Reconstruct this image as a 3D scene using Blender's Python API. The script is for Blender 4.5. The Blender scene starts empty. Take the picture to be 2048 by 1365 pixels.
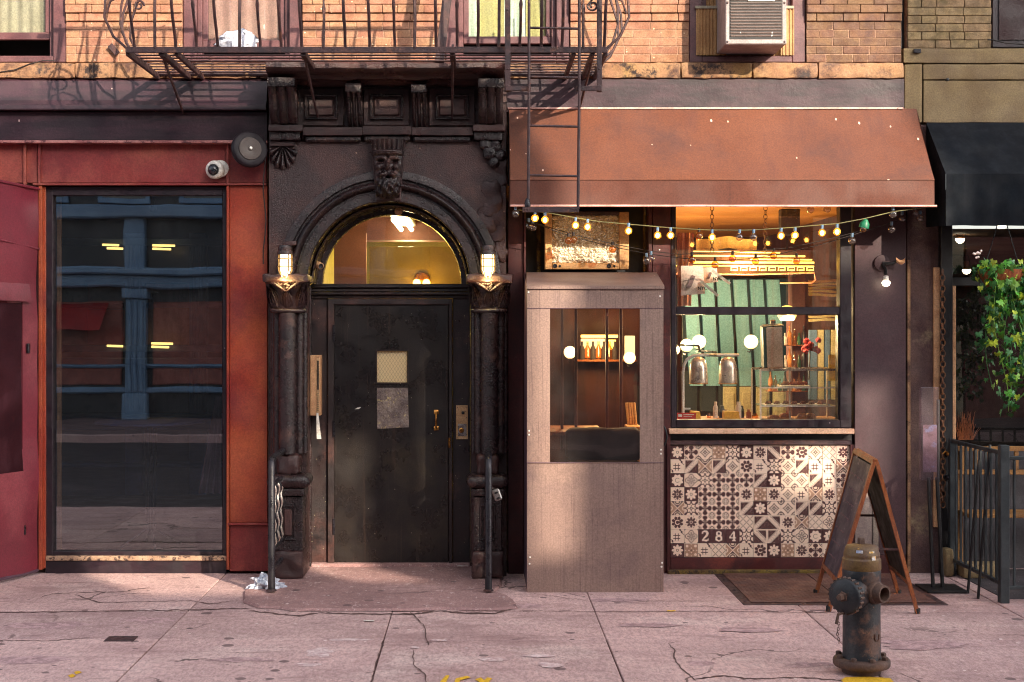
import bpy, math, random
from mathutils import Vector, Matrix, noise
random.seed(7)
PI = math.pi
S = bpy.context.scene
COL = S.collection

# ------------------------------------------------------------------ camera, sky, sun, exposure
F = 2844.0            # focal length in photo pixels (50 mm on a 36 mm wide frame)
D0 = 10.5             # metres from the lens to the facade plane (Y = 0)
H0 = 1.83             # lens height over the pavement
cam = bpy.data.cameras.new('camera'); co = bpy.data.objects.new('camera', cam); COL.objects.link(co)
co.location = (0, -D0, H0); co.rotation_euler = (PI/2, 0, 0)
cam.lens = 50.0; cam.sensor_width = 36.0; cam.sensor_fit = 'HORIZONTAL'
cam.shift_x = (1024-955)/2048; cam.shift_y = -(682.5-651)/2048
cam.clip_start = .05; cam.clip_end = 600
S.camera = co

SUN = Vector((.70, -.95, .52))            # towards the sun
el = math.atan2(SUN.z, math.hypot(SUN.x, SUN.y)); az = math.atan2(SUN.x, SUN.y)
w = bpy.data.worlds.new('World'); S.world = w; w.use_nodes = True
nt = w.node_tree; bg = nt.nodes['Background']
sky = nt.nodes.new('ShaderNodeTexSky'); sky.sky_type = 'NISHITA'; sky.sun_disc = False
sky.sun_elevation = el; sky.sun_rotation = az; sky.air_density = 1.0; sky.dust_density = 3.0; sky.ozone_density = .6
hs = nt.nodes.new('ShaderNodeHueSaturation'); hs.inputs['Saturation'].default_value = .32
nt.links.new(sky.outputs[0], hs.inputs['Color']); nt.links.new(hs.outputs[0], bg.inputs[0])
bg.inputs[1].default_value = .15
sl = bpy.data.lights.new('sun', 'SUN'); so = bpy.data.objects.new('sun', sl); COL.objects.link(so)
sl.energy = 3.3; sl.angle = math.radians(.45); sl.color = (1, .86, .66)
so.rotation_euler = SUN.to_track_quat('Z', 'Y').to_euler(); so.location = (8, -12, 12)
S.view_settings.view_transform = 'Standard'; S.view_settings.look = 'None'
S.view_settings.exposure = 1.5; S.view_settings.gamma = 1
S.cycles.use_denoising = True
S.cycles.max_bounces = 6; S.cycles.diffuse_bounces = 3; S.cycles.glossy_bounces = 3; S.cycles.transparent_max_bounces = 12
S.cycles.use_adaptive_sampling = True; S.cycles.adaptive_threshold = .015
S.cycles.caustics_reflective = False; S.cycles.caustics_refractive = False
S.cycles.sample_clamp_indirect = 6; S.cycles.filter_width = 1.05

# ------------------------------------------------------------------ measuring: photo pixel + depth -> metres
def fx(px, Y=0.0): return (px-955)*(D0+Y)/F
def fz(py, Y=0.0): return H0-(py-651)*(D0+Y)/F
def P(px, py, Y=0.0): return Vector((fx(px, Y), Y, fz(py, Y)))
def lin(c): c /= 255; return c/12.92 if c <= .04045 else ((c+.055)/1.055)**2.4
def h(r, g, b, k=1.0): return (lin(r)*k, lin(g)*k, lin(b)*k)

# ------------------------------------------------------------------ mesh builder
class MB:
    def __init__(s): s.v = []; s.f = []; s.m = []
    def add(s, vs, fs, mi=0):
        o = len(s.v); s.v += [tuple(v) for v in vs]; s.f += [tuple(i+o for i in f) for f in fs]; s.m += [mi]*len(fs); return s
    def box(s, x0, x1, y0, y1, z0, z1, c=0.0, mi=0):
        x0, x1 = min(x0, x1), max(x0, x1); y0, y1 = min(y0, y1), max(y0, y1); z0, z1 = min(z0, z1), max(z0, z1)
        c = min(c, (x1-x0)*.45, (y1-y0)*.45, (z1-z0)*.45)
        if c <= 0:
            vs = [(x, y, z) for x in (x0, x1) for y in (y0, y1) for z in (z0, z1)]
            return s.add(vs, [(0,1,3,2),(4,6,7,5),(0,4,5,1),(2,3,7,6),(0,2,6,4),(1,5,7,3)], mi)
        vs = []; idx = {}
        for i, x in enumerate((x0, x1)):
            for j, y in enumerate((y0, y1)):
                for k, z in enumerate((z0, z1)):
                    sx, sy, sz = (c if i == 0 else -c), (c if j == 0 else -c), (c if k == 0 else -c)
                    idx[i,j,k,0] = len(vs); vs.append((x, y+sy, z+sz))
                    idx[i,j,k,1] = len(vs); vs.append((x+sx, y, z+sz))
                    idx[i,j,k,2] = len(vs); vs.append((x+sx, y+sy, z))
        I = idx; fs = []
        for i in (0, 1):
            q = [I[i,0,0,0], I[i,1,0,0], I[i,1,1,0], I[i,0,1,0]]; fs.append(q if i else q[::-1])
            q = [I[0,i,0,1], I[0,i,1,1], I[1,i,1,1], I[1,i,0,1]]; fs.append(q if i else q[::-1])
            q = [I[0,0,i,2], I[1,0,i,2], I[1,1,i,2], I[0,1,i,2]]; fs.append(q if i else q[::-1])
        for a in (0, 1):
            for b in (0, 1):
                fs.append((I[a,b,0,0], I[a,b,1,0], I[a,b,1,1], I[a,b,0,1]))
                fs.append((I[a,0,b,0], I[a,1,b,0], I[a,1,b,2], I[a,0,b,2]))
                fs.append((I[0,a,b,1], I[1,a,b,1], I[1,a,b,2], I[0,a,b,2]))
        for i in (0, 1):
            for j in (0, 1):
                for k in (0, 1): fs.append((I[i,j,k,0], I[i,j,k,1], I[i,j,k,2]))
        return s.add(vs, fs, mi)
    def pbox(s, px0, px1, py0, py1, Yf, Yb, c=0.003, mi=0):     # box whose front face (at Yf) covers that photo rectangle
        return s.box(fx(px0, Yf), fx(px1, Yf), Yf, Yb, fz(py1, Yf), fz(py0, Yf), c, mi)
    def tube(s, pts, r, seg=8, mi=0, closed=False, flat=None):
        pts = [Vector(p) for p in pts]; n = len(pts); rs = r if isinstance(r, (list, tuple)) else [r]*n
        T = []
        for i in range(n):
            a = pts[i-1] if (i > 0 or closed) else pts[i]; b = pts[(i+1) % n] if (i < n-1 or closed) else pts[i]
            T.append((b-a).normalized())
        up = Vector((0, 0, 1)) if abs(T[0].z) < .9 else Vector((1, 0, 0))
        u = T[0].cross(up).normalized(); vs = []
        for i in range(n):
            u = (u - T[i]*u.dot(T[i])).normalized(); vv = T[i].cross(u)
            for k in range(seg):
                a = 2*PI*(k+.5)/seg; ca, sa = math.cos(a), math.sin(a)
                if flat: ca *= flat
                vs.append(pts[i]+(u*ca+vv*sa)*rs[i])
        fs = []
        for i in range(n if closed else n-1):
            j = (i+1) % n
            for k in range(seg): l = (k+1) % seg; fs.append((i*seg+k, i*seg+l, j*seg+l, j*seg+k))
        if not closed: fs += [tuple(range(seg))[::-1], tuple((n-1)*seg+k for k in range(seg))]
        return s.add(vs, fs, mi)
    def lathe(s, prof, org, axis=(0, 0, 1), seg=20, mi=0, a0=0, a1=2*PI):
        ax = Vector(axis).normalized(); up = Vector((0, 0, 1)) if abs(ax.z) < .9 else Vector((1, 0, 0))
        u = ax.cross(up).normalized(); v = ax.cross(u); org = Vector(org); full = abs(a1-a0-2*PI) < 1e-6
        m = seg if full else seg+1; vs = []
        for r, z in prof:
            for k in range(m):
                a = a0+(a1-a0)*k/seg; vs.append(org+ax*z+(u*math.cos(a)+v*math.sin(a))*max(r, 1e-4))
        fs = []
        for i in range(len(prof)-1):
            for k in range(seg): l = (k+1) % m; fs.append((i*m+k, i*m+l, (i+1)*m+l, (i+1)*m+k))
        return s.add(vs, fs, mi)
    def sphere(s, c, r, seg=14, mi=0, sz=1.0):
        return s.lathe([(r*math.sin(PI*i/8), -r*sz*math.cos(PI*i/8)) for i in range(9)], c, seg=seg, mi=mi)
    def prism(s, poly, y0, y1, mi=0):                          # polygon in XZ pushed through Y
        n = len(poly); vs = [(x, y0, z) for x, z in poly]+[(x, y1, z) for x, z in poly]
        fs = [tuple(range(n)), tuple(range(n, 2*n))[::-1]]+[(i, i+n, (i+1) % n+n, (i+1) % n) for i in range(n)]
        return s.add(vs, fs, mi)
    def xprism(s, poly, x0, x1, mi=0):                         # polygon in YZ pushed through X
        n = len(poly); vs = [(x0, y, z) for y, z in poly]+[(x1, y, z) for y, z in poly]
        fs = [tuple(range(n))[::-1], tuple(range(n, 2*n))]+[(i, (i+1) % n, (i+1) % n+n, i+n) for i in range(n)]
        return s.add(vs, fs, mi)
    def grid(s, fn, nu, nv, mi=0, cu=False):
        vs = [fn(i/nu, j/nv) for j in range(nv+1) for i in range(nu+1)]
        return s.add(vs, [(j*(nu+1)+i, j*(nu+1)+i+1, (j+1)*(nu+1)+i+1, (j+1)*(nu+1)+i) for j in range(nv) for i in range(nu)], mi)
    def quad(s, a, b, c, d, mi=0): return s.add([a, b, c, d], [(0, 1, 2, 3)], mi)
    def rough(s, amp, sc=9.0, seed=0.0):
        o = Vector((seed*3.7, seed*1.3, seed*2.9)); q = []
        for v in s.v:
            p = Vector(v)*sc+o; n = noise.noise_vector(p)+.5*noise.noise_vector(p*2.3)
            q.append(tuple(Vector(v)+n*amp))
        s.v = q; return s
    def rock(s, x0, x1, y0, y1, z0, z1, n=8, amp=.006, rnd=.02, sc=14, seed=0.0, mi=0):   # worn stone block: rounded, uneven
        m = MB(); cx, cy, cz = (x0+x1)/2, (y0+y1)/2, (z0+z1)/2; hx, hy, hz = abs(x1-x0)/2, abs(y1-y0)/2, abs(z1-z0)/2
        L = max(hx, hy, hz)
        nn = [max(3, int(round(n*(0.35+.65*q/L)))) for q in (hx, hy, hz)]
        def put(p):
            q = [max(-hh+min(rnd, hh*.95), min(hh-min(rnd, hh*.95), c)) for c, hh in zip(p, (hx, hy, hz))]
            d = Vector(p)-Vector(q); rr = [min(rnd, hh*.95) for hh in (hx, hy, hz)]
            if d.length > 1e-9: d = d.normalized()
            w_ = Vector((q[0]+d.x*rr[0], q[1]+d.y*rr[1], q[2]+d.z*rr[2]))+Vector((cx, cy, cz))
            o = Vector((seed*3.1, seed*5.3, seed)); nz = noise.noise_vector(w_*sc+o)+.5*noise.noise_vector(w_*sc*2.7+o)
            return w_+nz*amp
        for ax in range(3):
            a, b = [(1, 2), (2, 0), (0, 1)][ax]; hh = (hx, hy, hz)
            for sg in (-1, 1):
                def fn(u, v):
                    p = [0, 0, 0]; p[ax] = sg*hh[ax]; p[a] = (u*2-1)*hh[a]; p[b] = (v*2-1)*hh[b]; return put(p)
                m.grid(fn, nn[a], nn[b])
                if sg < 0:
                    k = nn[a]*nn[b]; m.f[-k:] = [f[::-1] for f in m.f[-k:]]
        return s.add(m.v, m.f, mi)
    def build(s, name, mat, parent=None, smooth=False, ang=None, loc=None):
        me = bpy.data.meshes.new(name); me.from_pydata(s.v, [], s.f)
        for x in (mat if isinstance(mat, (list, tuple)) else [mat]): me.materials.append(x)
        if any(s.m): me.polygons.foreach_set('material_index', s.m)
        me.update()
        if smooth:
            me.polygons.foreach_set('use_smooth', [True]*len(me.polygons)); me.set_sharp_from_angle(angle=math.radians(ang or 50))
        return link(name, me, parent, loc)

WL = {}
def link(name, data, parent=None, loc=None):
    o = bpy.data.objects.new(name, data); COL.objects.link(o)
    if loc is not None: o.location = loc
    return par(o, parent)
def par(o, p):
    base = Vector(o.location); WL[o.name] = base
    if p is not None:
        o.parent = p; o.matrix_parent_inverse = Matrix.Translation(-WL[p.name])
    return o
def thing(name, label, cat, loc=(0, 0, 0), group=None):
    o = bpy.data.objects.new(name, None); COL.objects.link(o); o.location = loc; o.empty_display_size = .05; WL[o.name] = Vector(loc)
    return tag(o, label, cat, group)
def tag(o, label, cat, group=None):
    o['label'] = label; o['category'] = cat
    if group: o['group'] = group
    return o
def struct(o): o['kind'] = 'structure'; return o

# ------------------------------------------------------------------ materials
class G:
    def __init__(s, name):
        s.mat = bpy.data.materials.new(name); s.mat.use_nodes = True; s.t = s.mat.node_tree
        s.b = s.t.nodes['Principled BSDF']; s.out = s.t.nodes['Material Output']
    def n(s, k): return s.t.nodes.new(k)
    def to(s, sock, v):
        if isinstance(v, E): v = v.s
        if isinstance(v, bpy.types.NodeSocket): s.t.links.new(v, sock)
        elif isinstance(v, (tuple, list)) and len(v) == 3 and len(sock.default_value) == 4: sock.default_value = (*v, 1)
        else: sock.default_value = v
    def m(s, op, *a, clamp=False):
        n = s.n('ShaderNodeMath'); n.operation = op; n.use_clamp = clamp
        for i, x in enumerate(a): s.to(n.inputs[i], x)
        return E(s, n.outputs[0])
    def pos(s): return s.n('ShaderNodeNewGeometry').outputs['Position']
    def scale(s, v, k, off=(0, 0, 0)):
        n = s.n('ShaderNodeMapping'); s.to(n.inputs[0], v); n.inputs['Scale'].default_value = k; n.inputs['Location'].default_value = off; return n.outputs[0]
    def noise(s, v, sc, det=6, ro=.6, dist=0.0):
        n = s.n('ShaderNodeTexNoise'); s.to(n.inputs['Vector'], v); n.inputs['Scale'].default_value = sc
        n.inputs['Detail'].default_value = det; n.inputs['Roughness'].default_value = ro; n.inputs['Distortion'].default_value = dist; return E(s, n.outputs[0])
    def voro(s, v, sc, feat='F1', rnd=1.0):
        n = s.n('ShaderNodeTexVoronoi'); n.feature = feat; s.to(n.inputs['Vector'], v); n.inputs['Scale'].default_value = sc; n.inputs['Randomness'].default_value = rnd
        return n
    def ramp(s, v, a, b, c=0.0, d=1.0):
        n = s.n('ShaderNodeMapRange'); n.interpolation_type = 'SMOOTHSTEP'; s.to(n.inputs[0], v)
        for i, x in enumerate((a, b, c, d)): n.inputs[1+i].default_value = x
        return E(s, n.outputs[0])
    def mix(s, f, a, b):
        n = s.n('ShaderNodeMix'); n.data_type = 'RGBA'; s.to(n.inputs[0], f); s.to(n.inputs[6], a); s.to(n.inputs[7], b); return n.outputs[2]
    def bump(s, hgt, st, d=.01):
        n = s.n('ShaderNodeBump'); s.to(n.inputs['Height'], hgt); n.inputs['Strength'].default_value = st; n.inputs['Distance'].default_value = d
        s.t.links.new(n.outputs[0], s.b.inputs['Normal']); return n
class E:
    def __init__(s, g, k): s.g = g; s.s = k
    def __add__(s, o): return s.g.m('ADD', s, o)
    __radd__ = __add__
    def __sub__(s, o): return s.g.m('SUBTRACT', s, o)
    def __rsub__(s, o): return s.g.m('SUBTRACT', o, s)
    def __mul__(s, o): return s.g.m('MULTIPLY', s, o)
    __rmul__ = __mul__
    def __truediv__(s, o): return s.g.m('DIVIDE', s, o)
    def __abs__(s): return s.g.m('ABSOLUTE', s)
    def lt(s, o): return s.g.m('LESS_THAN', s, o)
    def gt(s, o): return s.g.m('GREATER_THAN', s, o)
    def mn(s, o): return s.g.m('MINIMUM', s, o)
    def mx(s, o): return s.g.m('MAXIMUM', s, o)

def pm(name, c1, c2=None, s=4.0, t=(.38, .62), c3=None, s3=1.3, t3=(.55, .68), streak=None, speck=None, rough=.6, rv=.15, metal=0.0,
       bump=.2, bs=60.0, bd=.004, spec=.5, rnd=0.0, coat=0.0, aniso=(1, 1, 1), wear=None, tr=0.0, grain=.22):
    g = G(name); p = g.pos(); b = g.b
    pa = g.scale(p, aniso) if aniso != (1, 1, 1) else p
    n1 = g.noise(pa, s, 6, .62); col = c1
    if c2: col = g.mix(g.ramp(n1, *t), c1, c2)
    if c3: col = g.mix(g.ramp(g.noise(g.scale(p, (1, 1, 1), (5, 3, 9)), s3, 5, .68), *t3), col, c3)
    if streak:
        sc_, k, a_, b_ = streak[0], streak[1], streak[2], streak[3]
        col = g.mix(g.ramp(g.noise(g.scale(p, k), 1.0, 4, .6), a_, b_, 0, streak[4] if len(streak) > 4 else 1), col, sc_)
    if wear:                                                   # chips and scuffs of the layer below: (colour, scale, lo, hi)
        col = g.mix(g.ramp(g.noise(p, wear[1], 6, .75), wear[2], wear[3]), col, wear[0])
    if speck:                                                  # small drips and flecks: (colour, cells per metre, share, size)
        v = g.voro(g.scale(p, speck[4] if len(speck) > 4 else (1, 1, 1)), speck[1]); sep = g.n('ShaderNodeSeparateColor'); g.to(sep.inputs[0], v.outputs['Color'])
        ms = E(g, sep.outputs[0]).lt(speck[2])*E(g, v.outputs['Distance']).lt(E(g, sep.outputs[1])*speck[3])
        col = g.mix(ms, col, speck[0])
    if rnd:
        oi = g.n('ShaderNodeObjectInfo'); hv = g.n('ShaderNodeHueSaturation'); g.to(hv.inputs['Color'], col)
        g.to(hv.inputs['Value'], E(g, oi.outputs['Random'])*(2*rnd)+(1-rnd))
        g.to(hv.inputs['Hue'], g.m('FRACT', E(g, oi.outputs['Random'])*7.3)*.016+.492); col = hv.outputs[0]
    if grain:
        hg = g.n('ShaderNodeHueSaturation'); g.to(hg.inputs['Color'], col); g.to(hg.inputs['Value'], g.ramp(g.noise(p, 85, 3, .8), .3, .7, 1-grain, 1+grain)); col = hg.outputs[0]
    g.to(b.inputs['Base Color'], col)
    g.to(b.inputs['Roughness'], g.ramp(g.noise(p, s*1.7, 3, .6), .3, .7, max(.05, rough-rv), min(1, rough+rv)))
    b.inputs['Metallic'].default_value = metal; b.inputs['Specular IOR Level'].default_value = spec
    if coat: b.inputs['Coat Weight'].default_value = coat; b.inputs['Coat Roughness'].default_value = .15
    if bump: g.bump(g.noise(p, bs, 5, .65)+n1*.6, bump, bd)
    if tr:
        b.inputs['Transmission Weight'].default_value = tr
    return g.mat
def lamp(name, parent, loc, watts, col=(1, .72, .38), r=.03):       # the light a lamp gives, kept with that lamp
    l = bpy.data.lights.new(name, 'POINT'); l.energy = watts; l.color = col; l.shadow_soft_size = r; o = bpy.data.objects.new(name, l); COL.objects.link(o); o.location = loc; return par(o, parent)
def emat(name, col, st):
    g = G(name); g.b.inputs['Base Color'].default_value = (.8, .75, .65, 1); g.b.inputs['Emission Color'].default_value = (*col, 1); g.b.inputs['Emission Strength'].default_value = st; return g.mat
def glass(name, tint=(1, 1, 1), refl=.08, rough=0.0, wav=0.0, dirt=0.0, dcol=(.3, .3, .3), f0=1.0):
    g = G(name); t = g.t; t.nodes.remove(g.b); p = g.pos()
    tr = g.n('ShaderNodeBsdfTransparent'); tr.inputs[0].default_value = (*tint, 1)
    gl = g.n('ShaderNodeBsdfGlossy'); gl.inputs['Roughness'].default_value = rough
    fr = g.n('ShaderNodeFresnel'); fr.inputs[0].default_value = 1.5
    f = (E(g, fr.outputs[0])*f0+refl).mn(1.0)*(1-E(g, g.n('ShaderNodeNewGeometry').outputs['Backfacing']))
    if wav:
        bp = g.n('ShaderNodeBump'); bp.inputs['Strength'].default_value = wav; bp.inputs['Distance'].default_value = .02
        g.to(bp.inputs['Height'], g.noise(p, 1.6, 2, .4)); t.links.new(bp.outputs[0], gl.inputs['Normal'])
    mx = g.n('ShaderNodeMixShader'); g.to(mx.inputs[0], f); t.links.new(tr.outputs[0], mx.inputs[1]); t.links.new(gl.outputs[0], mx.inputs[2]); o = mx.outputs[0]
    if dirt:
        df = g.n('ShaderNodeBsdfDiffuse'); df.inputs[0].default_value = (*dcol, 1)
        m2 = g.n('ShaderNodeMixShader'); g.to(m2.inputs[0], g.ramp(g.noise(p, 5, 8, .7), .35, .8, dirt*.3, dirt)); t.links.new(o, m2.inputs[1]); t.links.new(df.outputs[0], m2.inputs[2]); o = m2.outputs[0]
    t.links.new(o, g.out.inputs[0]); return g.mat

M = {}
M['brick'] = pm('brick', h(160,118,92), h(142,98,76), 9, c3=h(112,76,64), s3=3.2, t3=(.58,.74), rnd=.10, rough=.85, bump=.5, bs=110, speck=(h(214,190,160), 40, .06, .25))
M['brick_shaded'] = pm('brick_shaded', h(118,88,66), h(96,68,55), 9, c3=h(88,64,56), s3=3, t3=(.55,.7), rnd=.1, rough=.88, bump=.5, bs=110)  # darker copy of brick: shade on the last pier is put into its colour
M['brick_yel'] = pm('brick_yel', h(140,116,84), h(112,92,66), 14, c3=h(92,80,46), s3=3, t3=(.55,.7), rnd=.12, rough=.88, bump=.8, bs=130)
M['mortar'] = pm('mortar', h(170,136,112), h(134,102,84), 30, rough=.95, bump=.4, bs=150)
M['belt'] = pm('belt', h(132,95,70), h(152,116,84), 3.5, c3=h(80,56,48), s3=4.5, t3=(.50,.64), wear=(h(52,40,38), 5, .54, .64), streak=(h(156,128,72), (5,5,1.5), .58, .78, .5), rough=.85, bump=.6, bs=70)
M['brown'] = pm('brown', h(132,112,80), h(112,92,66), 2.0, c3=h(128,124,54), s3=1.6, t3=(.58,.8), streak=(h(80,62,50), (6,6,.7), .58, .8, .6), rough=.85, bump=.5, bs=90)
M['portal'] = pm('portal', h(72,44,42), h(50,31,32), 3.0, c3=h(86,58,53), s3=3.0, t3=(.54,.75), wear=(h(104,76,66), 26, .64, .74), speck=(h(150,120,100), 26, .08, .18), rough=.36, rv=.14, bump=.9, bs=120, bd=.006)
M['portal_hi'] = pm('portal_hi', h(48,31,32), h(31,22,25), 5.0, c3=h(84,58,52), s3=4.0, t3=(.56,.72), wear=(h(116,90,76), 30, .64, .74), rough=.24, rv=.10, bump=.8, bs=100, bd=.007)
M['canopy'] = pm('canopy', h(60,37,46), h(40,26,34), 2.2, c3=h(84,62,64), s3=1.4, t3=(.56,.78), aniso=(1,1,5), speck=(h(214,190,180), 22, .05, .2, (1,1,.5)), rough=.5, bump=.35, bs=40)
M['redsteel'] = pm('redsteel', h(132,48,46), h(112,38,40), 2.2, c3=h(152,76,62), s3=1.5, t3=(.5,.75), streak=(h(168,98,84), (7,7,.9), .55, .8, .5), wear=(h(96,34,34), 15, .62, .75), rough=.5, bump=.25, bs=90)
M['orange'] = pm('orange', h(168,82,50), h(146,58,42), 1.8, t=(.35,.6), c3=h(118,40,40), s3=1.2, t3=(.5,.75), streak=(h(186,106,60), (16,16,.5), .56, .78, .5), speck=(h(220,180,150), 14, .06, .12), rough=.45, bump=.22, bs=100)
M['maroon'] = pm('maroon', h(78,30,30), h(58,23,25), 3, c3=h(110,48,40), s3=2, rough=.5, bump=.2, bs=90)
M['darkframe'] = pm('darkframe', h(42,28,36), h(30,22,30), 6, rough=.45, bump=.15, bs=80, speck=(h(160,140,140), 30, .03, .15))
M['plum'] = pm('plum', h(70,46,51), h(61,40,46), 1.2, t=(.4,.6), rough=.7, bump=.2, bs=160)
M['stucco'] = pm('stucco', h(98,74,68), h(78,56,56), 4, c3=h(140,122,96), s3=2.2, t3=(.6,.75), wear=(h(46,32,36), 14, .68, .76), rough=.85, bump=.9, bs=120, bd=.006)
M['iron'] = pm('iron', h(74,48,48), h(52,36,40), 12, c3=h(104,66,54), s3=8, t3=(.55,.7), wear=(h(150,104,80), 40, .68, .76), rough=.55, bump=.5, bs=140)
M['irondark'] = pm('irondark', h(42,38,44), h(30,28,34), 12, wear=(h(120,104,96), 60, .68, .78), rough=.35, bump=.4, bs=160, metal=.3)
M['awning'] = pm('awning', h(104,57,35), h(91,48,31), .9, t=(.3,.7), c3=h(74,42,35), s3=1.5, t3=(.48,.74), streak=(h(80,42,32), (9,3,.8), .52, .75, .7), speck=(h(206,172,154), 11, .26, .16, (1.6,1,.8)), rough=.75, bump=.25, bs=420, bd=.001)
M['valance'] = pm('valance', h(92,51,38), h(81,44,34), 1.6, t=(.3,.7), c3=h(104,63,52), s3=2.0, t3=(.55,.8), streak=(h(66,34,30), (14,3,.6), .55, .8, .5), rough=.78, bump=.25, bs=420, bd=.001)
M['trimwhite'] = pm('trimwhite', h(220,170,160), h(190,140,130), 8, rough=.5, wear=(h(120,70,60), 20, .6, .7))
M['blackaw'] = pm('blackaw', h(14,19,26), h(10,13,19), 3, c3=h(20,23,30), s3=3, streak=(h(22,24,32), (30,30,1), .5, .7, .6), speck=(h(80,52,56), 10, .05, .2), rough=.85, spec=.2, bump=.25, bs=350, bd=.001)
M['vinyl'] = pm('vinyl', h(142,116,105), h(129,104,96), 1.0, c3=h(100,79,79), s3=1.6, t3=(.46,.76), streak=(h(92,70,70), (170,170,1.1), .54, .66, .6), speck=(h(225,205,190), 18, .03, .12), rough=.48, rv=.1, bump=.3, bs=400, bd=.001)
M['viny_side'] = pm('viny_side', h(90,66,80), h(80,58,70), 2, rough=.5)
M['burg'] = pm('burg', h(118,40,54), h(104,34,48), 1.2, c3=h(142,70,76), s3=1.0, t3=(.5,.75), rough=.42, rv=.1, bump=.3, bs=8, bd=.01)
M['door'] = pm('door', h(36,30,28), h(26,22,23), 3, c3=h(54,46,36), s3=1.2, t3=(.5,.7), streak=(h(70,54,46), (60,60,1.2), .56, .72, .4), wear=(h(150,130,84), 60, .7, .78), speck=(h(190,180,160), 40, .05, .16), rough=.32, rv=.1, bump=.5, bs=150)
M['doorframe'] = pm('doorframe', h(46,34,34), h(33,26,28), 4, c3=h(80,54,50), s3=2.0, t3=(.54,.7), wear=(h(190,168,110), 34, .66, .76), speck=(h(200,186,150), 60, .08, .2), rough=.42, bump=.6, bs=120)
M['wood'] = pm('wood', h(176,128,84), h(150,100,62), 3, aniso=(8,8,1), streak=(h(110,70,44), (60,60,3), .56, .7, .6), rough=.55, bump=.25, bs=90)
M['woodframe'] = pm('woodframe', h(150,84,44), h(118,60,32), 4, aniso=(10,10,1.5), wear=(h(88,46,30), 12, .6, .72), rough=.45, bump=.3, bs=90)
M['tanwood'] = pm('tanwood', h(206,158,104), h(184,136,86), 3, aniso=(1,1,6), c3=h(150,106,66), s3=4, wear=(h(110,76,48), 18, .64, .74), rough=.6, bump=.3, bs=80)
M['marble'] = pm('marble', h(226,188,160), h(206,164,136), 8, aniso=(1,1,3), streak=(h(170,128,106), (6,10,20), .6, .7, .7), rough=.3, bump=.1)
M['steel'] = pm('steel', h(190,184,178), h(160,154,150), 14, rough=.3, metal=.9, bump=.08, bs=60)
M['chrome'] = pm('chrome', h(226,212,198), h(206,192,180), 6, aniso=(12,12,1), rough=.3, rv=.06, metal=.7, bump=0)
M['white'] = pm('white', h(228,222,214), h(206,198,190), 6, rough=.4, bump=.1)
M['black'] = pm('black', h(22,18,22), h(14,12,15), 6, rough=.5, bump=.2)
M['rubber'] = pm('rubber', h(30,26,28), h(22,19,22), 6, rough=.7)
M['brass'] = pm('brass', h(196,140,70), h(150,98,52), 14, rough=.35, metal=.9, bump=.1)
M['plate'] = pm('plate', h(214,176,134), h(186,146,106), 10, wear=(h(110,84,66), 26, .62, .7), rough=.4, metal=.3, bump=.2)
M['tan'] = pm('tan', h(206,158,118), h(186,136,98), 8, wear=(h(120,80,60), 24, .66, .74), rough=.5)
M['amber'] = pm('amber', h(150,104,52), h(124,84,44), 4, rough=.6)
M['cable'] = pm('cable', h(120,116,70), h(96,92,60), 8, rough=.6, bump=0)
M['cabledark'] = pm('cabledark', h(36,26,24), h(30,22,22), 8, rough=.6, bump=0)
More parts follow.
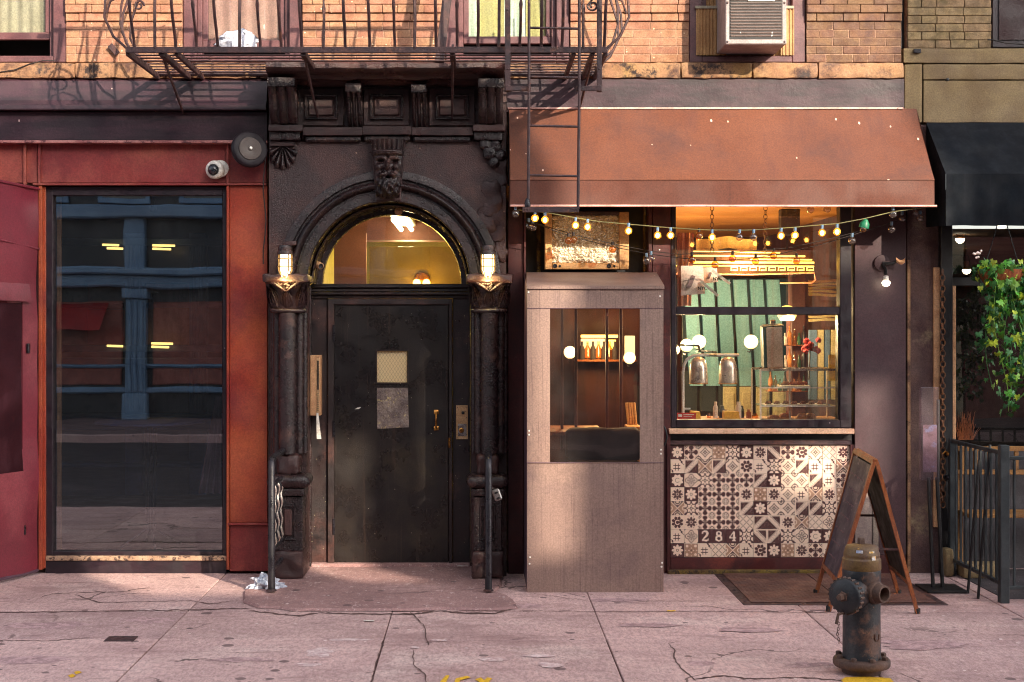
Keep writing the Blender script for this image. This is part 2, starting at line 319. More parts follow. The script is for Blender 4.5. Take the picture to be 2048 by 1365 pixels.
# ------------------------------------------------------------------ ground
def concrete(name, c1, c2, c3, crack=.35):
    g = G(name); p = g.pos(); b = g.b
    col = g.mix(g.ramp(g.noise(p, 1.6, 6, .66), .34, .66), c1, c2)
    col = g.mix(g.ramp(g.noise(g.scale(p, (1, 1.6, 1), (3, 8, 1)), .9, 6, .7), .52, .7), col, c3)
    col = g.mix(g.ramp(g.noise(p, 120, 3, .75), .52, .68, 0, .75), col, h(104,78,80))          # aggregate grain
    col = g.mix(g.ramp(g.noise(p, 80, 3, .75), .58, .70, 0, .7), col, h(226,198,196))
    col = g.mix(g.ramp(g.noise(g.scale(p, (1, .4, 1)), 42, 4, .8), .42, .62, 0, .42), col, h(118,90,92)); col = g.mix(g.ramp(g.noise(g.scale(p, (1, .4, 1), (7, 3, 0)), 30, 4, .8), .56, .70, 0, .6), col, h(228,204,200))
    dirt = g.noise(g.scale(p, (.7, 3.2, 1), (1, 2, 0)), 2.2, 6, .72)                            # scuffs that run along the pavement
    col = g.mix(g.ramp(dirt, .54, .72, 0, .75), col, h(128,96,98))
    col = g.mix(g.ramp(g.noise(g.scale(p, (.8, 2.5, 1), (9, 4, 0)), 3.1, 6, .75), .66, .74, 0, .7), col, h(232,208,206))
    v = g.voro(p, 5.5); sep = g.n('ShaderNodeSeparateColor'); g.to(sep.inputs[0], v.outputs['Color'])  # trodden gum
    gum = E(g, sep.outputs[0]).lt(.55)*E(g, v.outputs['Distance']).lt(E(g, sep.outputs[1])*.17+.03)
    col = g.mix(gum*.75, col, h(80,60,64))
    wob = g.n('ShaderNodeVectorMath'); wob.operation = 'ADD'; g.to(wob.inputs[0], p)
    nn = g.n('ShaderNodeTexNoise'); g.to(nn.inputs['Vector'], p); nn.inputs['Scale'].default_value = 2.6; nn.inputs['Detail'].default_value = 7
    sv = g.n('ShaderNodeVectorMath'); sv.operation = 'SCALE'; g.to(sv.inputs[0], nn.outputs['Color']); sv.inputs['Scale'].default_value = .35; g.t.links.new(sv.outputs[0], wob.inputs[1])
    e = g.voro(wob.outputs[0], .62, 'DISTANCE_TO_EDGE')
    gate = g.ramp(g.noise(p, .8, 2, .5), .5, .56)
    cr = (E(g, e.outputs['Distance']).lt(.0042))*gate
    col = g.mix(cr*.8, col, h(70,48,48))
    big = g.noise(g.scale(p, (.8, 1.3, 1), (2, 7, 0)), .75, 5, .7); col = g.mix(g.ramp(big, .5, .66, 0, .5), col, h(138,104,104))
    spots = g.voro(g.scale(p, (1, 1, 1), (4, 1, 0)), 17); s2 = g.n('ShaderNodeSeparateColor'); g.to(s2.inputs[0], spots.outputs['Color'])
    col = g.mix(E(g, s2.outputs[0]).lt(.22)*E(g, spots.outputs['Distance']).lt(E(g, s2.outputs[1])*.22)*.6, col, h(96,72,74))
    col = g.mix(E(g, s2.outputs[0]).gt(.93)*E(g, spots.outputs['Distance']).lt(E(g, s2.outputs[1])*.2)*.8, col, h(236,220,216))
    oi = g.n('ShaderNodeObjectInfo'); hv = g.n('ShaderNodeHueSaturation'); g.to(hv.inputs['Color'], col); g.to(hv.inputs['Value'], E(g, oi.outputs['Random'])*.2+.86); col = hv.outputs[0]
    g.to(b.inputs['Base Color'], col); b.inputs['Roughness'].default_value = .82
    g.bump(g.noise(p, 140, 6, .7)*.5+g.noise(p, 9, 6, .6)*1.2-cr*2.0-gum*.2, .45, .006); return g.mat
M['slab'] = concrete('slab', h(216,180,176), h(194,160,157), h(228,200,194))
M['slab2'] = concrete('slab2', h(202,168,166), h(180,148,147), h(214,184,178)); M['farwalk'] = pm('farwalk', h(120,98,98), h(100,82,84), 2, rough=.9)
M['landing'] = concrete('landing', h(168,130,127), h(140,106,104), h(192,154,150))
M['asphalt'] = pm('asphalt', h(62,54,58), h(50,44,48), 3, c3=h(76,66,68), s3=1, speck=(h(160,150,150), 60, .2, .3), rough=.85, bump=.8, bs=90)
M['joint'] = pm('joint', h(112,82,78), h(84,60,58), 8, rough=.95, bump=.5)

gm = MB(); gm.box(-300, 300, -300, 300, -.6, -.22); struct(gm.build('ground', M['asphalt']))
road = MB(); road.box(-60, 60, -13.2, -3.78, -.215, -.13); struct(road.build('road', M['asphalt']))
kerb = MB(); kerb.box(-60, 60, -3.775, -3.6, -.21, -.004, .012); struct(kerb.build('kerb', M['slab2']))
fk = MB(); fk.box(-60, 60, -13.4, -13.205, -.21, -.004, .012); struct(fk.build('far_kerb', M['slab2']))
fs_ = MB(); fs_.box(-60, 60, -17.2, -13.405, -.2, -.002); struct(fs_.build('far_pavement', M['farwalk']))
sw = MB(); sw.box(-60, 60, -3.595, .6, -.21, -.02); sw = struct(sw.build('pavement', M['joint']))
xs = [-8, -6.4, -4.9, -3.3, -1.857, -.547, .752, 2.1, 3.42, 4.9, 6.4, 8]; ys = [.3, -1.39, -2.2, -3.592]
k = 0
for j in range(3):
    for i in range(len(xs)-1):
        a, b = xs[i], xs[i+1]
        gap = .0028 if j != 2 else .004
        m = MB(); m.box(a+gap, b-gap, ys[j+1]+(.016 if j == 0 and a < .5 else .006), ys[j]-(.012 if j == 1 and a < .5 else .005), -.019, 0.0 - random.random()*.004, .004)
        k += 1; m.build('slab', M['slab2'] if (k*7) % 5 == 0 else M['slab'], sw)
for x0, x1, y0, y1 in ((-60, -8.01, -3.59, .3), (8.01, 60, -3.59, .3)):
    m = MB(); m.box(x0, x1, y0, y1, -.019, -.001); m.build('slab', M['slab'], sw)
# the worn raised landing in front of the door, its edge broken
ed = [(fx(497, -.62), -.75), (fx(490, -1.1), -1.1), (fx(520, -1.3), -1.29), (fx(560, -1.33), -1.31), (fx(600, -1.38), -1.40), (fx(625, -1.38), -1.37), (fx(690, -1.37), -1.385), (fx(760, -1.37), -1.38), (fx(830, -1.36), -1.37),
      (fx(890, -1.34), -1.34), (fx(930, -1.36), -1.36), (fx(990, -1.37), -1.36), (fx(1032, -1.33), -1.30), (fx(1026, -1.1), -1.1), (fx(1012, -.95), -.93), (fx(985, -.8), -.78), (fx(1000, -.5), -.5), (fx(1000, .2), .28), (fx(548, .2), .28), (fx(540, -.5), -.5)]
n = len(ed); lm = MB()
lm.add([(x, y, .016) for x, y in ed]+[(x*1.0+(.012 if x > -.6 else -.012), y-.018, .001) for x, y in ed], [tuple(range(n))]+[(i, i+n, (i+1) % n+n, (i+1) % n) for i in range(n)])
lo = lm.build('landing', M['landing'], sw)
def gpt(px, py, z=.0015): d = F*H0/(py-651); return ((px-955)*d/F, d-D0, z)
def crack(pts, w0, zz=.0018, seed=1):
    rr = random.Random(seed); P_ = []
    for (a, b), (c, d) in zip(pts[:-1], pts[1:]):
        n_ = max(2, int(abs(c-a)/9+abs(d-b)/4))
        for k2 in range(n_): f = k2/n_; P_.append((a+(c-a)*f+rr.uniform(-2, 2), b+(d-b)*f+rr.uniform(-.9, .9)))
    P_.append(pts[-1]); vs = []
    for i, (a, b) in enumerate(P_):
        x, y, _ = gpt(a, b); q = P_[min(i+1, len(P_)-1)]; r_ = P_[max(i-1, 0)]; x2, y2, _ = gpt(*q); x1, y1, _ = gpt(*r_); t_ = Vector((x2-x1, y2-y1, 0)); t_ = t_.normalized() if t_.length > 0 else Vector((1, 0, 0)); n_ = Vector((-t_.y, t_.x, 0)); w_ = w0*(.35+rr.random()*1.1)*(.3 if i in (0, len(P_)-1) else 1)
        vs += [(x+n_.x*w_, y+n_.y*w_, zz), (x-n_.x*w_, y-n_.y*w_, zz)]
    m = MB(); m.add(vs, [(2*i, 2*i+1, 2*i+3, 2*i+2) for i in range(len(P_)-1)]); return m
M['crackdark'] = pm('crackdark', h(100,74,70), h(78,56,54), 12, rough=.95)
for i, (pts, w_, zz) in enumerate((([(-20,1226),(120,1224),(260,1222),(390,1220),(500,1217)], .013, .0018), ([(497,1222),(560,1229),(600,1233),(640,1226),(700,1228),(770,1229),(830,1228),(880,1222),(930,1227),(990,1227),(1036,1216)], .016, .0018),
    ([(820,1224),(836,1240),(851,1256),(852,1276),(857,1292)], .003, .0018), ([(828,1300),(826,1330),(850,1350),(852,1370)], .003, .0018), ([(1338,1288),(1350,1303),(1348,1318),(1362,1338),(1392,1362)], .0045, .0018), ([(1390,1358),(1450,1352),(1490,1358),(1600,1356),(1700,1362)], .010, .0018),
    ([(80,1196),(105,1188),(165,1186),(240,1184),(300,1176)], .008, .0018), ([(150,1190),(200,1206),(300,1204),(380,1202),(420,1208),(480,1201)], .006, .0018), ([(768,1280),(762,1300),(752,1330),(742,1370)], .0035, .0018), ([(0,1282),(100,1282),(180,1276)], .006, .0018), ([(1060,1187),(1180,1203),(1420,1203)], .004, .0018), ([(1040,1222),(1200,1224),(1440,1223),(1700,1226)], .006, .0018))):
    crack(pts, w_, zz, i).build('crack', M['crackdark'], sw)
M['scuff'] = pm('scuff', h(222,200,198), h(196,170,170), 14, wear=(h(186,152,152), 22, .5, .56), rough=.9); M['stain'] = pm('stain', h(166,134,136), h(150,120,122), 10, wear=(h(190,156,157), 14, .46, .56), rough=.8)
rs_ = random.Random(5)
for i, (cx_, cy_, rx_, ry_, mt) in enumerate(((300,1241,60,6,'stain'), (90,1252,70,8,'stain'), (640,1306,26,10,'scuff'), (615,1330,26,4,'scuff'), (985,1319,24,3,'scuff'), (880,1281,16,2,'scuff'), (830,1295,10,2,'scuff'), (700,1280,40,2.5,'scuff'), (1100,1330,26,5,'scuff'), (300,1221,34,2.5,'scuff'), (1400,1327,30,5,'stain'), (1240,1200,60,4,'stain'), (1500,1260,60,5,'stain'), (1850,1290,80,9,'stain'), (1080,1312,34,3,'scuff'), (60,1320,90,8,'stain'), (480,1320,60,5,'stain'), (1620,1330,50,5,'stain'), (1300,1250,60,4,'stain'), (1060,1212,30,5,'stain'))):
    n_ = 26; pts = []
    for q in range(n_): a = 2*PI*q/n_; k2 = 1+.55*noise.noise(Vector((math.cos(a)*1.8+i*7, math.sin(a)*1.8, 0)))+.25*noise.noise(Vector((math.cos(a)*5+i, math.sin(a)*5, 2))); pts.append(gpt(cx_+rx_*k2*math.cos(a), cy_+ry_*k2*math.sin(a), .0006))
    m = MB(); m.add(pts, [tuple(range(n_))]); m.build('stain', M[mt], sw)
# patch slab and joints on the right, iron cellar hatch
hatch = thing('cellar_hatch', 'rusty diamond plate cellar hatch set in the pavement under the tiles', 'hatch', (2.4, -.6, 0))
M['dplate'] = pm('dplate', h(120,84,76), h(98,68,64), 3, c3=h(150,108,92), s3=2.0, t3=(.5,.7), wear=(h(186,150,120), 30, .62, .7), rough=.55, metal=.3, bump=.3, bs=120)
x0, x1 = 1.74, 3.08; y0, y1 = -1.2, -.04
m = MB(); m.box(x0, x1, y0, y1, -.005, .004, .002); m.build('frame', M['iron'], hatch)
for a, b in ((x0+.06, (x0+x1)/2-.004), ((x0+x1)/2+.004, x1-.06)):
    m = MB(); m.box(a, b, y0+.06, y1-.03, .0045, .011, .002); lf = m.build('leaf', M['dplate'], hatch)
    d = MB(); nn = 0
    for q in range(int((b-a)/.03)):
        for r in range(34):
            xx = a+.02+q*.03; yy = y0+.08+r*.031
            if yy > y1-.06 or xx > b-.02: continue
            s_ = 1 if (q+r) % 2 else -1
            d.add([(xx-.009, yy-.009*s_, .0112), (xx+.002, yy-.002, .0135), (xx+.009, yy+.009*s_, .0112), (xx-.002, yy+.002, .0135)], [(0, 1, 2, 3)])
    t_ = d.build('tread', M['dplate'], lf); t_['kind'] = 'stuff'
for bx_, by_ in ((x0+.03, y0+.1), (x0+.03, y0+.5), (x0+.03, y0+.9), (x0+.4, y0+.025), (x0+.9, y0+.025)):
    m = MB(); m.lathe([(.013, 0), (.011, .006), (0, .008)], (bx_, by_, .004), seg=8); m.build('bolt', M['iron'], hatch)
# small iron utility lid, yellow survey paint, flat blots
u = MB(); u.box(fx(213, -2.2), fx(272, -2.2), -2.27, -2.14, -.004, .004, .002); tag(u.build('utility_lid', M['iron']), 'small rusty rectangular utility lid flush in the pavement', 'lid')
M['ypaint'] = pm('ypaint', h(230,180,40), h(210,160,30), 30, rough=.7)
def blot(name, pts, mat, z, label=None, cat=None):
    m = MB(); m.add([(x, y, z) for x, y in pts], [tuple(range(len(pts)))]); o = m.build(name, mat)
    return tag(o, label, cat) if label else o
def gp(px, py): d = F*H0/(py-651); return ((px-955)*d/F, d-D0)
yp = thing('painted_mark', 'yellow survey paint strokes at the near edge of the pavement', 'marking', (.0, -3.1, 0))
for pts in ([(880,1365),(892,1352),(899,1352),(889,1372)], [(912,1358),(934,1353),(942,1356),(920,1362),(916,1372),(906,1372)], [(950,1360),(962,1356),(968,1362),(975,1356),(985,1358),(970,1372)]):
    m = MB(); q = [gp(a, b) for a, b in pts]; m.add([(x, y, .003) for x, y in q], [tuple(range(len(q)))]); m.build('stroke', M['ypaint'], yp)
yp2 = thing('painted_mark', 'yellow paint splash on the ground at the hydrant foot', 'marking', (2.0, -3.1, 0))
for pts in ([(1682,1362),(1690,1356),(1740,1355),(1780,1358),(1788,1366),(1760,1376),(1700,1376)], [(1738,1346),(1744,1340),(1748,1347),(1742,1351)]):
    m = MB(); q = [gp(a, b) for a, b in pts]; m.add([(x, y, .0035) for x, y in q], [tuple(range(len(q)))]); m.build('splash', M['ypaint'], yp2)
yp3 = thing('painted_mark', 'two small yellow paint dabs on the pavement before the tall window', 'marking', (-2.6, -2.9, 0))
for pts in ([(148,1345),(158,1343),(164,1346),(152,1350)], [(136,1352),(146,1349),(152,1353),(142,1357)]):
    m = MB(); q = [gp(a, b) for a, b in pts]; m.add([(x, y, .003) for x, y in q], [tuple(range(len(q)))]); m.build('dab', M['ypaint'], yp3)

# ------------------------------------------------------------------ buildings across the street (seen in the glass; they shade this side)
M['castiron'] = pm('castiron', h(112,142,172), h(92,122,154), 2, rough=.5, bump=.2)
M['castdark'] = pm('castdark', h(30,36,48), h(22,28,38), 2, rough=.4)
M['pinkbrick'] = pm('pinkbrick', h(150,92,84), h(128,76,70), 6, rough=.9, bump=.4)
M['teal'] = pm('teal', h(96,164,146), h(84,148,132), 2, rough=.5)
M['creampanel'] = pm('creampanel', h(206,196,150), h(190,178,134), 2, rough=.6)
M['cream'] = pm('cream', h(212,196,166), h(190,172,142), 3, rough=.8)
M['greystone'] = pm('greystone', h(156,136,126), h(130,112,104), 3, rough=.85)
M['farglass'] = pm('farglass', h(40,44,52), h(30,34,42), 1, rough=.08, spec=.8, bump=0)
M['redaw'] = pm('redaw', h(150,30,34), h(130,26,30), 2, rough=.7)
Yo = -17.2
def far_windows(b, X0, X1, n, zs, hgt, wmat, hgtw=.55):
    st = (X1-X0)/n
    for z in zs:
        for i in range(n):
            cx = X0+st*(i+.5); ww = st*hgtw/2
            f = MB(); f.box(cx-ww-.08, cx+ww+.08, Yo, Yo+.1, z-.1, z, .01); f.box(cx-ww-.1, cx+ww+.1, Yo, Yo+.14, z+hgt, z+hgt+.16, .01)
            f.box(cx-ww-.07, cx-ww, Yo, Yo+.07, z, z+hgt); f.box(cx+ww, cx+ww+.07, Yo, Yo+.07, z, z+hgt); f.box(cx-ww, cx+ww, Yo, Yo+.06, z+hgt*.5-.03, z+hgt*.5+.03)
            fo = f.build('window', wmat, b); g_ = MB(); g_.box(cx-ww, cx+ww, Yo+.003, Yo+.02, z, z+hgt); g_.build('pane', M['farglass'], fo)
def far_building(name, label, X0, X1, Hh, wall, n, zs, hgt, wmat):
    b = thing(name, label, 'building', ((X0+X1)/2, Yo-2, 0))
    m = MB(); m.box(X0, X1, Yo-6, Yo, -.2, Hh); m.build('wall', wall, b)
    c = MB(); c.box(X0-.02, X1+.02, Yo-.3, Yo+.35, Hh-.35, Hh+.05, .04); c.build('cornice', wmat, b)
    far_windows(b, X0+.3, X1-.3, n, zs, hgt, wmat); return b
bA = far_building('cast_iron_building', 'blue cast iron fronted building across the street', -16, -1.0, 10.6, M['castdark'], 9, (4.3, 7.3), 2.0, M['castiron'])
for i, x in enumerate([-13.5, -11.4, -9.0, -6.65, -4.3, -2.0]):
    m = MB(); m.box(x-.24, x+.24, Yo, Yo+.3, 0, .5, .02); m.box(x-.2, x+.2, Yo, Yo+.22, .5, 2.35, .02); m.box(x-.26, x+.26, Yo, Yo+.32, 2.35, 2.55, .02); m.box(x-.2, x+.2, Yo, Yo+.22, 2.9, 3.9, .02)
    for q in (-.12, 0, .12): m.tube([(x+q, Yo+.23, .55), (x+q, Yo+.23, 2.3)], .04, 8)
    m.build('pilaster', M['castiron'], bA)
for z0, z1, d in ((2.56, 2.8, .35), (2.8, 2.95, .5), (3.9, 4.15, .4), (.5, .62, .16), (1.0, 1.07, .12)):
    m = MB(); m.box(-16, -1.0, Yo+.001, Yo+d, z0, z1, .03); m.build('band', M['castiron'], bA)
for x0, x1, mt in ((-13.2, -11.7, 'castdark'), (-11.1, -9.3, 'pinkbrick'), (-8.7, -6.95, 'pinkbrick'), (-6.35, -4.6, 'pinkbrick'), (-4.0, -2.3, 'castdark')):
    m = MB(); m.box(x0, x1, Yo+.002, Yo+.06, .66, 2.3, .02); m.build('shop_panel', M[mt], bA)
m = MB(); m.add([(-8.75, Yo+.02, 2.3), (-7.2, Yo+.02, 2.3), (-7.2, Yo+.7, 1.75), (-8.75, Yo+.7, 1.75)], [(0, 1, 2, 3)]); m.build('red_awning', M['redaw'], bA)
bB = far_building('teal_shop_building', 'pink brick building with a teal panelled shopfront across the street', -.95, 6.5, 10.4, M['pinkbrick'], 5, (4.2, 7.2), 1.9, M['cream'])
for i in range(9):
    x = 2.9+i*.36
    m = MB(); m.box(x, x+.3, Yo+.01, Yo+.09, 1.0, 2.75, .012); m.build('door_panel', M['teal'], bB)
    m = MB(); m.box(x, x+.3, Yo+.01, Yo+.09, .16, .92, .012); m.box(x+.05, x+.25, Yo+.09, Yo+.105, .24, .84, .01); m.build('lower_panel', M['creampanel'], bB)
m = MB(); m.box(2.8, 6.2, Yo+.01, Yo+.2, 2.78, 3.3, .02); m.build('sign_board', M['creampanel'], bB)
m = MB(); m.box(-.6, 2.6, Yo+.01, Yo+.1, .5, 2.7, .02); m.build('shop_window', M['farglass'], bB)
bC = far_building('cream_building', 'cream building with grey louvred windows across the street', 6.55, 9.60, 10.4, M['cream'], 4, (1.0, 4.2, 7.2), 1.9, M['greystone'])
for i in range(10):
    m = MB(); m.box(6.7, 9.4, Yo+.01, Yo+.12, .55+i*.25, .68+i*.25, .01); m.build('louvre', M['cream'], bC)
bD = far_building('low_brick_building', 'low brick building carrying the added sun screen across the street', 9.65, 21.4, 8.4, M['pinkbrick'], 10, (4.2,), 1.9, M['cream'])
rs = thing('sun_screen', 'unseen panel screen added on the low roof to shape the sun patches', 'sign', (12.5, -17.45, 8.4))  # unseen screen added so its gaps and edges shape the sun on the facade
for x0, x1, z0, z1 in ((8.95, 9.98, 8.4, 12.95), (9.99, 10.93, 10.0, 12.95), (9.99, 10.93, 8.4, 9.12), (10.94, 11.68, 8.4, 12.95), (11.69, 12.24, 8.4, 9.35), (11.69, 12.24, 10.7, 12.95), (12.25, 12.69, 8.4, 12.95), (12.70, 13.04, 8.4, 9.4), (12.70, 13.04, 11.35, 12.95), (13.05, 13.14, 8.4, 12.95),
                       (13.15, 15.16, 8.4, 11.85), (15.17, 15.62, 8.4, 10.2), (15.17, 15.62, 10.56, 11.85), (15.63, 15.92, 8.4, 10.1), (15.63, 15.92, 11.0, 11.85), (15.93, 16.01, 8.4, 11.85), (16.02, 18.3, 8.4, 15.0), (18.31, 20.6, 8.4, 15.0)):
    m = MB(); m.box(x0, x1, -17.55, -17.47, z0, z1, .005); m.build('panel', M['greystone'], rs)
M['cloth'] = pm('cloth', h(150,120,122), h(126,100,104), 3, aniso=(6,6,1), rough=.9)
M['stripglow'] = emat('stripglow', (1, .58, .14), 1.6)
# ------------------------------------------------------------------ brick tenement: upper wall, belt stones, windows
M['winframe'] = pm('winframe', h(102,66,68), h(82,52,56), 5, wear=(h(160,124,110), 20, .66, .74), rough=.5, bump=.2)
M['shade'] = pm('shade', h(168,158,136), h(142,132,112), 2, c3=h(120,110,96), s3=1.5, streak=(h(190,180,160), (20,20,2), .5, .7, .4), rough=.8)
M['board'] = pm('board', h(178,134,124), h(160,116,110), 2, speck=(h(230,215,205), 16, .06, .2, (2,1,.5)), rough=.6)
M['curtain'] = pm('curtain', h(214,226,212), h(184,202,180), 3, aniso=(8,8,.6), rough=.8)
M['curtyel'] = pm('curtyel', h(196,186,120), h(176,164,100), 3, aniso=(8,8,.6), rough=.8)
M['wpane'] = glass('wpane', (.95,.97,.95), .05, 0, .05, .10, (.4,.38,.34), 1.6)
tb = thing('tenement_building', 'orange brick tenement with stone belt course above the shopfronts', 'building', (0, .3, 0))
core = MB()
for a, b in ((132,365), (605,890), (1140,1378), (1612,1803)): core.box(fx(a)+.003, fx(b)-.003, .0012, .3, fz(125), 5.4)
core.box(-5.2, fx(-60), .006, .3, fz(125), 5.4); core.box(-5.2, fx(1803)-.003, .02, .3, 2.86, fz(125)+.0)
core.box(-5.2, -3.24, .12, .3, 0, 2.86); core.box(-1.875, -1.33, .10, .3, 0, 2.86); core.box(.03, .30, .10, .3, 0, 2.86); core.box(2.80, 3.17, .10, .3, 0, 2.86)
core.box(-5.2, 3.17, .05, .3, 4.72, 5.4); core.build('wall', M['mortar'], tb)
vars_ = []
for q in range(4):
    m = MB(); m.box(-.5, .5, -.5, .5, -.5, .5, .0); m = MB(); m.box(-.098, .098, -.025, .025, -.0275, .0275, .004)
    m.rough(.0025, 12, q*3.3); me = bpy.data.meshes.new('brick'); me.from_pydata(m.v, [], m.f); me.materials.append(M['brick']); vars_.append(me)
def alt(me, mat): c = me.copy(); c.materials[0] = mat; return c
shaded_bricks = [alt(v, M['brick_shaded']) for v in vars_]; yel = [alt(v, M['brick_yel']) for v in vars_]
def lay(parent, X0, X1, z0, courses, pitch, blen, meshes, proj, seed, Yb=.0):
    rr = random.Random(seed)
    for k in range(courses):
        z = z0+pitch*(k+.5); x = X0; first = True
        L = blen*(.5 if k % 2 else 1.0)*(1 if rr.random() < .8 else .75)
        while x < X1-.02:
            e = min(x+L, X1)
            if X1-e < .045: e = X1
            w_ = e-x; o = bpy.data.objects.new('brick', meshes[rr.randrange(4)]); COL.objects.link(o)
            o.location = ((x+e)/2, Yb-proj.get(k, 0)+.0232+rr.uniform(-.0015, .0015), z); o.scale = ((w_-.003)/.196, 1, (pitch-.003)/.055)
            o.rotation_euler = (0, rr.uniform(-.004, .004), rr.uniform(-.006, .006)); par(o, parent)
            x = e; L = blen*(1 if rr.random() < .85 else .55)
PJ = {5: .014, 6: .028, 7: .026, 8: .026, 9: .026, 10: .026, 11: .026}
for i, (a, b) in enumerate(((132,365), (605,890), (1140,1378))): lay(tb, fx(a), fx(b), fz(125.5), 11, .0603, .197, vars_, PJ, 10+i)
lay(tb, fx(1612), fx(1803), fz(125.5), 11, .0603, .197, shaded_bricks, PJ, 15)
# belt stones
cuts = [-60, 150, 330, 520, 760, 1010, 1190, 1362, 1505, 1636, 1808]
for i in range(len(cuts)-1):
    m = MB(); m.rock(fx(cuts[i], -.05)+.002, fx(cuts[i+1], -.05)-.002, -.055, .05, fz(157, -.05), fz(126, -.05), 16, .007, .012, 11, i); m.build('belt_stone', M['belt'], tb, True, 60)
def sash_window(parent, px0, px1, inner, bottom, Y=.07, sill=True, top=-45, meet=None):
    wn = MB(); a, b = fx(px0, .0), fx(px1, .0); z0, z1 = fz(125), fz(-200)
    fw = .10
    wn.box(a+.002, a+fw, Y-.06, Y+.1, z0, z1, .006); wn.box(b-fw, b-.002, Y-.06, Y+.1, z0, z1, .006); wn.box(a+fw, b-fw, Y-.06, Y+.1, z0+.001, z0+.05, .006)
    wn.box(a+fw, a+fw+.035, Y-.02, Y+.08, z0+.05, z1, .004); wn.box(b-fw-.035, b-fw, Y-.02, Y+.08, z0+.05, z1, .004)
    wo = wn.build('window', M['winframe'], parent)
    zb = fz(bottom, Y)
    sm = MB(); sm.box(a+fw+.036, b-fw-.036, Y+.0, Y+.04, zb, zb+.055, .004); sm.box(a+fw+.036, a+fw+.075, Y+.002, Y+.038, zb+.055, z1-.01, .004); sm.box(b-fw-.075, b-fw-.036, Y+.002, Y+.038, zb+.055, z1-.01, .004)
    sm.build('sash', M['winframe'], wo)
    g_ = MB(); g_.box(a+fw+.076, b-fw-.076, Y+.018, Y+.022, zb+.056, z1-.02); g_.build('pane', M['wpane'], wo)
    i_ = MB(); i_.grid(lambda u, v: (a+fw+.04+u*(b-a-2*fw-.08), Y+.045+.006*math.sin(u*34+v), zb+.02+v*(z1-zb)), 60, 3); i_.build('blind', inner, wo, True)
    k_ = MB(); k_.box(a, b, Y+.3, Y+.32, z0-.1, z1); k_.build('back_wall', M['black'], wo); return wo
w1 = sash_window(tb, -60, 132, M['shade'], 80)
w2 = sash_window(tb, 365, 605, M['board'], 96)
w3 = sash_window(tb, 890, 1140, M['curtain'], 88)
m = MB(); m.grid(lambda u, v: (fx(958+u*50, .1), .102+.006*math.sin(u*9), fz(80-v*200, .1)), 12, 2); m.build('drape', M['curtyel'], w3, True)
m = MB(); m.grid(lambda u, v: (fx(1052+u*50, .1), .102+.006*math.sin(u*9), fz(80-v*200, .1)), 12, 2); m.build('drape', M['curtyel'], w3, True)
w4 = sash_window(tb, 1378, 1612, M['shade'], -40)
m = MB(); m.rough(0); m.grid(lambda u, v: (fx(1398+u*(194), .05), .055+.008*(1 if int(u*44) % 2 else 0), fz(112-v*150, .05)), 88, 1)
M['accord'] = pm('accord', h(176,134,86), h(156,114,72), 4, rough=.6); m.build('accordion_panel', M['accord'], w4)
for a, b in ((1392, 1452), (1562, 1588)):
    m = MB(); m.grid(lambda u, v: (fx(a+u*(b-a), .0), .004-.007*(1 if int(u*(b-a)/3.4) % 2 else 0), fz(111-v*93, .0)), int((b-a)/1.7), 1); m.build('accordion_panel', M['accord'], w4)
    m = MB(); m.pbox(a-1.5, b, 12, 17.5, -.012, .04, .002); m.build('panel_rail', M['shade'], w4)
# crumpled plastic bag lying on the sill of the second window
M['plastic'] = pm('plastic', h(206,208,222), h(176,180,200), 10, rough=.25, bump=.8, bs=24, bd=.02, tr=.25)
def crumple(c, rx, ry, rz, amp, seed, nu=22, nv=12):
    m = MB()
    def fn(u, v):
        a, b = u*2*PI, (v-.5)*PI; p = Vector((math.cos(a)*math.cos(b), math.sin(a)*math.cos(b), math.sin(b)))
        n_ = noise.noise(p*2.1+Vector((seed, 0, 0)))+.6*abs(noise.noise(p*5+Vector((0, seed, 0))))
        r = 1+amp*n_; return (c[0]+p.x*rx*r, c[1]+p.y*ry*r, max(c[2]-rz*.75, c[2]+p.z*rz*r))
    return m.grid(fn, nu, nv)
tag(crumple((fx(472, -.02), -.01, fz(84, -.02)), .135, .03, .075, .6, 3).build('plastic_bag', M['plastic'], None, True, 30), 'crumpled clear plastic bag stuffed on the upper window sill', 'bag')
# window air conditioner
ac = thing('air_conditioner', 'white window air conditioner streaked with droppings above the awning', 'air conditioner', (fx(1503), -.2, fz(105)))
Ya = -.36; m = MB(); m.pbox(1451, 1573, -70, 89, Ya, .12, .006); m.build('case', pm('accase', h(164,150,148), h(146,132,130), 5, wear=(h(110,96,92), 16, .62, .72), rough=.5), ac)
M['acfin'] = pm('acfin', h(92,74,68), h(74,60,56), 4, speck=(h(200,190,184), 16, .12, .3, (2,1,.7)), rough=.6, bump=.2)
for i in range(23):
    y = -62+i*6; m = MB(); m.pbox(1461, 1563, y, y+3.6, Ya-.006, Ya+.01, .001)
    if y > -20: m.build('fin', M['acfin'], ac)
m = MB(); m.pbox(1459, 1565, -64, 79, Ya-.002, Ya+.004, 0); m.build('grille_back', M['black'], ac)
for px in (1455, 1569):
    for py in (6, 84): m = MB(); m.lathe([(.008, 0), (.007, .003), (0, .004)], P(px, py, Ya-.001), (0, -1, 0), 8); m.build('screw', M['iron'], ac)
m = MB(); m.pbox(1496, 1550, -12, 3, Ya-.012, Ya+.0, .002); m.build('sticker', M['white'], ac); 

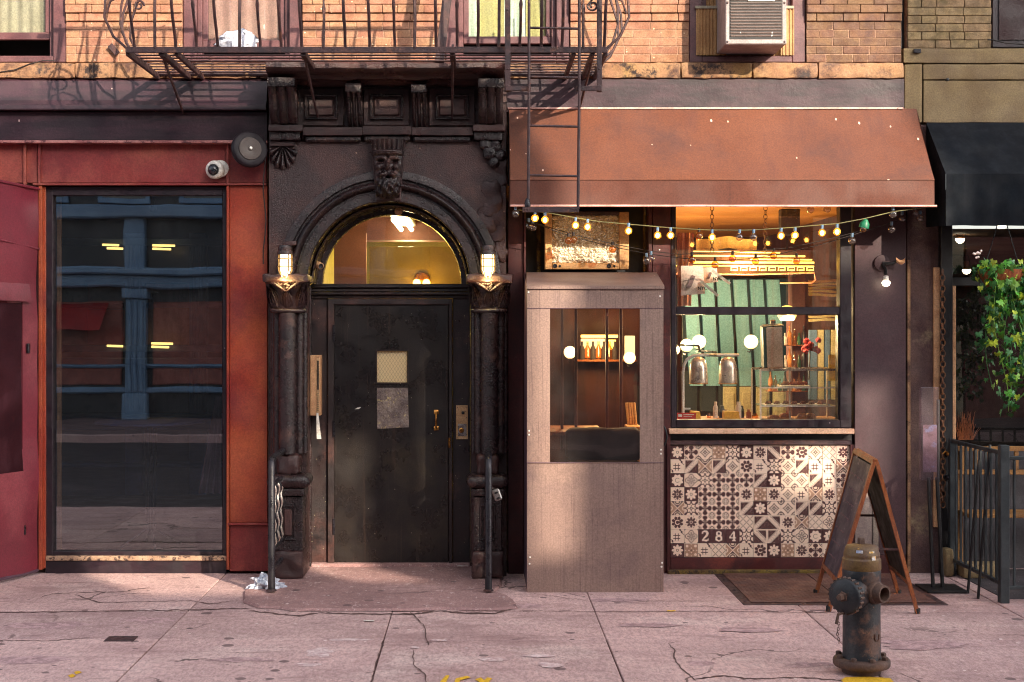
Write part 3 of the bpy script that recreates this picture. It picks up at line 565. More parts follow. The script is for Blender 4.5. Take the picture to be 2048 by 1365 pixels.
# ------------------------------------------------------------------ left steel shopfront
sf = thing('steel_shopfront', 'rust red steel shopfront with a tall plate glass window', 'shopfront', (fx(270), 0, 0))
cv = MB(); prof = [(-.01, fz(157.5)), (-.05, fz(165)), (-.075, fz(185)), (-.095, fz(205)), (-.13, fz(212, -.1)), (-.135, fz(219, -.1)), (-.135, fz(221, -.1)), (.0, fz(222, -.1)), (.0, fz(157.5))]
cv.xprism([(y, z) for y, z in prof], -5.2, fx(533, -.1)); cv.build('canopy_cornice', M['canopy'], sf)
m = MB(); m.box(-5.2, fx(535, -.06), -.065, .02, fz(281, -.06), fz(223, -.1), .003); m.build('fascia', M['canopy'], sf)
m = MB(); m.box(-5.2, fx(535, -.1), -.115, .02, fz(287, -.1), fz(281.5, -.1), .003); m.build('drip_edge', pm('dripedge', h(176,120,116), h(140,84,84), 8, rough=.5, wear=(h(90,50,56), 14, .5, .6)), sf)
for a, b in ((-80, 46), (52, 75), (82, 452), (458, 533)): m = MB(); m.pbox(a, b, 288, 366, -.03, .02, .002); m.build('panel', M['redsteel'], sf)
for a in (46.5, 75.5, 452.5): m = MB(); m.pbox(a, a+5, 287.5, 371, -.055, -.028, .002); m.build('rib', M['redsteel'], sf)
m = MB(); m.box(fx(66, -.05), fx(533, -.05), -.06, .02, fz(371, -.05), fz(367, -.05), .002); m.build('ledge', M['redsteel'], sf)
m = MB(); m.pbox(459, 535, 372, 1046, -.03, .05, .003); op = m.build('panel', M['orange'], sf)
for py in (412, 500, 590, 690, 860, 960): 
    for px in (468, 527): m = MB(); m.lathe([(.006, 0), (.005, .003), (0, .004)], P(px, py, -.03), (0, -1, 0), 8); m.build('rivet', M['orange'], op)
m = MB(); m.box(fx(456, -.05), fx(537, -.05), -.06, .02, fz(1051, -.05), fz(1046.5, -.05), .002); m.build('ledge', M['redsteel'], sf)
m = MB(); m.pbox(459, 537, 1052, 1143, -.028, .05, .003); m.build('panel', M['redsteel'], sf)
m = MB(); m.pbox(77, 84, 372, 1140, -.055, .06, .002); m.box(fx(85, -.02), fx(91, -.02), -.02, .08, .04, fz(374, -.02), .002); m.build('post', M['orange'], sf)
m = MB(); m.pbox(453, 458, 372, 1140, -.05, .06, .002); m.build('post', M['orange'], sf)
m = MB(); m.pbox(0, 76.5, 372, 1140, -.02, .08, .002); m.build('side_panel', M['maroon'], sf)
win = MB(); Yg = .05
win.pbox(91, 105, 374, 1112, .0, .12, .003); win.pbox(445, 453, 374, 1112, .0, .12, .003); win.pbox(105, 445, 374, 391, .001, .12, .003); win.pbox(105, 445, 1104, 1112, .001, .12, .003)
wo = win.build('window', M['darkframe'], sf)
M['plate'] = M['plate']; M['bigglass'] = glass('bigglass', (.74,.78,.86), .24, 0, .03, .014, (.45,.44,.42), 1.5)
m = MB(); m.pbox(105.5, 444.5, 391.5, 1103.5, Yg, Yg+.006, 0); m.build('pane', M['bigglass'], wo)
M['peel'] = pm('peel', h(170,140,116), h(146,116,94), 8, wear=(h(60,44,40), 22, .5, .58), rough=.7, bump=.4)
m = MB(); m.pbox(91, 453, 1112.5, 1122, -.025, .1, .003); m.build('sill', M['peel'], wo)
m = MB(); m.pbox(91, 453, 1122.5, 1147, -.012, .1, .002); m.build('plinth', M['darkframe'], sf)
# what stands behind that glass
M['roomdark'] = pm('roomdark', h(50,40,48), h(40,32,40), 1, rough=.9)
M['floorwood'] = pm('floorwood', h(96,66,52), h(76,50,42), 2, aniso=(1,8,1), rough=.6)
def room(name, X0, X1, Y0, Y1, Z0, Z1, mw, mf, mc):
    a = MB(); a.quad((X0, Y1, Z0), (X1, Y1, Z0), (X1, Y1, Z1), (X0, Y1, Z1)); a.quad((X0, Y0, Z0), (X0, Y1, Z0), (X0, Y1, Z1), (X0, Y0, Z1)); a.quad((X1, Y0, Z0), (X1, Y0, Z1), (X1, Y1, Z1), (X1, Y1, Z0))
    w_ = struct(a.build(name+'_wall', mw))
    b = MB(); b.quad((X0, Y0, Z0), (X1, Y0, Z0), (X1, Y1, Z0), (X0, Y1, Z0)); struct(b.build(name+'_floor', mf))
    c = MB(); c.quad((X0, Y0, Z1), (X0, Y1, Z1), (X1, Y1, Z1), (X1, Y0, Z1)); struct(c.build(name+'_ceiling', mc)); return w_
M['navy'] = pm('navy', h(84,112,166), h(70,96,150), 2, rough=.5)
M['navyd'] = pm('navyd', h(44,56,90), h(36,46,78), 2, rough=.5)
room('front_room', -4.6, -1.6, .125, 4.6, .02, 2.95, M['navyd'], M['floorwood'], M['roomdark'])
fi = thing('bar_backdrop', 'navy panelled bar wall with fluted column behind the tall window', 'panelling', (-3.4, 4.5, 0)); Yr = 4.5
for y0, y1, d in ((478, 492, .10), (540, 556, .16), (556, 566, .06), (606, 616, .05), (690, 704, .10), (716, 730, .16), (730, 738, .06), (828, 846, .30), (846, 858, .2), (925, 933, .12)):
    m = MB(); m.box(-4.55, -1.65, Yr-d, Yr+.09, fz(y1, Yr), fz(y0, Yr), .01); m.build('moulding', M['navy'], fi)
for px in (270, 398):
    m = MB(); X = fx(px, Yr); m.box(X-.09, X+.09, Yr-.06, Yr+.05, .05, 2.8, .006)
    for q in (-.055, -.018, .018, .055): m.tube([(X+q, Yr-.065, fz(820, Yr)), (X+q, Yr-.065, 2.7)], .014, 6)
    m.build('column', M['navy'], fi)
for a, b, y0, y1, mt in ((175, 250, 568, 604, 'pinkbrick'), (292, 388, 568, 690, 'cloth'), (175, 250, 620, 690, 'redaw'), (292, 388, 740, 826, 'cloth')):
    m = MB(); m.pbox(a, b, y0, y1, Yr+.0, Yr+.06, .004); m.build('picture_panel', M[mt], fi)
for lab, tubes in (('upper', ((205, 238, 490), (214, 246, 497))), ('upper right', ((305, 350, 491), (305, 342, 498))), ('lower', ((214, 246, 692),)), ('lower right', ((303, 346, 687), (303, 338, 694)))):
    t = thing('strip_light', '%s yellow strip light fitting on the navy bar wall' % lab if 'right' in lab else '%s yellow strip light left of the navy column' % lab, 'strip light', tuple(P(tubes[0][0], tubes[0][2], Yr-.2)), 'strip lights on the bar wall')
    for a, b, y in tubes: m = MB(); m.tube([P(a, y, Yr-.2), P(b, y+1, Yr-.2)], .012, 6); m.build('tube', M['stripglow'], t)
for q, (px, py) in enumerate(((306, 418), (304, 612))):
    t = thing('pendant_bulb', ('upper' if q == 0 else 'lower')+' dark glass pendant bulb in the tall window', 'bulb', tuple(P(px, py, .8))); c_ = P(px, py, .8)
    m = MB(); m.sphere(c_, .03, 12); m.build('glass', M['roomdark'], t, True); m = MB(); m.tube([c_+Vector((0, 0, .03)), c_+Vector((0, 0, .10))], .012, 8); m.lathe([(.06, .1), (.02, .115), (.015, .1)], c_, seg=14); m.build('fitting', M['black'], t)
m = MB(); m.pbox(109, 121, 392, 1100, .16, .2, .002); tag(m.build('timber_post', M['wood']), 'light timber upright just inside the tall window', 'post')
t = thing('cafe_table', 'round bistro table on a slim pedestal behind the tall window', 'table', (-2.62, .9, .05))
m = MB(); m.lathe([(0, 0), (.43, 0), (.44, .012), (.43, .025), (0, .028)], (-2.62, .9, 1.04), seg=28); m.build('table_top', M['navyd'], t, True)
for q in range(4): a = q*PI/2+.4; m = MB(); m.tube([(-2.62+.04*math.cos(a), .9+.04*math.sin(a), 1.03), (-2.62+.03*math.cos(a), .9+.03*math.sin(a), .2), (-2.62+.24*math.cos(a), .9+.24*math.sin(a), .06)], .012, 6); m.build('leg', M['irondark'], t)
m = MB(); m.grid(lambda u, v: (fx(443-48*(.25+.75*v)*(1-u), .35), .35+.03*math.sin(u*22+v*2), fz(792+v*195, .35)), 40, 8); tag(m.build('hanging_cloth', M['cloth'], None, True), 'grey pink cloth hanging inside the tall window edge', 'cloth')
# ------------------------------------------------------------------ lights on strings: unlit and lit bulb kinds
M['bulbglass'] = glass('bulbglass', (.86,.80,.78), .10, .02, 0, .10, (.5,.4,.38), 1.6)
M['bulbamber'] = glass('bulbamber', (.85,.50,.22), .08, .02, 0, .15, (.6,.3,.1), 1.4)
M['bulblit'] = emat('bulblit', (1, .62, .18), 9.0)
M['bulbhot'] = emat('bulbhot', (1, .62, .20), 11.0)
M['lampglow'] = emat('lampglow', (1, .78, .42), 2.6)
M['globe'] = emat('globe', (1, .68, .26), 1.5)
M['led'] = emat('led', (1, .86, .60), 6.0)
M['tubeglow'] = emat('tubeglow', (1, .86, .50), 12.0)
M['neon'] = emat('neon', (1, .56, .08), 1.5)
M['neonred'] = emat('neonred', (1, .12, .02), .6)
# burgundy vinyl vestibule at the left edge
def VW(tt, z): return (-3.23-.405*tt, -.06-tt, z)
vb = thing('burgundy_vestibule', 'burgundy vinyl entry enclosure with clear window at the left edge', 'vestibule', (-3.7, -.7, 0))
zt = 2.83
m = MB()
def vfold(u, v):
    tt = u*1.25; x, y, z = VW(tt, .03+v*(zt-.03)); bul = .012*math.sin(v*9)*math.sin(u*7)+.018*noise.noise(Vector((u*4, v*6, 0)))
    return (x+bul, y, z+(.06*u if v > .99 else 0))
wn_ = (.02, .52)
m.grid(vfold, 40, 60)
keep = []
for f in m.f:
    c = sum((Vector(m.v[i]) for i in f), Vector())/4; tt = -.06-c.y
    keep.append(not (tt > .155 and .78 < c.z < 1.99))
m.f = [f for f, k_ in zip(m.f, keep) if k_]; m.m = [0]*len(m.f)
m.build('side_wall', M['burg'], vb, True)
m = MB(); m.quad(VW(.0, zt), VW(1.25, zt+.06), (-4.6, -1.3, 3.02), (-4.4, -.06, 3.1)); m.build('roof', M['burg'], vb)
m = MB(); a = Vector(VW(0, fz(498, -.1))); b = Vector(VW(1.25, fz(498, -.1)-.0)); m.tube([a+Vector((.012, 0, 0)), b+Vector((.012, 0, .14))], .007, 6); m.tube([Vector(VW(0, zt))+Vector((.008, 0, 0)), Vector(VW(1.25, zt+.06))+Vector((.008, 0, 0))], .012, 6); m.build('seam', M['burg'], vb)
m = MB(); m.quad(VW(.15, .77), VW(1.25, .77), VW(1.25, 2.0), VW(.15, 2.0)); m.build('clear_window', glass('vinylwin', (.5,.26,.30), .05, .08, .3, .16, (.36,.14,.18), 1.2), vb)
m = MB(); m.grid(lambda u, v: tuple(Vector(VW(.10+u*1.1, 2.0+.13*(1-v)))+Vector((.012+.05*math.sin(v*PI*.5)*(.3+u), 0, .02*u))), 12, 5); m.build('rolled_flap', M['burg'], vb, True)
for py in (697, 1058): m = MB(); c = Vector(VW(.10 if py < 800 else .135, fz(py, -.15))); m.box(c.x-.004, c.x+.014, c.y-.02, c.y+.02, c.z-.035, c.z+.035, .004); m.build('latch', M['irondark'], vb)
m = MB(); m.tube([VW(0, .03), VW(1.25, .03)], .012, 6); m.build('hem', M['viny_side'], vb)

# ------------------------------------------------------------------ stone portal
Yp = -.12; zs_ = fz(566, Yp); CX = fx(778, Yp)
pt = thing('stone_portal', 'dark painted brownstone arched portal with carved keystone', 'portal', (CX, Yp, 0))
XL, XR = fx(537, Yp), fx(1013, Yp); ZT = fz(284, Yp); R0 = .80
m = MB(); N_ = 48; vs = []
for i in range(N_+1):
    a = PI*i/N_; dx, dz = math.cos(a), math.sin(a); k_ = min((XR-CX)/dx if dx > 1e-6 else 1e9, (XL-CX)/dx if dx < -1e-6 else 1e9, (ZT-zs_)/dz if dz > 1e-6 else 1e9)
    vs += [(CX+R0*dx, Yp, zs_+R0*dz), (CX+k_*dx, Yp, zs_+k_*dz)]
m.add(vs, [(2*i, 2*i+1, 2*i+3, 2*i+2) for i in range(N_)])
# corners of the rectangle
for sx in (XL, XR):
    i0 = [i for i in range(N_+1) if abs(vs[2*i+1][0]-sx) < 1e-6]; j = max(i0) if sx == XR else min(i0); kk = j+1 if sx == XR else j-1
    m.add([vs[2*j+1], (sx, Yp, ZT), vs[2*kk+1]], [(0, 1, 2)])
m.box(XL, XL+.004, Yp, .10, 0, ZT); m.box(XR-.004, XR, Yp, .10, 0, ZT)
# jamb walls behind the columns
m.box(XL, fx(612, Yp), Yp+.004, .10, .0, zs_); m.box(fx(943, Yp), XR, Yp+.004, .10, .0, zs_)
m.build('spandrel', M['portal'], pt)
def arch_sweep(prof, n=56, a0=0.0, a1=PI, cx=CX, cz=zs_):
    m = MB(); k_ = len(prof); vs = []
    for i in range(n+1):
        a = a0+(a1-a0)*i/n
        for r, y in prof: vs.append((cx+r*math.cos(a), y, cz+r*math.sin(a)))
    return m.add(vs, [(i*k_+j, i*k_+j+1, (i+1)*k_+j+1, (i+1)*k_+j) for i in range(n) for j in range(k_-1)])
roll = lambda r0, r1, y, d: [(r0+(r1-r0)*q/8, y-d*math.sin(PI*q/8)) for q in range(9)]
prof = [(.815, Yp+.01), (.815, -.165), (.80, -.172), (.758, -.172), (.752, -.15), (.742, -.15)]+roll(.738, .675, -.15, .05)+[(.67, -.15), (.66, -.15), (.655, -.175), (.595, -.175), (.588, -.165)]
am = arch_sweep(prof, 64, 0.0, PI); am.rough(.003, 18, 2); am.build('archivolt', M['portal_hi'], pt, True, 40)
prof = [(.588, -.165), (.586, -.02)]+roll(.586, .562, 0.0, .03)+[(.562, .03), (.575, .05), (.585, .06), (.585, .14)]+roll(.58, .56, .15, .03)+[(.56, .16), (.56, .30)]
am = arch_sweep(prof, 64); am.rough(.0015, 20, 5); am.build('soffit', M['portal_hi'], pt, True, 40)
# broken arch end, lower left (stump) and crumbled right haunch
m = MB(); m.rock(fx(565, -.2), fx(592, -.2), -.21, -.12, fz(492, -.2), fz(483, -.2), 6, .006, .008); m.build('broken_stone', M['portal'], pt, True)
for i, (px, py, r) in enumerate(((985, 395, 20), (1000, 340, 16), (972, 445, 18), (996, 450, 16), (1002, 500, 13), (962, 475, 14))):
    m = MB(); m.rock(fx(px-r, -.15), fx(px+r, -.15), -.138, -.10, fz(py+r*1.9, -.14), fz(py-r*1.9, -.14), 12, .024, .05, 11, i); m.build('broken_stone', M['portal'], pt, True)
# entablature
cor = MB(); Yc = -.44
prof = [(-.10, fz(170, -.2)), (-.20, fz(169, -.2)), (-.22, fz(163, -.25)), (-.27, fz(160, -.3)), (-.31, fz(157, -.35)), (-.33, fz(151, -.35)), (-.38, fz(146, -.4)), (-.42, fz(142, -.42)), (-.44, fz(136, Yc)), (-.44, fz(127, Yc)), (-.42, fz(122, Yc)), (-.05, fz(120, Yc))]
nX = 60; x0_, x1_ = fx(531, Yc), fx(1009, Yc); vs = []
for i in range(nX+1):
    for y, z in prof: vs.append((x0_+(x1_-x0_)*i/nX, y, z))
k_ = len(prof)
cor.add(vs, [(i*k_+j, (i+1)*k_+j, (i+1)*k_+j+1, i*k_+j+1) for i in range(nX) for j in range(k_-1)]+[tuple(range(k_)), tuple(nX*k_+j for j in range(k_))[::-1]])
cor.rough(.010, 6, 4); cor.build('cornice', M['portal'], pt, True, 40)
m = MB(); m.box(XL, XR, -.10, .02, fz(286, -.1), fz(160, -.1)); m.build('frieze_wall', M['portal'], pt)
def bracket(px0, px1, py0, py1, Yt, nf):
    x0, x1 = fx(px0, Yt), fx(px1, Yt); zt, zb = fz(py0, Yt), fz(py1, -.16)
    hb = (zt-zb)*.22; b_ = MB(); b_.rock(x0, x1, Yt, -.08, zt-hb, zt, 8, .003, .006, 12, px0); o = b_.build('bracket', M['portal_hi'], pt, True)
    n = nf*2+1; wv = (x1-x0)/nf
    for q in range(nf):
        s_ = MB(); a, b = x0+wv*q+.004, x0+wv*(q+1)-.004
        def fn(u, v):
            ang = u*PI; yy = Yt+.012+(v**1.3)*.17*(1 if v < .8 else 1)+.03*math.sin(v*PI*2)*.6
            return (a+(b-a)*u, yy-.022*math.sin(ang), zt-hb-.003-v*(zt-hb-zb))
        s_.grid(fn, 8, 12); s_.build('flute', M['portal_hi'], o, True, 70)
    s_ = MB(); s_.box(x0+.004, x1-.004, Yt+.17, -.08, zb, zt-hb-.003); s_.build('core', M['portal'], o)
bracket(534, 589, 155, 249, -.38, 3); bracket(956, 1008, 157, 249, -.38, 3); bracket(691, 722, 166, 253, -.30, 3); bracket(822, 853, 168, 253, -.30, 3)
for a, b in ((596, 687), (727, 818), (858, 950)):
    m = MB(); m.pbox(a, b, 178, 252, -.125, -.09, .004); o = m.build('frieze_panel', M['portal'], pt)
    c0, c1, d0, d1 = a+(13 if a != 727 else 13), b-12, 189, 239
    for (q0, q1, r0, r1) in ((c0, c1, d0, d0+4), (c0, c1, d1-4, d1), (c0, c0+4, d0+4, d1-4), (c1-4, c1, d0+4, d1-4)):
        m = MB(); m.pbox(q0, q1, r0, r1, -.15, -.12, .004); m.build('panel_moulding', M['portal_hi'], o)
    m = MB(); m.pbox(c0+8, c1-8, d0+8, d1-8, -.142, -.12, .006); m.build('panel_field', M['portal'], o)
for a, b, y0, y1 in ((606, 724.5, 255, 271), (725, 823, 253, 270), (823.5, 945, 255, 271)):
    m = MB(); m.rock(fx(a, -.18), fx(b, -.18), -.185, -.09, fz(y1, -.18), fz(y0, -.18), 12, .002, .004, 9, a); m.build('string_course', M['portal'], pt, True)
    m = MB(); m.pbox(a+3, b-3, y1+.5, y1+13, -.16, -.09, .012); m.build('bed_moulding', M['portal_hi'], pt)
for a, b in ((537, 605), (946, 1010)):
    m = MB(); m.rock(fx(a, -.2), fx(b, -.2), -.215, -.09, fz(263, -.2), fz(250, -.2), 10, .005, .006, 13, a); m.build('corner_block', M['portal'], pt, True)
    m = MB(); m.rock(fx(a+2, -.17), fx(b-4, -.17), -.18, -.09, fz(281, -.17), fz(264, -.17), 10, .005, .01, 13, a+1); m.build('corner_block', M['portal_hi'], pt, True)
# carved shell (left) and its crumbled twin (right)
sc = P(565, 290, -.15)
for q in range(7):
    a0 = -PI+.22+q*(PI-.44)/7; a1 = a0+(PI-.44)/7; L = (.145+.03*math.sin(PI*(q+.5)/7)); s_ = MB()
    def fn(u, v):
        a = a0+(a1-a0)*u; rr = .025+(L-.025)*v+(.008*math.sin(u*PI) if v > .95 else 0)
        return (sc.x+rr*math.cos(a)*.72, -.125-.035*math.sin(u*PI)*(.4+.6*v)*(1 if v < .96 else .3), sc.z+rr*math.sin(a))
    s_.grid(fn, 6, 8); s_.build('shell_rib', M['portal_hi'], pt, True, 70)
m = MB(); m.rock(fx(540, -.14), fx(590, -.14), -.145, -.11, fz(293, -.14), fz(283, -.14), 6, .003, .006); m.build('shell_head', M['portal'], pt, True)
for i, (px, py, r) in enumerate(((972, 288, 13), (992, 292, 13), (980, 306, 14), (1000, 310, 12), (988, 325, 11))):
    m = MB(); m.rock(fx(px-r, -.16), fx(px+r, -.16), -.17, -.10, fz(py+r, -.16), fz(py-r, -.16), 8, .008, .035, 18, i+3); m.build('worn_carving', M['portal_hi'], pt, True)
# keystone: bearded head under a plumed hat
def ga(u, v, cu, cv, su, sv): return math.exp(-((u-cu)/su)**2-((v-cv)/sv)**2)
def head(u, v):                                                # u -1..1 across, v 0 top .. 1 bottom
    au = abs(u); y = .075*math.sqrt(max(0, 1-(u*.92)**2))
    if v < .17:
        y += .030*(1-v/.17)*(1-.5*au)+.010*math.sin(u*22)*(.4+v*3)          # plume / hair
    if .175 < v < .265: y += .028*math.sin(PI*(v-.175)/.09)**.4-.012*ga(u, v, u, .222, 1, .006)
    y += .020*ga(au, v, .42, .325, .30, .022)                                # brow ridge
    y -= .042*ga(au, v, .44, .375, .20, .030); y += .024*ga(au, v, .44, .385, .10, .018)   # socket, eyeball
    y -= .018*ga(u, v, 0, .31, .12, .03)                                      # frown
    y += .062*ga(u, v, 0, .455, .13, .075)+.022*ga(au, v, .14, .50, .09, .02)  # nose, wings
    y += .026*ga(au, v, .62, .47, .22, .06)                                   # cheek
    y -= .020*ga(au, v, .36, .52, .08, .05)
    y += .045*ga(au, v, .32+max(0, v-.56)*1.6, .60, .24, .045)                # moustache
    y -= .030*ga(u, v, 0, .645, .20, .016)                                    # mouth
    y += .020*ga(u, v, 0, .68, .20, .02)
    y += .050*ga(u, v, 0, .80, .62, .11)                                      # beard
    if v > .62: y += .010*math.sin(u*16+v*24)*min(1, (v-.62)*6)+.010*math.sin(u*9-v*33)*min(1, (v-.62)*6)
    if v > .93: y -= (v-.93)*.8
    if au > .9: y -= (au-.9)*.35
    return y
kt, kb = fz(281, -.2), fz(398, -.2)
m = MB()
def kfn(a, b):
    u, v = a*2-1, b; hw = (.123*(1-v)+.088*v); return (fx(776, -.2)+u*hw, -.185-head(u, v), kt+(kb-kt)*v)
m.grid(kfn, 56, 84); m.rough(.0018, 60, 1)
ko = m.build('keystone', M['portal_hi'], pt, True, 80)
m = MB(); m.prism([(fx(776, -.2)-.125, kt), (fx(776, -.2)+.125, kt), (fx(776, -.2)+.09, kb-.01), (fx(776, -.2)-.09, kb-.01)], -.19, -.10); m.build('keystone_block', M['portal'], ko)
# columns
def leaf_shape(mb, base, tip, width, outw, bend, n=10, side=Vector((1, 0, 0)), ribs=5):
    base, tip = Vector(base), Vector(tip)
    def fn(u, v):
        s_ = u*2-1; p = base.lerp(tip, v); wv = width*math.sin(PI*min(1, .12+.86*v)**.8)*(1-.55*v*v)
        p = p+side*(s_*wv)+Vector((0, -1, 0))*(outw*v*v+bend*math.sin(PI*v)-.020*abs(s_)*(1-.4*v)+.006*math.cos(s_*PI*ribs)*math.sin(PI*v)); return p
    return mb.grid(fn, 16, n)
def column(pxl, pxr, ped):
    cx = (fx(pxl, -.22)+fx(pxr, -.22))/2; c = []
    # shafts
    zt_, zb_ = fz(626, -.25), fz(908, -.25)
    for dx, r, yy in ((0, .066, -.235), (-.077, .034, -.19), (.077, .034, -.19), (.112, .022, -.15), (-.112, .022, -.15)):
        m = MB(); m.tube([(cx+dx, yy, zb_), (cx+dx, yy, (zb_+zt_)/2), (cx+dx, yy, zt_)], r, 20 if r > .05 else 12); m.rough(.0012, 10, cx); m.build('shaft', M['portal_hi'], pt, True, 50)
    m = MB(); m.box(cx-.13, cx+.13, -.16, -.12, zb_, zt_+.02); m.build('pilaster', M['portal'], pt)
    m = MB(); m.tube([(cx+.115*math.cos(a), -.22+.065*math.sin(a), fz(622, -.25)) for a in [2*PI*q/28 for q in range(28)]], .018, 8, closed=True); m.rough(.003, 14, cx); m.build('necking_ring', M['portal_hi'], pt, True)
    # capital
    zc0, zc1 = fz(619, -.25), fz(566, -.28); cap = MB()
    def bell(u, v):
        a = PI*u; r = .105+.055*v**1.6; sq = 1/max(abs(math.cos(a)), abs(math.sin(a))); k2 = 1+(sq-1)*v*.8
        return (cx-r*math.cos(a)*k2, -.20-r*math.sin(a)*k2*.72, zc0+(zc1-zc0)*v)
    cap.grid(bell, 28, 12); cap.rough(.006, 22, cx); co_ = cap.build('capital', M['portal_hi'], pt, True, 60)
    m = MB(); m.rock(cx-.165, cx+.165, -.375, -.10, fz(566, -.3), fz(549, -.3), 14, .010, .016, 16, cx); m.build('abacus', M['portal'], co_, True)
    zl = zc0+.01; H_ = zc1-zc0
    for bx0, tx, wv, yb in ((0, 0, .052, -.285), (-.07, -.125, .045, -.27), (.07, .125, .045, -.27), (-.10, -.15, .035, -.24), (.10, .15, .035, -.24)):
        m = MB(); leaf_shape(m, (cx+bx0, yb, zl), (cx+tx, yb-.02, zl+H_*(.80 if abs(tx) < .01 else .97)), wv, .045, .012, side=Vector((1, 0, -.6*(1 if tx > 0 else -1) if tx else 0)).normalized()); m.rough(.002, 40, bx0); m.build('leaf', M['portal_hi'], co_, True, 80)
    for sg in (-1, 1):
        m = MB(); m.tube([(cx+sg*.005, -.33, zl+H_*.62), (cx+sg*.05, -.35, zl+H_*.80), (cx+sg*.10, -.345, zl+H_*.98), (cx+sg*.14, -.33, zl+H_*1.0)], [.008, .013, .017, .02], 8); m.build('scroll', M['portal_hi'], co_, True)
    for q in range(30):
        rr = random.Random(q*7+int(cx*100)); u_ = rr.uniform(-.085, .085); vz = rr.uniform(.70, 1.02)
        if abs(u_) > .09*(vz-.5)*2: continue
        m = MB(); m.sphere((cx+u_, -.335-.02*(vz-.7), zl+H_*vz), .011, 7); m.build('seed', M['portal_hi'], co_, True)
    # pedestal
    a, b, c_, d_ = ped
    m = MB(); m.rock(fx(a+9, -.3), fx(b-9, -.3), -.30, -.10, fz(951, -.3), fz(910, -.3), 14, .011, .03, 13, cx); m.build('pedestal_block', M['portal'], pt, True)
    m = MB(); m.rock(fx(a-12, -.36), fx(b+12, -.36), -.375, -.10, fz(978, -.36), fz(951, -.36), 20, .006, .05, 10, cx); m.build('pedestal_torus', M['portal_hi'], pt, True)
    m = MB(); m.rock(fx(a-3, -.32), fx(b+3, -.32), -.335, -.10, fz(993, -.32), fz(977, -.32), 12, .003, .01, 10, cx); m.build('pedestal_moulding', M['portal_hi'], pt, True)
    x0, x1 = fx(a+2, -.31), fx(b-2, -.31)
    m = MB(); m.box(x0, x1, -.31, -.10, fz(1103, -.31), fz(993, -.31), .006); po = m.build('plinth', M['portal_hi'], pt)
    mx = (x0+x1)/2
    for q0, q1, r0, r1 in ((-.055, .055, 1010, 1014), (-.055, .055, 1077, 1081), (-.055, -.042, 1014, 1077), (.042, .055, 1014, 1077)):
        m = MB(); m.box(mx+q0, mx+q1, -.325, -.305, fz(r1, -.31), fz(r0, -.31), .004); m.build('panel_moulding', M['portal_hi'], po)
    m = MB(); m.box(mx-.028, mx+.028, -.323, -.305, fz(1072, -.31), fz(1019, -.31), .008); m.build('panel_field', M['portal'], po)
    m = MB(); m.rock(x0-.008, x1+.008, -.34, -.10, .02, fz(1103, -.34), 14, .009, .014, 12, cx); m.build('base_stone', M['portal'], pt, True)
column(548, 604, (545, 607, 0, 0)); column(952, 1006, (945, 1006, 0, 0))

# ------------------------------------------------------------------ entrance door set back in the arch
Yd = .24
dr = thing('entrance_door', 'battered dark steel door with small wired window in the arch', 'door', (fx(783, Yd), Yd, .03))
m = MB()
for a, b, y0, y1 in ((669, 753.5, 611, 1127), (814.5, 896, 611, 1127), (753.5, 814.5, 611, 702.5), (753.5, 814.5, 765.5, 1127)): m.pbox(a, b, y0, y1, Yd, Yd+.05, 0)
m.build('leaf', M['door'], dr)
m = MB(); m.pbox(660, 673, 600, 1131, Yd+.052, Yd+.075, 0); m.pbox(892, 904, 600, 1131, Yd+.052, Yd+.075, 0); m.pbox(673.2, 891.8, 600, 615, Yd+.052, Yd+.075, 0); m.pbox(673.2, 891.8, 1115, 1135, Yd+.052, Yd+.075, 0); m.build('door_stop', M['doorframe'], dr)
for a, b, y0, y1, yy in ((655, 668, 604, 1131, Yd-.02), (897.5, 905, 604, 1131, Yd-.02), (655, 905, 597.5, 610, Yd-.018)):
    m = MB(); m.pbox(a, b, y0, y1, yy, Yd+.06, .005); m.build('frame', M['doorframe'], dr)
for a, b in ((622, 655), (905.5, 940)): m = MB(); m.pbox(a, b, 596, 1131, Yd+.005, Yd+.08, .003); m.build('side_board', M['doorframe'], dr)
for a, b in ((617, 622), (940.5, 946)): m = MB(); m.pbox(a, b, 570, 1133, Yd-.05, Yd+.08, .004); m.build('jamb', M['portal_hi'], dr)
for (X0, X1) in ((fx(617, Yd-.05)-.09, fx(617, Yd-.05)-.002), (fx(946, Yd-.05)+.002, fx(946, Yd-.05)+.09)):
    m = MB(); m.box(X0, X1, -.06, Yd+.08, .0, zs_, .006); m.build('reveal', M['doorframe'], dr)
tbm = MB()
for y0, y1, yy in ((568, 576, -.02), (576.5, 584, .0), (584.5, 590, -.035), (590.5, 597, -.005)): tbm.pbox(622, 941, y0, y1, Yd+yy-.01, Yd+.06, .005)
tbm.build('transom_bar', M['doorframe'], dr)
tw = MB(); n = 40; c0 = (CX, Yd+.03, zs_)
tw.add([c0]+[(CX+.56*math.cos(PI*i/n), Yd+.03, zs_+.56*math.sin(PI*i/n)) for i in range(n+1)], [(0, i+1, i+2) for i in range(n)])
M['transglass'] = glass('transglass', (.96,.92,.84), .04, 0, .05, .08, (.4,.34,.26), 1.0)
tw.build('transom_pane', M['transglass'], dr)
arch_sweep([(.56, Yd-.01), (.525, Yd-.01), (.52, Yd+.03)], 48).build('transom_frame', M['portal_hi'], dr, True, 40)
m = MB(); m.pbox(754, 814, 703, 765, Yd+.012, Yd+.016, 0)
g = G('wiredglass'); p = g.pos(); sx = g.n('ShaderNodeSeparateXYZ'); g.to(sx.inputs[0], p); X_, Z_ = E(g, sx.outputs[0]), E(g, sx.outputs[2])
wire = (abs(g.m('FRACT', (X_+Z_*.6)*40)-.5).gt(.45)).mx(abs(g.m('FRACT', (X_-Z_*.6)*40)-.5).gt(.45))
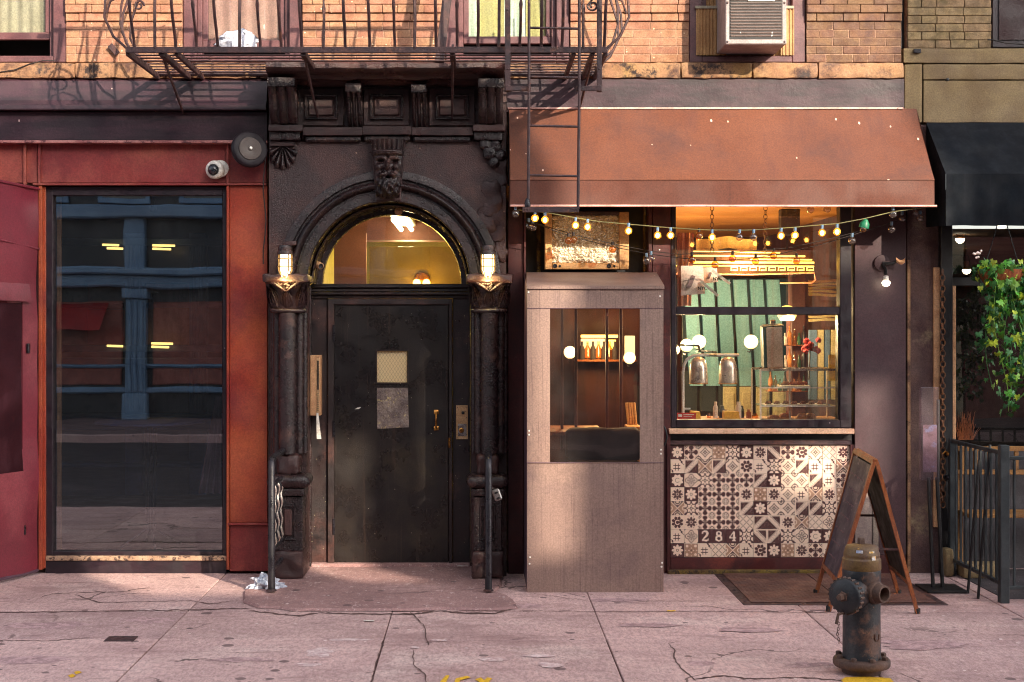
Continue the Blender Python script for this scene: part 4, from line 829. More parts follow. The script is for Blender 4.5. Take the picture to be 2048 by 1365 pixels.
tl = g.n('ShaderNodeBsdfTranslucent'); g.to(tl.inputs[0], g.mix(wire, h(252,236,200), h(110,84,60))); mx = g.n('ShaderNodeMixShader'); mx.inputs[0].default_value = .45
g.to(g.b.inputs['Base Color'], h(226,210,176)); g.b.inputs['Roughness'].default_value = .25
g.t.links.new(g.b.outputs[0], mx.inputs[1]); g.t.links.new(tl.outputs[0], mx.inputs[2]); g.t.links.new(mx.outputs[0], g.out.inputs[0])
m.build('wired_window', g.mat, dr)
for a, b, y0, y1 in ((751, 754, 700, 768), (814.5, 817, 700, 768), (754, 814, 700, 702.5), (754, 814, 765.5, 768)): m = MB(); m.pbox(a, b, y0, y1, Yd-.008, Yd+.01, .001); m.build('window_bead', M['doorframe'], dr)
M['sleeve'] = pm('sleeve', h(132,116,108), h(96,82,80), 8, wear=(h(190,170,120), 24, .56, .68), rough=.22, bump=1.0, bs=30, bd=.012)
m = MB(); m.grid(lambda u, v: (fx(754+u*(62+1.5*v)+v*.5, Yd), Yd-.006-.004*abs(noise.noise(Vector((u*5, v*6, 1)))), fz(776+v*(82-u*3), Yd)), 14, 16); tag(m.build('plastic_sleeve', M['sleeve'], None, True), 'crinkled clear plastic sheet taped on the dark door', 'sleeve')
hd = MB(); hd.pbox(867.5, 877.5, 820, 829, Yd-.008, Yd, .002); hd.pbox(867.5, 877.5, 853, 861, Yd-.008, Yd, .002)
a, b = P(872.5, 826, Yd-.005), P(872.5, 856, Yd-.005); hd.tube([a, a+Vector((0, -.035, -.012)), (a+b)/2+Vector((0, -.045, 0)), b+Vector((0, -.035, .012)), b], .008, 8); hd.build('handle', M['brass'], dr, True)
m = MB(); m.pbox(912, 936, 811, 879, Yd-.006, Yd+.006, .002); lk = m.build('lock_plate', M['plate'], dr)
m = MB(); m.lathe([(.012, 0), (.012, .004), (.006, .006), (0, .006)], P(926, 826, Yd-.006), (0, -1, 0), 12); m.build('keyhole', M['black'], lk)
m = MB(); m.lathe([(.019, 0), (.019, .008), (.012, .012), (.011, .006), (0, .006)], P(923, 861, Yd-.006), (0, -1, 0), 16); m.build('lock_cylinder', M['brass'], lk, True)
m = MB(); m.pbox(916, 933, 848, 873, Yd-.009, Yd-.004, .002); m.build('lock_trim', M['steel'], lk)
for px, py in ((914, 870), (914, 876), (933, 870), (934, 816), (933, 836), (915, 816)): m = MB(); m.lathe([(.004, 0), (.003, .002), (0, .002)], P(px, py, Yd-.006), (0, -1, 0), 6); m.build('screw', M['black'], lk)
for y0, y1 in ((650, 685), (842, 875), (1038, 1070)): m = MB(); m.pbox(665, 669.5, y0, y1, Yd-.026, Yd, .002); m.build('hinge', M['irondark'], dr)
m = MB(); m.pbox(897, 901, 876, 896, Yd-.03, Yd, .002); m.build('latch', M['brass'], dr)
for px, py in ((696, 650), (696, 654), (770, 650), (770, 654), (850, 636)): m = MB(); m.lathe([(.005, 0), (.004, .003), (0, .004)], P(px, py, Yd), (0, -1, 0), 6); m.build('bolt', M['doorframe'], dr)
m = MB(); m.pbox(622, 940, 1128, 1140, Yd-.06, Yd+.06, .004); m.build('threshold', M['landing'], dr)
def stroke_glyphs(strokes, org, sx, sz, Y, r, mat, name, parent):
    m = MB()
    for st in strokes: m.tube([(org[0]+x*sx, Y, org[1]+z*sz) for x, z in st], r, 6)
    return m.build(name, mat, parent)
D2 = [[(0, .8), (.2, 1), (.6, 1), (.8, .8), (.8, .6), (0, 0), (.8, 0)]]; D8 = [[(.4, .52), (.1, .65), (.1, .9), (.4, 1), (.7, .9), (.7, .65), (.4, .52), (.05, .35), (.05, .12), (.4, 0), (.75, .12), (.75, .35), (.4, .52)]]
for i, gl_ in enumerate((D2, D8, D2)): stroke_glyphs(gl_, (fx(771+i*9.5, Yd), fz(697, Yd)), .026, .034, Yd-.002, .0032, M['black'], 'numeral', dr)
# hall behind the fanlight
M['hallwall'] = pm('hallwall', h(196,184,96), h(176,162,80), 2, rough=.4)
M['hallbrown'] = pm('hallbrown', h(120,70,56), h(100,58,48), 2, rough=.6)
M['hallceil'] = pm('hallceil', h(186,156,96), h(166,136,82), 2, rough=.4)
room('hall', -1.32, .02, .33, 4.4, .03, 2.78, M['hallwall'], M['floorwood'], M['hallceil'])
m = MB(); m.box(-1.20, -.93, 1.4, 1.44, .03, 2.6); tag(m.build('hall_cupboard', M['hallbrown']), 'dark brown cupboard side seen left in the fanlight', 'cupboard')
m = MB(); m.box(-1.31, .01, 2.0, 2.3, 2.58, 2.779); struct(m.build('hall_beam', M['hallbrown']))
fl = thing('ceiling_tube_lamp', 'glowing twin tube ceiling lamp seen through the fanlight', 'lamp', (-.62, 1.2, 2.7))
for dx in (-.045, .045): m = MB(); m.tube([(-.62+dx, .75, 2.665), (-.62+dx, 1.9, 2.665)], .018, 10); m.build('tube', M['tubeglow'], fl, True)
m = MB(); m.box(-.70, -.54, .70, 1.95, 2.695, 2.74, .01); m.build('housing', M['white'], fl); lamp('tube_light', fl, (-.62, 2.4, 2.4), 10, (1, .82, .42), .1)
hl = thing('hall_wall_lamp', 'twin bulb wall lamp glowing low in the fanlight', 'lamp', (-.58, 4.3, 2.2))
for dx in (-.05, .05): m = MB(); m.sphere((-.58+dx, 4.25, 2.27), .04, 12); m.build('bulb', M['bulbhot'], hl, True)
m = MB(); m.lathe([(.09, 0), (.08, .03), (0, .04)], (-.58, 4.39, 2.30), (0, -1, 0), 14); m.build('backplate', M['brass'], hl, True)
M['mirror'] = pm('mirror', h(200,180,120), h(190,168,110), 1, rough=.12, metal=.9, bump=0)
m = MB(); m.box(-.92, -.12, 1.6, 1.62, 1.3, 2.50, .004); mo = tag(m.build('inner_window', glass('innerglass', (.85,.75,.5), .10, .03, .25, .1, (.6,.45,.2), 1.0)), 'yellowish glazed inner screen behind the fanlight', 'screen')
# ------------------------------------------------------------------ fittings on and beside the portal
M['cage'] = pm('cage', h(196,170,120), h(160,130,90), 10, rough=.35, metal=.6, bump=.1)
def jar_lamp(px, label):
    c = P(px, 528, -.36); t = thing('caged_wall_lamp', label, 'wall lamp', (c.x, -.30, c.z-.12), 'caged lamps beside the arch')
    z0 = c.z
    m = MB(); m.lathe([(.0, .135), (.045, .13), (.052, .115), (.05, .095), (.056, .09), (.056, .065), (.0, .06)], (c.x, -.36, z0), seg=20); m.tube([(c.x, -.36, z0+.11), (c.x, -.24, z0+.12), (c.x, -.12, z0+.12)], .022, 10); m.build('cap', M['portal_hi'], t, True)
    m = MB(); m.lathe([(.040, .064), (.041, .0), (.040, -.04), (.034, -.065), (.02, -.082), (0, -.088)], (c.x, -.36, z0), seg=20); m.build('jar', M['lampglow'], t, True)
    for q in range(5):
        a = q*2*PI/5+.3
        m = MB(); m.tube([(c.x+.051*math.cos(a), -.36+.051*math.sin(a), z0+.07), (c.x+.051*math.cos(a), -.36+.051*math.sin(a), z0-.05), (c.x+.03*math.cos(a), -.36+.03*math.sin(a), z0-.09), (c.x, -.36, z0-.102)], .0048, 5); m.build('guard_rib', M['cage'], t, True)
    lamp('lamp_light', t, (c.x, -.40, z0-.135), 1.6, (1, .70, .27), .03)
    for zz in (.035, -.02): m = MB(); m.tube([(c.x+.052*math.cos(2*PI*q/20), -.36+.052*math.sin(2*PI*q/20), z0+zz) for q in range(20)], .0045, 5, closed=True); m.build('guard_ring', M['cage'], t, True)
jar_lamp(570, 'glowing caged jar lamp on the arch capital beside the orange panel')
jar_lamp(976, 'glowing caged jar lamp on the arch capital beside the maroon post')
# small bullet camera in the arch corner
c = P(636, 530, .05); t = thing('bullet_camera', 'small tan bullet camera tucked in the arch corner', 'camera', tuple(c))
ax = Vector((.5, -.8, -.25)).normalized()
m = MB(); m.lathe([(0, -.05), (.024, -.05), (.026, -.01), (.026, .045), (.020, .05)], c, ax, 16); m.build('body', M['tan'], t, True)
m = MB(); m.lathe([(.019, .044), (.012, .040), (0, .04)], c, ax, 14); m.build('lens', M['black'], t, True)
m = MB(); m.tube([c-ax*.03, c+Vector((-.03, .06, .05))], .014, 8); m.lathe([(.03, 0), (.028, .012), (0, .014)], c+Vector((-.045, .06, .06)), (1, -.3, 0), 12); m.build('bracket', M['iron'], t, True)
# round lamp base inside the top of the arch
c = P(797, 423, .12); m = MB(); m.lathe([(.03, 0), (.028, .02), (.012, .03), (.012, .04), (0, .042)], c, (0, -1, -.2), 14); tag(m.build('lamp_socket', M['tan'], None, True), 'empty round lamp socket under the arch crown', 'socket')
# intercom, its paper strip, sticker
Yi = .13
t = thing('intercom', 'tall tan intercom panel on the left door jamb', 'intercom', tuple(P(629, 832, Yi)))
m = MB(); m.pbox(620, 641, 711, 832, Yi, Yd+.01, .004); m.build('box', M['tan'], t)
m = MB(); m.pbox(633, 639, 717, 826, Yi-.004, Yi+.002, .001); pl = m.build('button_plate', M['plate'], t)
for q in range(9): m = MB(); m.lathe([(.004, 0), (.003, .003), (0, .003)], P(636, 788+q*4.2, Yi-.004), (0, -1, 0), 8); m.build('button', M['black'], pl)
m = MB(); m.pbox(634.5, 637.5, 722, 780, Yi-.006, Yi-.003, .0008); m.build('speaker_slot', M['black'], pl)
m = MB(); m.grid(lambda u, v: (fx(633+u*(4+5*v)+v*1, Yi), Yi-.006-.01*math.sin(v*2.5), fz(826+v*52, Yi)), 3, 10); tag(m.build('paper_strip', M['white'], None, True), 'white paper strip dangling from the tan intercom', 'paper')
m = MB(); m.add([P(709, 819, Yd-.002), P(715, 815.5, Yd-.002), P(722, 815, Yd-.002), P(718, 818.5, Yd-.002)], [(0, 1, 2, 3)]); tag(m.build('sticker_scrap', M['white']), 'torn white sticker scrap on the dark door', 'sticker')
# white dome camera and round horn on the red steel
c = P(436, 340, -.03); t = thing('dome_camera', 'white dome security camera on the red steel fascia', 'camera', tuple(c))
m = MB(); m.lathe([(.062, 0), (.062, .03), (.055, .035), (0, .035)], c+Vector((.022, 0, .006)), (0, -1, 0), 24); m.build('base', M['white'], t, True)
m = MB(); m.lathe([(.068, 0), (.068, .03), (.06, .05), (.045, .055), (.04, .05)], c+Vector((-.01, -.03, -.004)), (-.18, -1, -.1), 24); m.build('housing', M['white'], t, True)
m = MB(); m.lathe([(.041*math.cos(q*PI/12), .05+.036*math.sin(q*PI/12)) for q in range(7)], c+Vector((-.01, -.03, -.004)), (-.18, -1, -.1), 20); m.build('dome', M['farglass'], t, True)
c = P(499, 299, -.20); ax = Vector((.38, -.85, .12)).normalized(); t = thing('alarm_horn', 'dark round alarm siren tilted off the steel fascia', 'alarm', tuple(c))
M['horn'] = pm('horn', h(38,29,35), h(30,23,30), 4, rough=.5, spec=.25, bump=.15); M['horn2'] = pm('horn2', h(78,62,56), h(68,54,50), 4, rough=.45)
m = MB(); m.lathe([(0, -.10), (.07, -.09), (.118, -.05), (.135, -.01), (.132, .012), (.118, .022), (.08, .018)], c, ax, 32); m.build('shell', M['horn'], t, True)
m = MB(); m.lathe([(.085, .016), (.082, .026), (.05, .03), (.02, .03), (.018, .036), (0, .038)], c, ax, 28); m.build('face', M['horn2'], t, True)
m = MB(); m.lathe([(.012, .036), (.01, .044), (0, .045)], c, ax, 12); m.build('bolt', M['steel'], t, True)
m = MB(); m.tube([c-ax*.08, c-ax*.12+Vector((0, .06, 0)), P(520, 290, -.03)], .02, 8); m.build('arm', M['iron'], t, True)
m = MB(); m.tube([P(531, 268, -.13)]+[P(529+3*math.sin(q*1.3), 268+q*29, -.135) for q in range(1, 10)], .0045, 6); tag(m.build('loose_cable', M['cabledark'], None, True), 'thin dark cable hanging down the left edge of the portal', 'cable')

# ------------------------------------------------------------------ pipe railings
def railing(X, Yf, Yb, label, panel):
    t = thing('pipe_railing', label, 'railing', (X, Yf, .028), 'railings at the door landing')
    m = MB(); z = .925
    m.tube([(X, Yf, .026), (X, Yf, z-.07), (X, Yf+.02, z-.02), (X, Yf+.07, z), (X, Yb-.04, z+.0), (X, Yb, z-.0)], .0245, 12); m.build('pipe', M['irondark'], t, True)
    m = MB(); m.tube([(X, Yb-.05, .026), (X, Yb-.05, z)], .018, 10); m.build('back_post', M['irondark'], t, True)
    for zz in (.74, .30, .16):
        m = MB(); m.box(X-.012, X+.012, Yf+.02, Yb-.06, zz-.012, zz+.012, .003); m.build('rail', M['irondark'], t)
    if panel:
        for q in range(7):
            yy = Yf+.07+q*(Yb-Yf-.18)/6; m = MB(); pts = [(X+.008*math.sin(k_*1.6), yy+.008*math.cos(k_*1.6), .31+.42*k_/14) for k_ in range(15)]
            m.tube(pts, [.007+.006*max(0, math.sin(k_*PI/4.67)) for k_ in range(15)], 6); m.build('baluster', M['chrome'] if q % 2 else M['irondark'], t, True)
    m = MB(); m.lathe([(.036, 0), (.036, .006), (.024, .012)], (X, Yf, .027), seg=14); m.build('foot', M['iron'], t)
    return t
railing(fx(543, -.84), -.84, -.16, 'dark pipe railing with twisted bars by the orange panel', True)
railing(fx(977, -.84), -.84, -.30, 'plain dark pipe railing carrying the key box', False)
c = P(994, 990, -.80); t = thing('key_box', 'small grey key lockbox hung on the plain pipe railing', 'lockbox', tuple(c))
bm = MB(); bm.box(-.026, .026, -.015, .015, -.04, .04, .008); R_ = Matrix.Rotation(-.35, 3, 'Y'); bm.v = [tuple(R_ @ Vector(v)+c) for v in bm.v]; bm.build('case', M['steel'], t)
for dz in (.016, -.022): m = MB(); m.box(-.012, .012, -.018, -.014, dz-.006, dz+.006, .001); m.v = [tuple(R_ @ Vector(v)+c) for v in m.v]; m.build('dial', M['black'], t)
m = MB(); m.tube([c+Vector((-.02, .0, .04)), c+Vector((-.05, -.0, .06)), c+Vector((-.068, -.01, .03))], .005, 6); m.build('shackle', M['steel'], t)
# white plastic bag at the railing foot, scraps
cb = gp(530, 1184); tag(crumple((cb[0], cb[1]+.06, .036), .085, .05, .055, .9, 9, 40, 22).build('plastic_bag', pm('bagwhite', h(222,226,238), h(190,196,214), 10, rough=.4, bump=1.0, bs=30, bd=.03), None, True, 30), 'crumpled white plastic bag on the pavement at the railing foot', 'bag')
for (px, py, w_, lab) in ((738, 1243, 10, 'small white paper scrap on the pavement before the door'), (925, 1141, 12, 'flattened white wrapper on the doorstep by the door'), (1343, 1223, 8, 'tiny yellow cigarette end on the pavement right of the booth')):
    x, y = gp(px, py); m = MB(); m.grid(lambda u, v: (x+(u-.5)*w_/150, y+(v-.5)*.03, (.032 if 1000 > px > 900 else .003)+.006*abs(noise.noise(Vector((u*3, v*3, px))))), 5, 3); tag(m.build('litter', M['ypaint'] if px == 1343 else M['white'], None, True), lab, 'litter')

# ------------------------------------------------------------------ fire escape
fe = thing('fire_escape', 'rusty iron fire escape balcony above the arch', 'fire escape', (fx(730), -.5, 3.66))
zf = 3.68; Yf, Yb = -.97, -.06; XL_, XR_ = fx(252, Yf), fx(1214, Yf)
for q in range(9):
    y = Yf+.02+q*(Yb-Yf-.05)/8; m = MB(); m.box(XL_+.01, XR_-.01, y-.013, y+.013, zf+.0, zf+.008, .002); m.rough(.0015, 5, q); m.build('floor_slat', M['iron'], fe)
m = MB(); m.box(XL_, XR_, Yf-.018, Yf-.002, zf-.028, zf+.014, .003); m.build('front_bar', M['iron'], fe)
m = MB(); m.box(XL_, XR_, Yb, Yb+.02, zf-.02, zf+.02, .003); m.build('back_bar', M['iron'], fe)
for px in (255, 322, 352, 606, 905, 1020, 1148, 1186, 1212):
    X = fx(px, Yf); wv = .012 if px not in (322, 606, 905) else .018
    m = MB(); m.box(X-wv, X+wv, Yf+.001, Yb+.03, zf-.045, zf-.003, .004); m.rough(.002, 8, px); m.build('joist', M['iron'], fe)
for a, b in (((322, 103, -.9), (367, 226, -.07)), ((604, 92, -.9), (636, 236, -.13)), ((906, 92, -.9), (904, 240, -.13)), ((1190, 98, -.9), (1159, 216, -.03))):
    p0, p1 = P(*a), P(*b); m = MB(); m.tube([p0, p0.lerp(p1, .5), p1], .015, 8, flat=.6); m.rough(.002, 8, a[0]); m.build('strut', M['iron'], fe, True)
rr = random.Random(4)
bal = [270, 311, 352, 394, 436, 480, 521, 563, 604, 648, 691, 740, 790, 830, 872, 914, 956, 998, 1040, 1082, 1124, 1166, 1208]
prof = [(-.975, 3.685), (-.985, 3.72), (-1.03, 3.79), (-1.09, 3.88), (-1.13, 3.98), (-1.14, 4.08), (-1.13, 4.2), (-1.10, 4.32), (-1.06, 4.45), (-1.03, 4.58)]
for i, px in enumerate(bal):
    X = fx(px, Yf); straight = (i % 4 == 1); m = MB()
    pts = [(X+rr.uniform(-.002, .002), (y if not straight else -.985), z) for y, z in prof]
    rad = [.0105]*len(pts)
    if i % 3 == 0:
        pts2 = []; rad = []
        for k_ in range(28):
            f = k_/27*(len(pts)-1); a_ = int(min(f, len(pts)-2)); v_ = Vector(pts[a_]).lerp(Vector(pts[a_+1]), f-a_); pts2.append(v_); rad.append(.0095+(.004*math.sin(k_*1.9) if 10 < k_ < 24 else 0))
        pts = pts2
    m.tube(pts, rad, 6); m.build('baluster', M['iron'], fe, True)
for zr, yr in ((4.58, -1.03),): m = MB(); m.tube([(XL_-.1, yr, zr), (XR_+.1, yr, zr)], .016, 8); m.build('top_rail', M['iron'], fe)
def spiral(c, r0, r1, turns, plane, a0=0.0, n=36):
    pts = []
    for k_ in range(n):
        f = k_/(n-1); r = r0+(r1-r0)*f; a = a0+turns*2*PI*f; pts.append(Vector(c)+Vector((r*math.cos(a), 0, r*math.sin(a))) if plane == 'xz' else Vector(c)+Vector((0, r*math.cos(a), r*math.sin(a))))
    return pts
for sg, X0 in ((-1, XL_), (1, XR_)):
    for q, y in enumerate((-.95, -.72, -.48, -.24)):
        bel = .15 if q != 1 else .10
        m = MB(); m.tube([(X0, y, 3.69), (X0+sg*bel*.6, y, 3.77), (X0+sg*bel, y, 3.90), (X0+sg*bel*.95, y, 4.02), (X0+sg*bel*.6, y, 4.18), (X0+sg*bel*.25, y, 4.35), (X0+sg*.02, y, 4.58)], .009, 6); m.build('end_bar', M['iron'], fe, True)
    m = MB(); m.tube(spiral((X0+sg*.02, -1.0, 4.13), .11, .02, 1.6, 'xz', 0 if sg < 0 else PI), .008, 6); m.build('scroll', M['iron'], fe, True)
    m = MB(); m.tube([(X0+sg*.13, -.97, 3.92), (X0+sg*.10, -.98, 4.0), (X0+sg*.0, -1.0, 4.04), (X0-sg*.09, -1.02, 4.02), (X0-sg*.135, -1.02, 3.96)]+spiral((X0-sg*.10, -1.02, 3.96), .036, .012, 1.2, 'xz', PI if sg > 0 else 0, 20), .007, 6); m.build('scroll', M['iron'], fe, True)
m = MB(); m.tube(spiral((fx(752, -1.1), -1.12, 4.20), .10, .10, .5, 'xz', PI, 20), .008, 6); m.build('scroll', M['iron'], fe, True)
m = MB(); m.tube(spiral((fx(693, -1.1), -1.12, 4.22), .05, .02, 1.3, 'xz', PI, 24), .007, 6); m.build('scroll', M['iron'], fe, True)
m = MB(); m.box(fx(877, -.4), fx(895, -.4), -.45, -.4, 3.69, 4.8, .004); A_ = Matrix.Rotation(.12, 3, 'Y'); c0 = Vector((fx(886, -.4), -.42, 3.9)); m.v = [tuple(A_ @ (Vector(v)-c0)+c0) for v in m.v]; m.build('stair_stringer', M['iron'], fe)
# guides that carry the drop ladder
for px0, px1 in ((1010, 1021), (1194, 1204)):
    m = MB(); m.pbox(px0, px1, -60, 184, -1.06, -1.035, .002); gd = m.build('ladder_guide', M['iron'], fe)
    for py in (20, 138, 172, 180): m = MB(); m.lathe([(.008, 0), (.007, .004), (0, .006)], P((px0+px1)/2, py, -1.06), (0, -1, 0), 8); m.build('rivet', M['iron'], gd)
for a, b in ((1011, 1062), (1152, 1203)): m = MB(); m.pbox(a, b, 172, 182, -1.085, -1.061, .002); m.rough(.0015, 10, a); m.build('guide_bracket', M['iron'], fe)
ld = thing('drop_ladder', 'thin rusty drop ladder hanging in front of the brown awning', 'ladder', (fx(1108, -1.1), -1.1, fz(425, -1.1)))
Yl = -1.10
for px, px2 in ((1058, 1056.5), (1158.5, 1156)): m = MB(); m.tube([P(px, -60, Yl), P(px, 200, Yl), P(px2, 418, Yl)], .0105, 8); m.build('rail', M['iron'], ld, True)
for py in (-40, 57, 155, 253, 352): m = MB(); m.tube([P(1058, py-1, Yl), P(1158, py+1, Yl)], .0085, 8); m.build('rung', M['iron'], ld, True)
m = MB(); m.pbox(1045, 1158, 414, 425, Yl-.012, Yl+.01, .002); sh = m.build('shoe_bar', M['iron'], ld)
for px in (1050, 1056, 1147, 1153): m = MB(); m.lathe([(.006, 0), (.005, .004), (0, .005)], P(px, 419, Yl-.012), (0, -1, 0), 8); m.build('bolt', M['iron'], sh)
m = MB(); m.lathe([(.02, 0), (.022, .02), (.014, .05), (.004, .06)], P(1055, 414, Yl), seg=10); m.build('weight', M['irondark'], ld, True)
# iron wall plate and cable
m = MB(); m.box(-.045, .045, -.012, 0, -.022, .022, .003); R_ = Matrix.Rotation(.85, 3, 'Y'); c = P(228, 100, -.02); m.v = [tuple(R_ @ Vector(v)+c) for v in m.v]; tag(m.build('anchor_plate', M['iron']), 'rusty slanted anchor plate on the brick left of the fire escape', 'plate')
m = MB(); m.tube([P(-20, 148, -.06), P(30, 140, -.065), P(60, 128, -.065), P(85, 122, -.06), P(110, 122, -.055)], .004, 6); tag(m.build('wall_cable', M['cabledark'], None, True), 'dark cable sagging along the stone belt at far left', 'cable')
# ------------------------------------------------------------------ cafe shopfront (right)
cf = thing('cafe_shopfront', 'maroon framed cafe shopfront with sash window under the brown awning', 'shopfront', (fx(1400), 0, 0))
m = MB(); m.box(fx(1013, -.03), fx(1808, -.03), -.035, .018, fz(226), fz(158, -.03), .003); m.build('fascia', M['canopy'], cf)
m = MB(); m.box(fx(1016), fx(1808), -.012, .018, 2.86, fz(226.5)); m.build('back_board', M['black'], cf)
for a, b, y1, mt in ((1016, 1047, 1150, 'maroon'), (1297, 1304, 1146, 'maroon'), (1305, 1341, 1146, 'maroon')):
    m = MB(); m.pbox(a, b, 405, y1, -.02 if a != 1305 else -.01, .10, .003); po = m.build('post', M[mt], cf)
    if a != 1297:
        for py in (500, 610, 715, 815, 920, 1025): m = MB(); m.lathe([(.006, 0), (.005, .003), (0, .004)], P((a+b)/2-(0 if a == 1016 else 4), py, -.02 if a != 1305 else -.01), (0, -1, 0), 8); m.build('rivet', M['maroon'] if a != 1305 else M['white'], po)
m = MB(); m.pbox(1047.5, 1052, 405, 1150, -.045, .05, .002); m.build('angle_post', M['maroon'], cf)
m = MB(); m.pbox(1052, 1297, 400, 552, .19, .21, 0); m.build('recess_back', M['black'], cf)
m = MB(); m.pbox(1052.5, 1296.5, 546, 552, .0, .19, .002); m.build('recess_shelf', M['iron'], cf)
M['rustpipe'] = pm('rustpipe', h(120,96,40), h(80,58,34), 8, rough=.8, wear=(h(50,36,24), 14, .5, .6))
for px, r in ((1077, .016), (1288, .009)): m = MB(); m.tube([P(px, 400, .12), P(px, 546, .12)], r, 8); m.rough(.002, 10, px); m.build('pipe', M['rustpipe'], cf, True)
# foil stuffed in a timber frame
fb = thing('foil_box', 'crumpled foil panel in a timber frame above the grey booth', 'panel', tuple(P(1174, 540, .0)))
for a, b, y0, y1 in ((1090, 1104, 426, 539), (1238.5, 1258, 424, 539), (1104.5, 1238, 526, 539), (1104.5, 1238, 423, 431)): m = MB(); m.pbox(a, b, y0, y1, -.02, .1, .004); m.build('frame_board', M['tanwood'] if y0 != 423 else M['iron'], fb)
for px, r in ((1110, .017), (1218, .017), (1120, .009), (1229, .009)): m = MB(); m.lathe([(r, 0), (r*.9, .005), (r*.4, .006), (0, .003)], P(px, 532.5, -.02), (0, -1, 0), 14); m.build('screw', M['irondark'], fb, True)
m = MB()
def foil(u, v):
    p = Vector((u*1.35, v, 0)); q = abs(noise.noise(p*9))*.9+abs(noise.noise(p*19+Vector((3, 1, 0))))*.6+abs(noise.noise(p*40))*.35
    e_ = 0 if 0 < v < 1 else .4*noise.noise(p*11)*.03
    return (fx(1104+134*u, .0), .035-.045*q, fz(526-95*v, .0)+e_)
m.grid(foil, 120, 90); M['foil'] = pm('foil', h(244,232,210), h(226,210,186), 6, rough=.3, rv=.06, metal=.08, bump=.4, bs=60, bd=.01); m.build('foil', M['foil'], fb)

# brown awning
Ya_ = -.45; aw = thing('brown_awning', 'long terracotta canvas awning over the cafe window and booth', 'awning', (fx(1440), -.2, fz(412, Ya_)))
xa0, xa1 = fx(1018, -.03), fx(1869, Ya_); zt0, zt1, zt2 = fz(218, -.03), fz(360, Ya_), fz(412, Ya_)
m = MB(); m.grid(lambda u, v: (xa0+(xa1-xa0)*u, -.035+(Ya_+.035)*v+.016*math.sin(PI*v)*(.5+.5*abs(math.sin(PI*u*5)))+.006*noise.noise(Vector((u*7, v*2.5, 0))), zt0+(zt1-zt0)*v), 50, 14); m.build('slope', M['awning'], aw, True)
m = MB(); m.grid(lambda u, v: (xa0+(xa1-xa0)*u, Ya_+.002+.004*noise.noise(Vector((u*14, v, 2)))*v, zt1+(zt2-zt1)*v+.004*noise.noise(Vector((u*10, 0, 5)))*v), 70, 4); m.build('valance', M['valance'], aw, True)
for x in (xa0, xa1): m = MB(); m.add([(x, -.035, zt0), (x, Ya_, zt1), (x, Ya_, zt2), (x, -.035, zt2+.02)], [(0, 1, 2, 3)]); m.build('side', M['awning'], aw)
m = MB(); m.tube([(xa0, Ya_-.003, zt2), (xa1+.015, Ya_-.003, zt2-.002)], .008, 8); m.build('hem_pipe', M['trimwhite'], aw)
m = MB(); m.box(xa0-.01, fx(1806, -.04), -.048, -.036, zt0-.006, zt0+.008, .002); m.build('head_rail', M['trimwhite'], aw)
m = MB(); m.tube([(xa0, Ya_-.0, zt1), (xa1, Ya_-.0, zt1)], .004, 6); m.build('seam', M['awning'], aw)

# grey vinyl booth over the cafe door
Yv = -.75; bo = thing('entry_booth', 'grey mauve vinyl weather booth with a clear window', 'booth', (fx(1190, Yv), -.4, 0))
x0, x1 = fx(1054, Yv), fx(1327, Yv); zb, zm, ztp = .004, fz(572, Yv), fz(545, -.05)
m = MB()
for a, b, y0, y1 in ((1054, 1100, 617.5, 925.5), (1279.5, 1327, 617.5, 925.5), (1054, 1327, 926.5, 1185), (1054, 1327, 573, 616.5)):
    X0, X1, Z0, Z1 = fx(a, Yv), fx(b, Yv), fz(y1, Yv), fz(y0, Yv)
    m.grid(lambda u, v: (X0+(X1-X0)*u, Yv+.006*noise.noise(Vector(((X0+(X1-X0)*u)*3, (Z0+(Z1-Z0)*v)*2.5, 0))), Z0+(Z1-Z0)*v), 20, 20)
m.build('front_wall', M['vinyl'], bo, True)
m = MB()
for y in (617, 926): m.box(x0, x1, Yv-.004, Yv+.01, fz(y+.7, Yv), fz(y-.7, Yv), .001)
m.build('seam', M['viny_side'], bo)
m = MB(); m.quad((x0-.004, Yv-.012, zm), (x1+.004, Yv-.012, zm), (fx(1313, -.05)-.0, -.05, ztp), (x0+.02, -.05, ztp)); m.box(x0-.004, x1+.004, Yv-.014, Yv-.004, fz(579, Yv), zm, .002); m.build('roof', M['vinyl'], bo)
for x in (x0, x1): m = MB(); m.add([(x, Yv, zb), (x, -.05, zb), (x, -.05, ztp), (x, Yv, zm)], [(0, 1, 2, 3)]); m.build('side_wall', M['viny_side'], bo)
M['clearvinyl'] = glass('clearvinyl', (.95,.92,.90), .03, .02, .35, .03, (.5,.42,.4), 1.2)
m = MB(); m.pbox(1100, 1279, 617.5, 925.5, Yv+.006, Yv+.008, 0); m.build('window', M['clearvinyl'], bo)
for px, py in ((1058, 862), (1058, 870), (1322, 900), (1322, 908), (1060, 1115), (1059, 1128), (1324, 1126), (1323, 1134), (1057, 585), (1320, 593)): m = MB(); m.lathe([(.007, 0), (.006, .004), (0, .005)], P(px, py, Yv-.003), (0, -1, 0), 8); m.build('snap', M['white'], bo, True)
m = MB(); m.tube([P(1328, 853, Yv+.02), P(1332, 862, Yv+.01), P(1334, 873, Yv+.01), P(1332, 884, Yv+.01), P(1328, 892, Yv+.02)], .006, 8); m.build('handle', M['black'], bo, True)
m = MB()
for x in (x0+.02, x1-.02): m.tube([(x, Yv+.03, .01), (x, Yv+.03, zm-.03)], .013, 8)
m.tube([(x0+.02, Yv+.03, zm-.03), (x1-.02, Yv+.03, zm-.03)], .013, 8); m.build('inner_frame', M['irondark'], bo)

